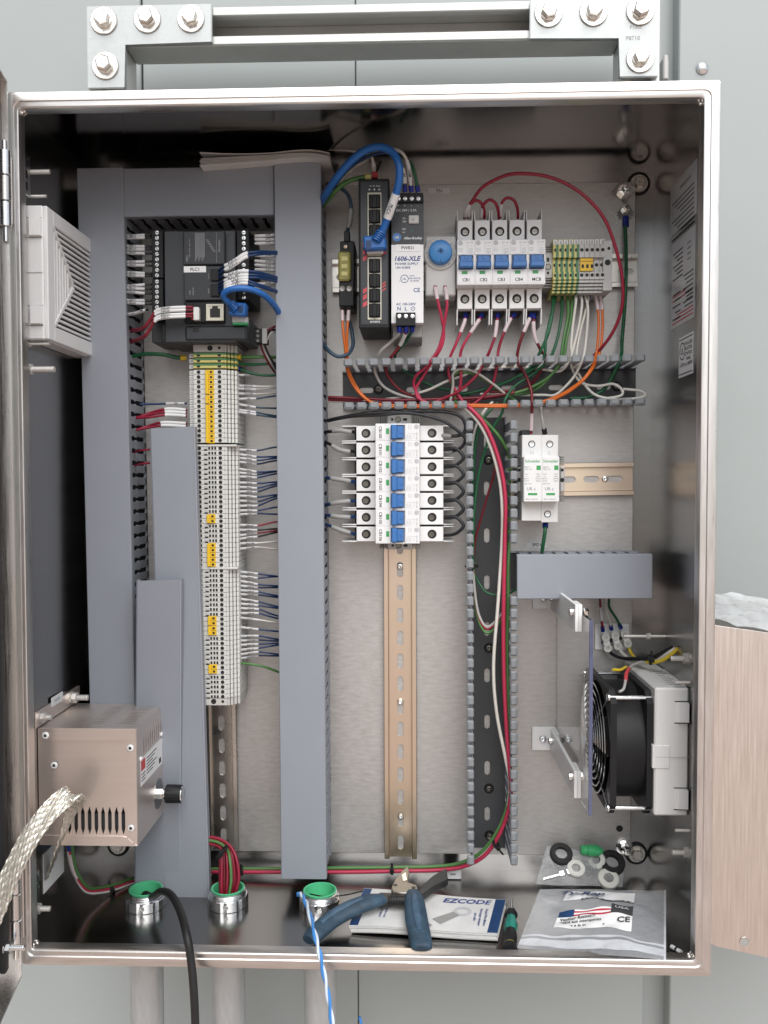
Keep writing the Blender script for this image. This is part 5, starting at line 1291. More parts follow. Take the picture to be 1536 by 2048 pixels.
def offs(path, dz, a, c_): return [p+Z*dz for p in crv(path, 8)[a:c_]]
handle(offs(h1, 5.9, 12, 30), (2.5, 4.0, 4.2, 3.8, 2.5), 'pliers_blue2', 'grip_inlay'); handle(offs(h2, 6.1, 6, 26), (2.5, 4.2, 4.4, 4.0, 2.5), 'pliers_blue2', 'grip_inlay')
def slab(pxs, z, th, m, name, bev=.8):
    b = B(); b.prism([zs(px, py, z) for px, py in pxs], (0, 0, -th)); bmesh.ops.recalc_face_normals(b.bm, faces=b.bm.faces); bmesh.ops.bevel(b.bm, geom=list(b.bm.edges), offset=bev, segments=1, affect='EDGES', clamp_overlap=True); return part(name, b, m, pw)
slab(((782, 1776), (790, 1758), (803, 1742), (817, 1730), (819, 1746), (816, 1764), (834, 1770), (836, 1780), (825, 1786), (800, 1785), (786, 1783)), 26, 6, 'pliers_steel', 'jaw')
slab(((836, 1786), (846, 1768), (864, 1752), (880, 1742), (893, 1736), (896, 1758), (885, 1764), (868, 1772), (852, 1784), (843, 1791)), 23, 7, 'pliers_dark', 'jaw')
slab(((748, 1793), (760, 1784), (790, 1786), (832, 1780), (842, 1790), (834, 1800), (812, 1798), (790, 1800), (762, 1806)), 21, 6, 'pliers_dark', 'joint')
for (px, py) in ((791, 1770), (827, 1775)):
    b = B(); b.lathe(zs(px, py, 26.1), Z, [(0, 2.0), (.4, 1.9), (.4, .1)], 12, cap1=False); part('pivot', b, 'pliers_dark', pw)
slab(((803, 1750), (811, 1744), (814, 1760), (806, 1762)), 26.6, .8, 'chrome', 'cutting_edge', .1)
b = B(); a_, c_ = zs(777, 1800, 22), zs(810, 1800, 22); pts = []
for k in range(120):
    f_ = k/119; q = a_.lerp(c_, f_); an = f_*2*math.pi*10; pts.append(q+Vector((0, 4.2*math.cos(an), 4.2*math.sin(an))))
b.tube(pts, .8, 5, smooth=False); part('spring', b, 'pliers_dark', pw)

# ================================================================== screwdriver
sd1, sd2 = zs(1024, 1797, 6), zs(1019, 1903, 8); dv_ = sd2-sd1; Ls = dv_.length
sv = thing('screwdriver', 'small black and teal screwdriver between the book and the bag', 'screwdriver', sd2)
b = B(); b.lathe(sd1, dv_, [(0, .9), (Ls*.02, 1.3), (Ls*.30, 1.3)], 10); part('blade', b, 'zinc_bright', sv)
b = B(); b.lathe(sd1, dv_, [(Ls*.28, 3.2), (Ls*.30, 6.0), (Ls*.36, 6.6), (Ls*.40, 5.2)], 6); part('collar', b, 'black_pl', sv)
b = B(); b.lathe(sd1, dv_, [(Ls*.40, 4.8), (Ls*.46, 5.2), (Ls*.52, 6.4), (Ls*.60, 6.2), (Ls*.66, 5.4)], 8); part('grip_ring', b, 'teal', sv)
b = B(); b.lathe(sd1, dv_, [(Ls*.655, 5.6), (Ls*.75, 6.0), (Ls*.86, 6.2), (Ls*.90, 5.2)], 8); part('handle', b, 'black_pl', sv)
b = B(); b.lathe(sd1, dv_, [(Ls*.905, 6.0), (Ls*.92, 6.0)], 14); part('ring', b, 'yellow_wire', sv)
b = B(); b.lathe(sd1, dv_, [(Ls*.92, 6.6), (Ls*.97, 7.4), (Ls*1.0, 6.4), (Ls*1.005, .2)], 14, cap1=False); part('end_cap', b, 'black_pl', sv)

# ================================================================== plastic bags
def poly_bag(nm, col, rough, a):
    m = bpy.data.materials.new(nm); m.use_nodes = True; n = m.node_tree.nodes; l = m.node_tree.links; n.clear()
    out = n.new('ShaderNodeOutputMaterial'); mx = n.new('ShaderNodeMixShader'); tr = n.new('ShaderNodeBsdfTransparent'); ps_ = n.new('ShaderNodeBsdfPrincipled'); fr_ = n.new('ShaderNodeLayerWeight')
    ps_.inputs['Base Color'].default_value = (*col, 1); ps_.inputs['Roughness'].default_value = rough; tr.inputs[0].default_value = (.93, .94, .95, 1); fr_.inputs['Blend'].default_value = .35
    tc = n.new('ShaderNodeTexCoord'); nz = n.new('ShaderNodeTexNoise'); nz.inputs['Scale'].default_value = 55; nz.inputs['Detail'].default_value = 3; bp = n.new('ShaderNodeBump'); bp.inputs['Strength'].default_value = .8; bp.inputs['Distance'].default_value = .004
    l.new(tc.outputs['Object'], nz.inputs['Vector']); l.new(nz.outputs['Fac'], bp.inputs['Height']); l.new(bp.outputs[0], ps_.inputs['Normal'])
    mr = n.new('ShaderNodeMapRange'); mr.inputs['To Min'].default_value = a; mr.inputs['To Max'].default_value = min(1, a+.55); l.new(fr_.outputs['Facing'], mr.inputs['Value'])
    l.new(mr.outputs[0], mx.inputs[0]); l.new(tr.outputs[0], mx.inputs[1]); l.new(ps_.outputs[0], mx.inputs[2]); l.new(mx.outputs[0], out.inputs[0]); MATS[nm] = m
poly_bag('bag_film', (0.62, 0.64, 0.67), 0.18, .24); poly_bag('bag_seam', (0.70, 0.72, 0.75), 0.25, .55); poly_bag('bag_clear', (0.62, 0.63, 0.64), 0.10, .30)
def bag(label, corners, hmax, seed, m='bag_film', zfn=None, ripple=1.0):
    rnd = random.Random(seed); A, Bq, C_, D_ = [Vector(p) for p in corners]      # front-left, front-right, back-right, back-left
    t = thing('plastic_bag', label, 'plastic bag', (A+Bq)/2)
    ph = [rnd.uniform(0, 6) for _ in range(8)]
    def pt(u_, v_, top):
        p = (A*(1-u_)+Bq*u_)*(1-v_)+(D_*(1-u_)+C_*u_)*v_
        e = (1-abs(2*u_-1)**3)*(1-abs(2*v_-1)**3); w_ = math.sin(u_*9+ph[0]+v_*3)*.9+math.sin(v_*13+ph[1]+u_*5)*.7+math.sin((u_+v_)*21+ph[2])*.4+math.sin((u_-v_)*31+ph[3])*.25
        h = hmax*e*(.8+.2*math.sin(u_*5+ph[4]))+ripple*w_*(.35+e)
        return p+Z*((h+.6) if top else .35)-Y*0
    nu, nv = 34, 22; b = B(); V = [[b.bm.verts.new(pt(i/nu, j/nv, True)) for i in range(nu+1)] for j in range(nv+1)]
    for j in range(nv):
        for i in range(nu): b.bm.faces.new((V[j][i], V[j][i+1], V[j+1][i+1], V[j+1][i]))
    part('film', b, m, t, ang=80)
    return t, pt
bc = [zs(1034, 1898, 9), zs(1332, 1922, 16), zs(1332, 1783, 26), zs(1080, 1778, 24)]
bt, bpt = bag('large clear zip bag of cable ties at the lower right corner', bc, 6, 3, ripple=1.35)
def bpatch(name, m, u0, u1, v0, v1, dz, nu=16, nv=6, parent=None, lim=None):
    b = B(); V = [[b.bm.verts.new(bpt(u0+(u1-u0)*i/nu, v0+(v1-v0)*j/nv, True)+Z*dz) for i in range(nu+1)] for j in range(nv+1)]
    for j in range(nv):
        for i in range(nu): b.bm.faces.new((V[j][i], V[j][i+1], V[j+1][i+1], V[j+1][i]))
    return part(name, b, m, parent or bt, ang=80)
sm = bpatch('zip_seam', 'bag_seam', .0, 1, .05, .14, .35, 30, 2); bpatch('zip_seam', 'bag_seam', 0, 1, .17, .195, .35, 30, 1); bpatch('edge_seam', 'bag_seam', .985, 1, 0, 1, .3, 1, 16)
l1 = bpatch('printed_label', 'label_white', .22, .76, .74, .93, .25); l2 = bpatch('printed_label', 'label_white', .21, .76, .30, .50, .25)
fg = bpatch('flag_print', 'book_blue', .215, .33, .50, .58, .28, 4, 2, l2)
for k in range(4): bpatch('flag_stripe', 'print_red' if k % 2 == 0 else 'label_white', .33, .60, .50+.02*k, .52+.02*k, .28, 8, 1, l2)
bpatch('dark_print', 'duct_base', .60, .76, .50, .66, .27, 6, 3, l2); bpatch('dark_print', 'duct_base', .36, .76, .72, .755, .29, 10, 1, l1)
def btext(s, u_, v_, h, m, parent, wmax=None, dz=1.3):
    c = bpt(u_, v_, True)+Z*dz; du = (bpt(u_+.08, v_, True)-bpt(u_-.08, v_, True)).normalized(); dv2 = (bpt(u_, v_+.05, True)-bpt(u_, v_-.05, True)).normalized()
    b = B(); b.text(s, c, du, dv2, h, wmax=wmax); part('lettering', b, m, parent)
btext('~Ty-Rap', .365, .845, 11, 'book_blue', l1, 42); btext('Weather Resistant', .36, .46, 4.4, 'print', l2, 36); btext('Resistant aux intemperies', .37, .41, 3.6, 'print', l2, 44); btext('Resistente a la intemperie', .38, .36, 3.6, 'print', l2, 48); btext('CE', .70, .42, 7, 'print', l2); btext('USA', .68, .58, 5, 'label_white', l2)
# small parts bag
sc_ = [zs(1072, 1762, 12), zs(1245, 1768, 12), zs(1251, 1715, 26), zs(1092, 1697, 24)]
sc_ = [Vector((sc_[0].x, sc_[0].y, 8)), Vector((sc_[1].x, sc_[1].y, 8)), U(1250, 1716, 178), U(1094, 1692, 178)]
sb, spt = bag('small clear bag of nuts, washers and grommets behind the large bag', sc_, 8, 11, 'bag_clear', ripple=.8)
def in_bag(u_, v_, dz=0): return spt(u_, v_, True)+Z*(dz-3.5)-Y*1.5
bn = Vector((0, -.62, .78))
def washer(u_, v_, r0, r1, th, m, label, ax=None):
    c = in_bag(u_, v_); ax = ax or bn; b = B(); b.lathe(c, ax, [(0, r1), (th*.8, r1), (th, r1*.92), (th, r0), (0, r0), (0, r1)], 26, cap0=False, cap1=False); solo('washer', b, m, label, 'washer', 'loose hardware in the small bag', off=c)
washer(.42, .42, 4.6, 9.6, 5, 'nylon', 'white nylon washer left of the green wire cap in small bag'); washer(.66, .78, 4.6, 9.4, 5, 'nylon', 'white nylon washer under the green plug in small bag', Vector((-.4, -.6, .6))); washer(.82, .22, 5.2, 11, 5, 'nylon', 'white nylon washer nearest the front of the small bag')
washer(.20, .80, 6.5, 12, 5, 'rubber', 'black rubber grommet at the left in the small bag'); washer(.84, .72, 7, 13.5, 6, 'rubber', 'black rubber grommet at the right in the small bag')
c = in_bag(.06, .20); bo = thing('hex_bolt', 'small plated bolt lying in the small bag', 'bolt', c); d_ = Vector((1, .1, .25)).normalized()
b = B(); b.lathe(c, d_, [(0, 2.2), (18, 2.2)], 10); part('shank', b, 'zinc_bright', bo); b = B(); b.lathe(c+d_*18, d_, [(0, 4.6), (4.5, 4.6), (5, 4)], 6); part('head', b, 'zinc_bright', bo); b = B(); b.lathe(c+d_*26, d_, [(0, 5), (5, 5)], 6); part('nut', b, 'zinc_bright', bo)
c = U(1184, 1700, 170); gp = thing('green_plug', 'bright green plastic wire cap on the small bag', 'wire cap', c)
b = B(); d_ = Vector((1, 0, -.04)); b.lathe(c-X*12, d_, [(0, 4), (2, 5.5), (7, 5.0), (8, 6.4), (18, 6.0), (22, 3.4), (24, 2)], 12); part('cap', b, 'green_pl', gp); b = B(); b.box(c.x-6, c.x+10, c.y-6.5, c.y-3, c.z-2, c.z+2, 1); part('rib', b, 'green_pl', gp)
# offcut of marker tube and the white tie mount
c = zs(1353, 1899, 4); d_ = (zs(1364, 1906, 4)-zs(1342, 1893, 4)).normalized(); oc = thing('marker_offcut', 'tiny white marker offcut with black band in the lower right corner', 'offcut', c)
b = B(); b.lathe(c-d_*6, d_, [(0, 2), (5, 2)], 10); part('tube', b, 'label_white', oc); b = B(); b.lathe(c-d_*1, d_, [(0, 2.1), (2, 2.1)], 10); part('band', b, 'black_pl', oc); b = B(); b.lathe(c+d_*1, d_, [(0, 2), (5, 2)], 10); part('tube', b, 'label_white', oc)
c = U(905, 1756, 186); c.z = max(c.z, 3); tm_ = thing('tie_mount', 'white cable tie mount at the bottom behind the pliers', 'tie mount', c)
b = B(); b.box(c.x-8, c.x+9, c.y-12, c.y-2, max(c.z-1, T+.2), c.z+12, 1.0); part('block', b, 'white_br', tm_); b = B(); b.box(c.x-3, c.x+3, c.y-12.3, c.y-11.9, c.z+4, c.z+6, .1); part('slot', b, 'grey_dk', tm_)
# ================================================================== wires
def arc_cut(P, f0, f1):
    d = [0.0]
    for i in range(1, len(P)): d.append(d[-1]+(P[i]-P[i-1]).length)
    Lt = d[-1]; out = []
    def at(s):
        for i in range(1, len(P)):
            if d[i] >= s: 
                k = (s-d[i-1])/max(1e-9, d[i]-d[i-1]); return P[i-1].lerp(P[i], k)
        return P[-1]
    out.append(at(f0*Lt)); out += [P[i] for i in range(len(P)) if f0*Lt+.3 < d[i] < f1*Lt-.3]; out.append(at(f1*Lt))
    return out
WN = [0]
def wire(pts, r, m, label, group=None, sleeve=None, text=None, ferrule=None, fm='navy_ferrule', name='wire', sm='sleeve', cat='wire', seg=8, n=8):
    """pts: (px, py, depth) seen points, or Vectors; sleeve (f0, f1) fractions of the length; ferrule at 'a'/'b' end"""
    P = [p if isinstance(p, Vector) else U(*p) for p in pts]
    C = crv(P, n)
    if not (sleeve or ferrule):
        b = B(); b.tube(C, r, seg, smooth=False); return solo(name, b, m, label, cat, group, off=C[0], ang=60)
    t = thing(name, label, cat, C[0], group)
    b = B(); b.tube(C, r, seg, smooth=False); part('insulation', b, m, t, ang=60)
    if sleeve:
        for sv_ in (sleeve if isinstance(sleeve[0], tuple) else (sleeve,)):
            S = arc_cut(C, *sv_); b = B(); b.tube(S, r*1.38, 8, smooth=False); o = part('sleeve', b, sm, t, ang=60)
            if text:
                k = len(S)//2; tg = (S[min(k+1, len(S)-1)]-S[max(k-1, 0)]).normalized()
                mid = (S[0]+S[-1])/2 if len(S) == 2 else S[k]
                if abs(tg.x) >= abs(tg.z)*.8: tg = tg if tg.x > 0 else -tg
                else: tg = tg if tg.z < 0 else -tg
                tg = Vector((tg.x, 0, tg.z)).normalized(); v = Vector((-tg.z, 0, tg.x)); Ls_ = (S[-1]-S[0]).length
                if Ls_ > 6: b = B(); b.text(text, mid-Y*(r*1.38+.35), tg, v, min(r*1.7, 2.6), wmax=Ls_*.86); part('lettering', b, 'print', o)
    if ferrule:
        for e in ferrule:
            S = arc_cut(C, 0, min(.25, 6/sum((C[i]-C[i-1]).length for i in range(1, len(C))))) if e == 'a' else arc_cut(C, max(.75, 1-6/sum((C[i]-C[i-1]).length for i in range(1, len(C)))), 1)
            b = B(); b.tube(S, r*1.55, 8, smooth=False); part('ferrule', b, fm, t, ang=60)
    return t
YD = 150.0        # inside the ducts
# ---- terminal strip, right hand side
tsr = [ # (y at terminal, y at sleeve end, y at duct, material, text, sleeve?)
 (750, 750, 751, 'white_wire', 'DCCOM'), (771, 773, 773, 'white_wire', 'DCCOM'), (777, 779, 775, 'grey_wire', 'DCCOM'), (787, 788, 785, 'white_wire', 'DCCOM'), (798, 797, 790, 'slate_wire', '102'), (808, 815, 817, 'slate_wire', '103'), (819, 825, 834, 'slate_wire', '104'), (823, 830, 836, 'slate_wire', '105'),
 (899, 901, 892, 'slate_wire', 'I00.00'), (908, 914, 913, 'blue_wire', 'I00.01'), (915, 921, 915, 'blue_wire', 'I00.02'), (923, 928, 919, 'blue_wire', 'I00.03'), (937, 944, 942, 'blue_wire', 'I00.04'), (945, 949, 941, 'blue_wire', 'I00.05'), (953, 955, 945, 'blue_wire', 'I00.06'), (965, 967, 963, 'blue_wire', 'I00.07'), (974, 976, 965, 'blue_wire', 'I00.08'), (983, 983, 968, 'blue_wire', 'I00.09'), (991, 994, 988, 'blue_wire', 'I00.10'), (1001, 1003, 989, 'blue_wire', 'I00.11'), (1012, 1011, 992, 'blue_wire', 'I00.12'), (1021, 1021, 1012, 'blue_wire', 'I00.13'), (1029, 1027, 1029, 'blue_wire', '1I04'),
 (1050, 1051, 1041, 'red_wire', 'AI00.00+'), (1060, 1060, 1057, 'black_wire', 'AI00.00-'), (1071, 1066, 1060, 'red_wire', 'AI00.01+'), (1078, 1073, 1062, 'black_wire', 'AI00.01-'), (1087, 1086, 1082, 'white_wire', 'DCCOM'), (1098, 1094, 1100, 'white_wire', 'DCCOM'),
 (1143, 1148, 1154, 'blue_wire', 'Q00.00'), (1152, 1156, 1152, 'blue_wire', 'Q00.01'), (1161, 1169, 1173, 'blue_wire', 'Q00.02'), (1171, 1175, 1175, 'blue_wire', 'Q00.03'), (1180, 1184, 1194, 'blue_wire', 'Q00.04'), (1188, 1190, 1196, 'blue_wire', 'Q00.05'), (1197, 1204, 1216, 'blue_wire', 'Q00.06'), (1207, 1211, 1218, 'blue_wire', 'Q00.07'), (1216, 1219, 1236, 'blue_wire', 'Q00.08'), (1226, 1227, 1240, 'blue_wire', 'Q00.09'), (1235, 1240, 1247, 'white_wire', 'DCCOM'), (1254, 1259, 1264, 'blue_wire', '107'),
 (1272, 1272, 1281, 'blue_wire', 'AL01.00V'), (1281, 1280, 1283, 'blue_wire', 'AL01.00I'), (1290, 1288, 1286, 'blue_wire', 'AL01.00-'), (1300, 1296, 1288, 'blue_wire', 'AL01.01V'), (1309, 1304, 1310, 'blue_wire', 'AL01.01I'), (1317, 1311, 1312, 'blue_wire', 'AL01.01-')]
YTW = YT+16
CN = {'white_wire': 'white', 'grey_wire': 'grey', 'slate_wire': 'slate blue', 'blue_wire': 'dark blue', 'red_wire': 'red', 'black_wire': 'black', 'green_wire': 'green', 'lime_wire': 'light green'}
for i, (ya, yb_, yc, m, tx_) in enumerate(tsr):
    x0_ = 473+(ya-740)*7/680; dy = random.uniform(-4, 4)
    wire([(x0_, ya, YTW+4), (x0_+20, (ya+yb_)/2, YTW+dy*.5), (x0_+41, yb_, YTW+dy), (x0_+66, (yb_*.45+yc*.55), YTW+dy+2), (x0_+92, yc, YTW+12)], .95, m,
         f'{CN[m]} wire marked {tx_}, {ORD[i]} down the right side of the terminal strip', 'sleeved wires right of the terminal strip', sleeve=(.06, .42), text=tx_, n=5)
# yellow green protective wires at the head of the strip
wire([(472, 714, YTW), (500, 714, YTW-3), (530, 714, YTW-2), (562, 715, YTW+6)], 1.7, 'lime_wire', 'light green earth wire at the head of the terminal strip', ferrule='a', fm='yellow_jump')
wire([(472, 726, YTW+3), (500, 729, YTW+2), (530, 728, YTW), (562, 726, YTW+6)], 1.5, 'green_wire', 'green earth wire, second below the controller, right of the strip')
wire([(473, 735, YTW+4), (490, 742, YTW), (520, 750, YTW+2), (562, 751, YTW+8)], 1.4, 'green_wire', 'green earth wire, third below the controller, sagging right of the strip', ferrule='a')
wire([(476, 1326, YTW), (500, 1328, YTW-2), (530, 1334, YTW), (562, 1346, YTW+8)], 1.3, 'lime_wire', 'single green earth wire near the foot of the terminal strip')
# ---- terminal strip, left hand side
wire([(262, 713, YD), (290, 708, YTW-6), (325, 709, YTW-8), (352, 715, YTW-4), (372, 716, YTW)], 2.0, 'green_wire', 'green earth wire with yellow ferrule left of the terminal strip', ferrule='b', fm='yellow_jump')
wire([(280, 808, YD), (310, 808, YTW), (345, 807, YTW), (374, 807, YTW)], 1.1, 'blue_wire', 'dark blue wire with clear sleeve left of the terminal strip', sleeve=(.55, .95), text='100')
for i, (a_, c_) in enumerate(((826, 818), (829, 824), (834, 830))):
    wire([(272, 836, YD), (300, a_, YTW+2-3*i), (334, c_, YTW-i), (374, c_+2, YTW)], 1.35, 'red_wire', f'red wire with wide white sleeve, {ORD[i]} in the upper bundle left of the strip', sleeve=(.58, .98), sm='label_white')
for i, (a_, c_) in enumerate(((851, 845), (855, 851))):
    wire([(272, 860, YD), (300, a_, YTW+2-3*i), (326, c_, YTW-i), (374, c_+2, YTW)], 1.3, 'red_wire', f'red wire with wide white sleeve, {ORD[i]} in the lower bundle left of the strip', sleeve=(.5, .98), sm='label_white')
for i, py in enumerate((903, 930)): wire([(264, py+3, YD+6), (282, py-2, YD-14), (300, py-4, YD-16)], 1.1, 'red_wire', f'short red wire slipping out of the left duct, {ORD[i]} from the top', n=4)
# ---- controller, left side
for i, (ya, yb_, tx_) in enumerate(((472, 470, 'I00.13'), (476, 475, 'I00.12'), (493, 493, 'I00.11'), (499, 499, 'I00.10'), (506, 507, 'I00.09'), (524, 523, 'I00.08'), (530, 531, 'I00.07'), (545, 547, 'I00.06'), (551, 552, 'I00.05'), (572, 569, 'I00.04'), (577, 578, 'I00.03'), (584, 587, 'I00.02'), (601, 601, 'I00.01'), (606, 608, 'I00.00'))):
    wire([(250, ya+(2 if i % 2 else -2), YD), (258, ya, YC+16), (276, (ya+yb_)/2, YC+12), (296, yb_, YC+12), (306, yb_, YC+14)], 1.15, 'black_wire', f'black sleeved wire, {ORD[i]} from the top at the left of the controller', 'sleeved wires left of the controller', sleeve=(.22, .84), text=tx_, n=4)
wire([(250, 629, YD), (264, 628, YC+10), (282, 623, YC+8), (296, 619, YC+6)], 1.3, 'black_wire', 'black wire in a grey sleeve reading DCCOM below the controller inputs', sleeve=(.3, .95), text='DCCOM')
for i, (y0_, y1_, ex) in enumerate(((660, 615, 'AI00.00+'), (664, 621, 'AI00.00-'), (682, 629, 'AI00.01+'), (686, 634, 'AI00.01-'))):
    wire([(262, y0_, YD-10), (286, y0_-5-(i > 1)*4, YC), (299, (y0_+y1_)/2+2, YC-4), (312, y1_+7, YC-6), (336, y1_+1, YC-8), (378, y1_-1, YC-7), (386, y1_, YC-5)], 1.1, 'red_wire' if i % 2 == 0 else 'dark_red_wire', f'red wire with white sleeve, {ORD[i]} from the top at the white plug of the controller', 'red wires at the controller plug', sleeve=(.58, .92), sm='label_white', text=ex)
# ---- controller, right side
for i, (ya, yb_, tx_) in enumerate(((472, 470, 'Q00.00'), (479, 479, 'Q00.01'), (487, 486, 'Q00.02'), (505, 506, 'Q00.03'), (511, 513, 'Q00.04'), (522, 526, 'Q00.05'), (530, 534, 'Q00.06'), (539, 541, 'Q00.07'), (568, 566, 'Q00.08'), (575, 578, 'Q00.09'))):
    wire([(497, ya, YC+16), (514, ya, YC+12), (534, (ya+yb_)/2, YC+14), (556, yb_, YC+22)], 1.15, 'black_wire', f'black sleeved wire, {ORD[i]} from the top at the right of the controller', 'sleeved wires right of the controller', sleeve=(.25, .98), text=tx_, n=4)
for i, (ya, yb_, yc, tx_) in enumerate(((541, 522, 496, 'AL01.01V'), (549, 530, 499, 'AL01.01I'), (556, 548, 549, 'AL01.01-'), (567, 556, 552, 'AL01.00V'), (574, 562, 557, 'AL01.00I'), (580, 567, 577, 'AL01.00-'), (585, 573, 579, 'AL01.02V'))):
    s_ = 4 if i < 2 else 0
    wire([(438, ya, YC-2), (449, ya-5-s_, YC-12), (458, yb_+2+s_, YC-15), (474, yb_-4, YC-17+i*.6), (492, (yb_-6 if i > 1 else 507+7*i), YC-17), (520, (yb_*.4+yc*.6)-3, YC-12), (562, yc+8, YC+18)], 1.35, 'blue_wire', f'dark blue analogue wire with white sleeve, {ORD[i]} from the top on the controller front', 'blue wires on the controller front', sleeve=(.16, .46), sm='label_white', text=tx_, n=6)
# blue patch lead on the controller
pc = thing('patch_cable', 'short bright blue network cable plugged into the controller', 'cable', U(478, 615, YC))
b = B(); b.tube([U(466, 613, YC-10), U(456, 604, YC-20), U(447, 594, YC-26), U(452, 583, YC-30), U(472, 577, YC-32), U(498, 578, YC-30), U(524, 588, YC-22), U(545, 606, YC-6), U(562, 632, YC+20)], 3.0, 12); part('jacket', b, 'blue_cable', pc)
b = B(); q = U(477, 620, YC-8); b.obox(q, Vector((8.6, 0, -.6)), Vector((0, 6, 0)), Vector((.6, 0, 6.2)), 1.4); o = part('plug', b, 'blue_cable', pc)
b = B()
for k in range(4): p_ = U(461+k*3.0, 607+k*3.2, YC-15); b.lathe(p_, Vector((1, .3, -1)), [(0, 4.6), (1.4, 4.8)], 14)
part('strain_relief', b, 'blue_cable', o); b = B(); b.box(q.x+1, q.x+5.5, q.y-6.5, q.y-5.9, q.z-4, q.z+3, .2); part('latch', b, 'book_blue', o)
for i, (m, dx) in enumerate((('dark_red_wire', 0), ('black_wire', 5), ('grey_wire', 9))):
    wire([(534, 662+i*9, YC+22), (544, 656+dx, YC+20), (560, 648+dx*2, YC+30)], 1.2, m, f'{["dark red", "black", "grey"][i]} wire leaving the small power plug of the controller', n=5)
for i, m in enumerate(('dark_red_wire', 'grey_wire', 'black_wire')):
    wire([(520+4*i, 686, YC+28), (527+4*i, 705, YC+30), (538+5*i, 728, YC+36), (552+4*i, 748+i, YC+50)], 1.2, m, f'{["dark red", "grey", "black"][i]} wire hanging below the controller power plug', n=5)
# ---- top of switch and power supply
bc_ = thing('patch_cable', 'thick bright blue network cable arching over the network switch', 'cable', U(758, 470, YSW))
b = B(); P = [U(640, 408, 140), U(652, 388, 118), U(670, 360, 100), U(698, 326, 88), U(728, 302, 80), U(758, 294, 76), U(784, 304, 74), U(798, 332, 72), U(797, 368, 76), U(787, 402, 84), U(772, 444, 94), U(763, 466, 98)]
b.tube(P, 3.6, 14); part('jacket', b, 'blue_cable', bc_)
S = arc_cut(crv(P, 8), .80, .925); b = B(); b.tube(S, 4.1, 14, smooth=False); o = part('cable_label', b, 'label_white', bc_)
tg = (S[-1]-S[0]).normalized(); tg.y = 0; tg.normalize(); b = B(); b.text('CBLPLC1', (S[0]+S[-1])/2-Y*4.5, tg, Vector((-tg.z, 0, tg.x)), 3.4, wmax=19); part('lettering', b, 'print', o)
b = B()
for k in range(5): p_ = U(763-k*2.6, 465+k*3.4, 98-k*.5); b.lathe(p_, Vector((-.5, 0, -1)), [(0, 5.4-.2*k), (1.3, 5.6-.2*k)], 14)
b.obox(U(750, 488, YSW-8), Vector((11, 0, .5)), Vector((0, 7, 0)), Vector((-.4, 0, 6.6)), 1.6); pg = part('plug', b, 'blue_cable', bc_)
c = U(737, 488, YSW-15.2); b = B(); b.box(c.x-2.6, c.x+2.6, c.y-.2, c.y+.1, c.z-5, c.z+3.4); part('latch', b, 'book_blue', pg)
c = U(750, 502, YSW-5); b = B(); b.box(c.x-8, c.x+8, c.y-1, c.y+3, c.z-2.6, c.z+2.4, .3); part('connector', b, 'white_pl', pg)
wire([(648, 400, 150), (668, 372, 128), (700, 336, 112), (740, 312, 100), (776, 306, 96), (798, 322, 98), (808, 350, 102), (810, 384, YPS-1)], 1.6, 'blue_wire', 'dark blue wire to the first upper screw of the power supply', sleeve=(.84, .94), ferrule='b', text='24V')
wire([(648, 404, 152), (680, 362, 134), (730, 316, 112), (775, 300, 98), (802, 304, 94), (816, 330, 98), (823, 384, YPS-1)], 1.6, 'white_wire', 'white wire to the second upper screw of the power supply', sleeve=(.80, .93), ferrule='b', text='DCCOM')
wire([(800, 308, 110), (818, 322, 104), (829, 346, 102), (836, 384, YPS-1)], 1.6, 'green_wire', 'green wire to the right upper screw of the power supply', ferrule='b')
wire([(646, 412, 150), (662, 392, 130), (690, 366, 122), (720, 356, 120), (741, 355, 122)], 2.3, 'lime_wire', 'light green earth wire with yellow end at the switch top', ferrule='b', fm='gy_yellow')
wire([(700, 338, 122), (730, 322, 116), (742, 312, 112), (747, 326, 116), (749, 344, YSW+14)], 1.3, 'grey_wire', 'grey wire dropping into the red plug of the network switch', sleeve=(.72, .95), text='24V')
wire([(640, 300, 150), (690, 300, 120), (735, 308, 110), (744, 316, 112), (746, 330, 116), (746, 344, YSW+14)], 1.3, 'white_wire', 'white wire dropping into the red plug of the network switch', sleeve=(.86, .97))
wire([(752, 345, YSW+14), (756, 336, YSW+10), (761, 323, YSW+4)], 1.4, 'black_wire', 'short black stub on the red plug of the switch', n=4)
wire([(650, 384, 150), (664, 376, 138), (680, 376, 134), (696, 390, 132), (702, 412, 132), (700, 440, 136), (694, 466, YFU+12)], 1.9, 'slate_wire', 'dark slate wire curving into the top of the fuse terminal', sleeve=(.66, .9), sm='grey_dk')
wire([(646, 686, 150), (658, 702, 140), (676, 713, 138), (696, 708, 140), (706, 690, 146), (704, 664, 150), (698, 640, 150)], 1.9, 'slate_wire', 'dark slate wire looping below the fuse terminal')
for i, dx in enumerate((0, 14)):
    wire([(684.5+dx*.95, 616, YFU+11), (685+dx*.8, 640, YFU+6), (687+dx*.5, 668, YFU+4), (691+dx*.25, 700, YFU+6), (694+dx*.2, 738, YD-6), (709+dx*.3, 774, YD), (738, 802, YD-4), (775, 810+i*3, YD-6), (860, 811+i*3, YD-2), (945, 810+i*3, YD-12), (1023, 810+i*3, YD-12), (1060, 806+i*3, YD-8), (1096, 800+i*3, YD-6), (1138, 780+i*3, YD-14), (1174, 750+i*2, YD-20), (1192+i*6, 710, YT+8), (1197+i*8, 660, YT+14), (1196+i*8.5, 620, YT+20), (1190+i*10, 584, YT+24)], 1.45, 'orange_wire',
         f'orange wire from the fuse terminal through the duct, {["left", "right"][i]} one of the pair', 'orange pair', sleeve=((.008, .035), (.955, .995)), sm='sleeve_pink', n=6)
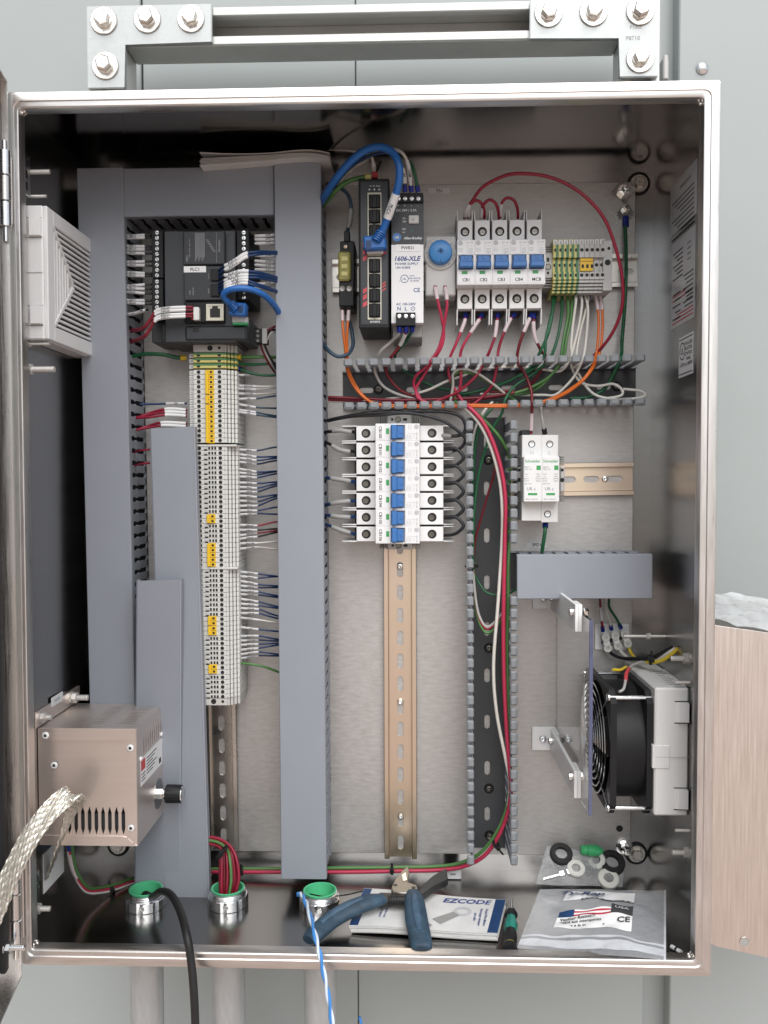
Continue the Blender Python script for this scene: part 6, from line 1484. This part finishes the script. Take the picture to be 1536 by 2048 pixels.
# ---- power supply bottom
wire([(799, 652, YPS-2), (797, 668, YPS+2), (782, 684, YPS+14), (762, 702, 130), (751, 724, 140), (750, 744, YD), (766, 772, YD+4), (800, 790, YD+6), (850, 800, YD+10), (900, 800, YD+14)], 1.6, 'grey_wire', 'light grey wire from the lower left screw of the power supply', ferrule='a')
wire([(812, 652, YPS-2), (811, 666, YPS+2), (800, 690, YPS+14), (784, 712, 130), (772, 728, 140), (776, 752, YD), (800, 780, YD+4), (832, 794, YD+8), (858, 806, YD+10)], 1.6, 'dark_red_wire', 'dark red wire with white sleeve from the lower middle screw of the power supply', sleeve=(.07, .2), ferrule='a')
wire([(825, 652, YPS-2), (823, 664, YPS+4), (812, 682, YPS+18), (798, 698, 134), (790, 712, 150), (800, 735, YD+14), (860, 770, YD+16), (940, 790, YD+16)], 1.6, 'green_wire', 'green wire from the lower right screw of the power supply', ferrule='a')
# ---- thermostat
wire([(870, 573, YTH), (873, 588, YTH-8), (877, 608, YTH-9), (884, 640, YTH-4), (888, 668, YTH), (882, 696, 136), (862, 728, YD-8), (844, 756, YD-2), (832, 778, YD), (836, 796, YD), (856, 806, YD)], 1.5, 'pink_wire', 'left red wire hanging from the thermostat', 'thermostat wires', sleeve=(.02, .13), sm='sleeve_pink')
wire([(890, 573, YTH), (893, 590, YTH-8), (894, 612, YTH-9), (889, 645, YTH-4), (884, 675, YTH), (873, 705, 136), (850, 735, YD-12), (832, 752, YD-6), (828, 772, YD), (842, 800, YD)], 1.5, 'pink_wire', 'right red wire hanging from the thermostat', 'thermostat wires', sleeve=(.02, .14), sm='sleeve_pink')
# ---- breaker feeds, upper side
YB = 150.0
BT = [(931.6+35.3*i) for i in range(5)]
wire([(929, 436, YB), (933, 420, YB-12), (943, 404, YB-20), (966, 374, YB-32), (1008, 352, YB-42), (1046, 347, YB-48), (1098, 354, YB-52), (1144, 374, YB-52), (1184, 406, YB-50), (1212, 444, YB-46), (1230, 492, YB-42), (1242, 540, YB-38), (1246, 580, YB-34), (1243, 618, YB-28), (1230, 656, YB-20), (1208, 690, YB-10), (1184, 714, YB), (1150, 740, YD)], 1.65, 'red_wire', 'long dark red wire arching from breaker CB1 over to the right', sleeve=(.01, .06))
wire([(936, 436, YB), (938, 416, YB-10), (948, 402, YB-16), (960, 404, YB-16), (968, 418, YB-10), (969, 437, YB)], 1.55, 'red_wire', 'short dark red jumper between breakers CB1 and CB2', sleeve=(.05, .3))
wire([(962, 436, YB), (966, 412, YB-12), (978, 400, YB-16), (990, 405, YB-16), (996, 420, YB-10), (998, 437, YB)], 1.55, 'red_wire', 'short dark red jumper between breakers CB2 and CB3', sleeve=(.02, .25))
wire([(1000, 436, YB), (1003, 408, YB-12), (1014, 396, YB-16), (1028, 401, YB-16), (1035, 418, YB-10), (1036, 437, YB)], 1.55, 'red_wire', 'short dark red jumper between breakers CB3 and CB4', sleeve=(.05, .3))
# ---- breaker feeds, lower side, into the open duct
low = [('CB1', 'pink_wire', [(931, 628, YB), (930, 640, YB-4), (923, 660, YB-6), (911, 690, YB-6), (900, 716, YB-2), (897, 744, YD), (906, 772, YD), (922, 798, YD), (932, 812, YD)]),
       ('CB2', 'pink_wire', [(964, 628, YB), (958, 640, YB-4), (942, 664, YB-6), (926, 692, YB-6), (920, 716, YB-2), (922, 748, YD-6), (918, 780, YD), (900, 802, YD+4), (870, 808, YD+6)]),
       ('CB3', 'red_wire', [(996, 628, YB), (994, 642, YB-4), (990, 672, YB-6), (980, 700, YB-6), (971, 720, YB-4), (952, 752, YD-8), (918, 782, YD-4), (884, 798, YD), (862, 808, YD)]),
       ('CB4', 'red_wire', [(1030, 628, YB), (1020, 640, YB-4), (1007, 668, YB-6), (997, 700, YB-4), (994, 730, YD-6), (986, 766, YD-4), (968, 790, YD), (950, 806, YD), (935, 813, YD)])]
for tx_, m, pts in low: wire(pts, 1.5, m, f'red wire leaving the bottom of breaker {tx_}', 'red wires below the breakers', sleeve=(.07, .21), sm='sleeve_pink', ferrule='a')
wire([(1064, 628, YB), (1057, 642, YB-4), (1046, 668, YB-6), (1037, 696, YB-4), (1035, 724, YD), (1050, 748, YD), (1062, 780, YD-4), (1064, 808, YD-10), (1063, 838, YD-8), (1062, 868, YSP+24)], 1.6, 'dark_red_wire', 'dark red wire from breaker MCB down to the surge protector', sleeve=((.05, .17), (.84, .97)), sm='sleeve_pink', ferrule='a')
wire([(1068, 628, YB), (1067, 650, YB-4), (1070, 674, YB-4), (1082, 702, YB-2), (1092, 720, YD), (1060, 770, YD+10), (1010, 790, YD+10), (960, 798, YD+8), (920, 806, YD+10)], 1.6, 'dark_red_wire', 'dark red wire, right one of two under breaker MCB', sleeve=(.06, .2), sm='sleeve_pink', ferrule='a')
# ---- terminal group outgoing wires
grn = [[(1103, 584, YT+24), (1106, 612, YT+12), (1098, 662, YT+4), (1080, 704, 140), (1066, 730, YD), (1030, 756, YD+4), (990, 774, YD+8)], [(1114, 584, YT+24), (1104, 624, YT+10), (1092, 676, YT+2), (1087, 715, 140), (1060, 742, YD), (1000, 768, YD+8), (940, 786, YD+10), (900, 790, YD+14)],
       [(1124, 584, YT+24), (1123, 630, YT+10), (1115, 676, YT+4), (1100, 716, 140), (1070, 745, YD), (1030, 772, YD), (1010, 800, YD-6), (1004, 826, YD-4), (984, 860, YD), (968, 908, YD+2), (955, 960, YD+4), (948, 1030, YD+4), (946, 1110, YD+6), (947, 1180, YD+8)], [(1135, 584, YT+24), (1136, 630, YT+12), (1128, 672, YT+6), (1121, 716, 142), (1112, 738, YD), (1086, 768, YD), (1060, 784, YD+6), (1030, 790, YD+8), (990, 792, YD+10)], [(1146, 584, YT+24), (1142, 634, YT+12), (1133, 680, YT+6), (1126, 716, 142), (1100, 752, YD-4), (1060, 776, YD), (1030, 786, YD), (1010, 796, YD)]]
for i, pts in enumerate(grn): wire(pts, 1.5, 'green_wire' if i < 3 else 'lime_wire', f'green earth wire, {ORD[i]} from the left below the yellow green terminals', 'green wires below the terminals')
wht = [[(1148, 584, YT+24), (1152, 600, YT+14), (1146, 648, YT+8), (1142, 690, 140), (1141, 716, 142), (1120, 742, YD), (1080, 738, YD+4), (1030, 734, YD+4), (960, 738, YD+4), (925, 752, YD+4), (890, 764, YD+4), (850, 782, YD+6), (790, 796, YD+10), (730, 802, YD+12), (655, 803, YD+14)], [(1157, 584, YT+24), (1164, 604, YT+14), (1158, 650, YT+8), (1148, 692, 140), (1142, 720, YD-10), (1148, 746, YD), (1164, 766, YD), (1196, 772, YD+2), (1226, 768, YD+2), (1244, 780, YD), (1240, 792, YD), (1200, 798, YD+6)], [(1168, 584, YT+24), (1176, 620, YT+12), (1172, 680, YT+8), (1166, 716, 140), (1150, 750, YD-6), (1132, 772, YD-4), (1110, 790, YD), (1086, 790, YD+6), (1040, 790, YD+10), (960, 788, YD+12)],
       [(1179, 584, YT+24), (1172, 620, YT+16), (1160, 665, YT+10), (1152, 716, 142), (1156, 745, YD), (1180, 782, YD), (1210, 796, YD), (1260, 798, YD+4), (1290, 792, YD), (1280, 782, YD), (1246, 778, YD+2)]]
for i, pts in enumerate(wht): wire(pts, 1.45, 'white_wire', f'white neutral wire, {ORD[i]} from the left below the grey terminals', 'white wires below the terminals', ferrule='a')
wire([(1250, 452, YP-8), (1252, 500, YP-12), (1252, 560, YP-22), (1249, 620, YP-20), (1244, 680, YP-16), (1242, 714, 150), (1230, 742, YD+4), (1208, 778, YD+8), (1176, 794, YD+8), (1140, 797, YD+10)], 1.9, 'green_wire', 'dark green wire running down from the earth lug')
# loose loops within the horizontal duct
wire([(900, 806, YD), (906, 770, YD-4), (906, 748, YD-8), (922, 738, YD-10), (950, 744, YD-8), (986, 768, YD-4), (1010, 788, YD)], 1.4, 'grey_wire', 'grey wire making a round loop in the open horizontal duct')
wire([(912, 806, YD+3), (904, 768, YD-1), (908, 750, YD-4), (926, 744, YD-5), (960, 754, YD-3), (1000, 782, YD+2), (1030, 800, YD+6)], 1.4, 'lime_wire', 'light green wire making a round loop in the open horizontal duct')
wire([(656, 794, YD+8), (720, 797, YD+6), (800, 800, YD+4), (880, 798, YD+2), (950, 796, YD+2), (1000, 790, YD), (1026, 786, YD-2), (1018, 782, YD), (980, 784, YD+4)], 1.5, 'dark_red_wire', 'dark red wire running along the floor of the open horizontal duct')
wire([(656, 799, YD+12), (760, 804, YD+12), (880, 806, YD+12), (940, 806, YD+4)], 1.5, 'red_wire', 'red wire lying lowest in the open horizontal duct')
# ---- wires down the right upright duct
red_dn = [(925, 808, YD-8), (942, 818, YD-14), (968, 848, YD-16), (990, 896, YD-16), (1005, 952, YD-16), (1011, 1006, YD-16), (1010, 1069, YD-14), (1008, 1158, YD-14), (1007, 1299, YD-12), (1011, 1424, YD-10), (1019, 1533, YD-10), (1022, 1580, YD-8), (1015, 1627, YD-4), (996, 1674, YD), (968, 1712, YD+6), (930, 1732, YD+14), (880, 1740, YD+18), (800, 1742, YD+20), (700, 1744, YD+22), (600, 1744, YD+22), (500, 1744, YD+22), (424, 1744, YD+22)]
wire(red_dn, 2.2, 'pink_wire', 'thick pinkish red wire running down the right upright duct to the floor', n=6)
wire([(p[0]-7, p[1]+3, p[2]+3) for p in red_dn[:6]]+[(1004, 1080, YD-10), (996, 1205, YD-12), (987, 1330, YD-12), (993, 1424, YD-10), (1011, 1517, YD-8), (1020, 1570, YD-6)]+[(p[0]-2, p[1]-5, p[2]+4) for p in red_dn[12:]], 1.8, 'white_wire', 'white wire bowing out in the right upright duct', n=6)
wire([(955, 826, YD), (994, 868, YD), (1012, 896, YD+2), (1019, 918, YD+6), (1018, 979, YD+6), (1018, 1069, YD+4), (1016, 1149, YD-4), (1016, 1205, YD-6), (1014, 1300, YD-6), (1017, 1424, YD-6), (1021, 1510, YD-4), (1019, 1580, YD-2), (1010, 1627, YD), (990, 1670, YD+4), (960, 1706, YD+10), (920, 1726, YD+16), (870, 1733, YD+20), (780, 1735, YD+22), (680, 1736, YD+24), (560, 1737, YD+24), (424, 1738, YD+24)], 1.9, 'lime_wire', 'light green wire hugging the right side of the upright duct', n=6)
wire([(979, 877, YD), (990, 906, YD+2), (989, 943, YD+4), (976, 988, YD+8), (963, 1033, YD+10), (951, 1078, YD+12), (947, 1120, YD+14)], 1.2, 'dark_red_wire', 'thin dark red wire crossing the upper part of the upright duct')
wire([(995, 806, YD+4), (979, 822, YD), (962, 847, YD), (952, 881, YD+4), (948, 920, YD+8), (946, 990, YD+12)], 1.5, 'green_wire', 'dark green wire bending into the top of the upright duct')
wire([(985, 804, YD+6), (970, 820, YD+2), (953, 850, YD+4), (946, 884, YD+8), (944, 930, YD+12)], 1.5, 'white_wire', 'white wire bending into the top left of the upright duct')
for i, (m, dy) in enumerate((('grey_wire', -4), ('red_wire', 0), ('lime_wire', 8))):
    wire([(946+i, 1125, YD+8), (949, 1183+dy, YD+4), (957, 1232+dy, YD), (972, 1257+dy, YD-2), (990, 1248+dy, YD-2), (1012, 1219+dy*.7, YD), (1034, 1188+dy*.3, YD+8)], 1.5, m, f'{["grey", "red", "light green"][i]} wire of the hanging loop in the upright duct', 'hanging loop of three wires')
wire([(950, 1150, YD+10), (958, 1166, YD+4), (975, 1186, YD), (1008, 1190, YD), (1034, 1178, YD+8)], 1.2, 'green_wire', 'thin dark green wire above the hanging loop in the upright duct')
wire([(1082, 816, YD-4), (1084, 836, YD-10), (1090, 868, YSP+24)], 1.7, 'grey_wire', 'grey sleeved wire into the right pole of the surge protector', ferrule='b', fm='black_pl')
wire([(1091, 1046, YSP+26), (1090, 1062, YSP+20), (1087, 1084, YD-6), (1084, 1104, YD-2)], 1.9, 'green_wire', 'dark green wire from the surge protector down into the covered duct', ferrule='a')
# black cable ties on the ducts
def tie(c, ax, r, label):
    c = Vector(c); ax = Vector(ax).normalized(); t = thing('cable_tie', label, 'cable tie', c, 'black cable ties')
    b = B(); b.lathe(c-ax*1.3, ax, [(0, r), (2.6, r), (2.6, r*.8), (0, r*.8), (0, r)], 18, cap0=False, cap1=False); part('band', b, 'black_pl', t)
    s = ax.cross(Y).normalized() if ax.cross(Y).length > .1 else X
    b = B(); b.obox(c-Y*r+s*1.0, ax*2.2, Y*1.8, s*2.6, .4); b.obox(c-Y*(r+1)+s*6, ax*1.0, Y*.5, s*4, .2); part('head', b, 'black_pl', t)
tie(U(993, 1690, YD-2), Vector((-.75, .2, -.65)), 5.5, 'black cable tie at the foot of the upright duct')
tie(U(948, 1132, YD+4), Z, 4.5, 'black cable tie at the left side of the upright duct')
tie(U(784, 1739, YD+21), X, 5.5, 'black cable tie on the bottom wires left of the pliers')
tie(U(484, 1741, YD+22), X, 5.5, 'black cable tie on the bottom wires beside the red bundle')
# ---- seven breakers: black jumpers on the right, feeds on the left
def pz(px, py): return (640+px/4.8, 820+py/4.8)
def w8(pts, ys, label, **k):
    wire([(*pz(*p), y) for p, y in zip(pts, ys)], k.pop('r', 1.75), k.pop('m', 'black_wire'), label, **k)
w8([(1150, 245), (1190, 246), (1300, 250), (1375, 225), (1398, 150), (1345, 60), (1210, 20), (1000, 12), (720, 18), (420, 36), (200, 72), (70, 100)], [146, 138, 134, 134, 134, 134, 134, 132, 132, 134, 140, 150], 'black wire from breaker CB100 arching left over the stack', sleeve=(.02, .09), sm='grey_dk')
w8([(1150, 392), (1240, 400), (1340, 370), (1388, 310), (1376, 248), (1200, 116), (1000, 52), (800, 30), (560, 50), (300, 62), (70, 104)], [146, 140, 136, 134, 130, 128, 128, 130, 134, 138, 150], 'black wire from breaker CB101 crossing under the arch', sleeve=(.02, .08), sm='grey_dk')
for i in range(1, 6):
    y0_, y1_ = 375+164*(i-1), 545+164*(i-1)
    w8([(1150, y0_+6), (1210, y0_-2), (1310, y0_), (1376, y0_+75), (1340, y1_-40), (1270, y1_-4), (1150, y1_+4)], [148, 138, 134, 132, 133, 137, 148], f'black jumper loop between breakers CB10{i} and CB10{i+1}', group='black jumper loops of the breaker stack')
for i, (row, pts) in enumerate(((0, [(345, 212), (290, 210), (190, 196), (110, 205), (40, 212)]), (1, [(345, 400), (270, 398), (180, 378), (100, 330), (40, 300)]), (3, [(345, 696), (270, 680), (170, 664), (80, 652), (40, 650)]), (4, [(345, 872), (260, 876), (170, 888), (90, 904), (40, 910)]), (5, [(345, 1024), (260, 1028), (170, 1024), (90, 1012), (40, 1008)]), (6, [(345, 1196), (260, 1172), (180, 1146), (100, 1114), (40, 1096)]))):
    w8(pts, [146, 138, 138, 144, 156], f'{"black" if row < 2 else "dark blue"} sleeved wire entering the left of breaker CB10{row}', m='black_wire' if row < 2 else 'blue_wire', sleeve=(.2, .62), sm='grey_dk', group='feeds left of the breaker stack')
# ---- connector strip near the fan
for i, (m, px) in enumerate((('red_wire', 1205), ('white_wire', 1222), ('green_wire', 1241))):
    wire([(1200+i*9, 1195, YD), (1201+i*9, 1215, YP-26), (1203+i*15, 1238, YP-20), (px+1, 1262-3*i, YP-12)], 1.4, m, f'{["red", "white", "green"][i]} wire from the short covered duct to the connector strip', sleeve=(.35, .7) if i == 0 else None, ferrule='b')
for i, (m, pts) in enumerate((('black_wire', [(1217, 1300, YP-12), (1226, 1309, YP-18), (1244, 1316, YP-30), (1272, 1317, YP-46), (1300, 1316, YP-60), (1322, 1306, YP-74), (1345, 1294, YP-84)]), ('white_wire', [(1237, 1296, YP-12), (1246, 1308, YP-18), (1262, 1320, YP-34), (1290, 1324, YP-52), (1312, 1322, YP-66), (1334, 1308, YP-80), (1350, 1297, YP-86)]), ('yellow_wire', [(1256, 1290, YP-12), (1262, 1306, YP-16), (1274, 1318, YP-34), (1300, 1325, YP-60), (1326, 1320, YP-76), (1346, 1306, YP-86), (1356, 1297, YP-90)]))):
    wire(pts, 1.9, m, f'{["black", "white", "yellow"][i]} lead from the connector strip to the fan housing', 'fan leads')
wire([(1252, 1334, YP-70), (1240, 1340, YP-84), (1226, 1339, YP-90)], 1.5, 'yellow_wire', 'short yellow lead on top of the fan', n=4)
wire([(1290, 1322, YP-50), (1266, 1330, YP-64), (1254, 1344, YP-84), (1251, 1362, YP-100), (1247, 1378, YP-112), (1238, 1384, YP-116)], 1.4, 'grey_wire', 'lead with red splice going into the fan', sleeve=(.42, .74), sm='red_print')
tie(U(1301, 1319, YP-62), Vector((1, -.4, .1)), 5.5, 'cable tie round the fan leads')
# ---- heater wires and floor loop
for i, (m, dx, dy) in enumerate((('pink_wire', 0, 0), ('white_wire', -2, 3), ('lime_wire', 6, -4))):
    wire([(138+dx, 1690, 80), (141+dx, 1715, 84), (150+dx, 1748, 92), (172+dx*.7, 1779+dy, 104), (200, 1781+dy*1.4, 120), (232, 1774+dy*1.4, 138), (270, 1761+dy*1.3, 156), (330, 1750+dy, 168), (424, 1745+dy, 172)], 1.6, m, f'{["red", "white", "light green"][i]} heater wire curving over the floor behind the left hub', 'heater wires', sleeve=(.05, .2) if i == 0 else None, sm='sleeve_pink', ferrule='a' if i == 0 else None)
tie(U(226, 1776, 136), Vector((1, .5, .3)), 4.2, 'black cable tie on the heater wires')
# ---- red bundle out of the middle hub
hc = HUB[1]
BPOS = ['at the right rim', 'at the right of the back row', 'in the inner back row', 'at the back', 'in the inner left row', 'at the left of the back row', 'at the left rim', 'at the far left', 'in the inner front row', 'at the front', 'in the inner right row', 'at the right of the front row']
for i in range(12):
    a = 2*math.pi*i/12*1.0+.3; rr = 6.6 if i % 2 else 3.4
    ex, ey = rr*math.cos(a)*1.25, rr*math.sin(a)
    m = 'green_pl' if i == 4 else ('lime_wire' if i == 9 else ('dark_red_wire' if i % 4 == 2 else 'red_wire'))
    q = U(446, 1703, hc.y+8)
    wire([Vector((hc.x+ex, hc.y+ey, -14)), Vector((hc.x+ex, hc.y+ey, 12)), Vector((hc.x+ex*1.25+1, hc.y+ey+3, 28)), Vector((hc.x+ex*1.05-1, hc.y+ey*.8+8, 46)), Vector((q.x+ex*.5+2, q.y+ey*.5+6, q.z+ex*.45)), Vector((q.x-9, q.y+ey*.5+12, q.z+5+ex*.5)), Vector((q.x-34, q.y+14+ey*.4, q.z+7+ex*.4))], 1.55, m,
         f'{"bright green" if m == "green_pl" else "dull green" if m == "lime_wire" else "dark red" if m == "dark_red_wire" else "red"} wire {BPOS[i]} of the bundle from the middle hub', 'wire bundle from the middle hub')
tie(U(444, 1704, hc.y+4), Vector((1, .0, -.9)), 8.5, 'black cable tie on the red bundle above the middle hub')
# ---- black cable out of the left hub, over the rim
hc = HUB[0]
wire([Vector((hc.x-1, hc.y, -10)), Vector((hc.x-1, hc.y-1, 12)), U(304, 1794, hc.y-14), U(322, 1783, hc.y-34), U(342, 1790, hc.y-58), U(360, 1822, hc.y-84), U(374, 1872, -6), U(383, 1930, -12), U(388, 1990, -16), U(391, 2060, -18), U(392, 2130, -20)], 3.6, 'cable_black', 'thick black cable leaving the left hub over the lower rim', name='black_cable', cat='cable', seg=14)
# ---- blue and white twisted pair hanging over the rim
tw_ = thing('twisted_pair', 'blue and white twisted pair hanging over the lower rim', 'wire', U(600, 1790, 60))
P = crv([U(598, 1789, 78), U(604, 1790, 70), U(612, 1806, 52), U(624, 1846, 16), U(634, 1886, -7), U(644, 1930, -13), U(655, 1985, -16), U(664, 2045, -18), U(670, 2110, -20)], 24)
for k in range(2):
    b = B(); pp = []
    for i, p in enumerate(P):
        tg = (P[min(i+1, len(P)-1)]-P[max(i-1, 0)]).normalized(); u_ = tg.cross(Y).normalized(); v_ = tg.cross(u_); a = i*.17+k*math.pi; pp.append(p+(u_*math.cos(a)+v_*math.sin(a))*1.15)
    b.tube(pp, 1.35, 8, smooth=False); part('conductor', b, 'twist_blue' if k == 0 else 'twist_white', tw_, ang=60)
b = B(); b.lathe(U(598, 1789, 78), X, [(-2, 2.2), (2, 2.6)], 10); part('stripped_end', b, 'twist_blue', tw_)
wire([(724, 2060, 40), (722, 2045, 40), (719, 2034, 40)], 1.3, 'twist_blue', 'tip of a blue wire at the bottom edge below the enclosure', n=4)
wire([(620, 1788, 110), (650, 1793, 104), (690, 1790, 110), (725, 1782, 130)], .7, 'black_wire', 'thin black thread on the floor behind the right hub')
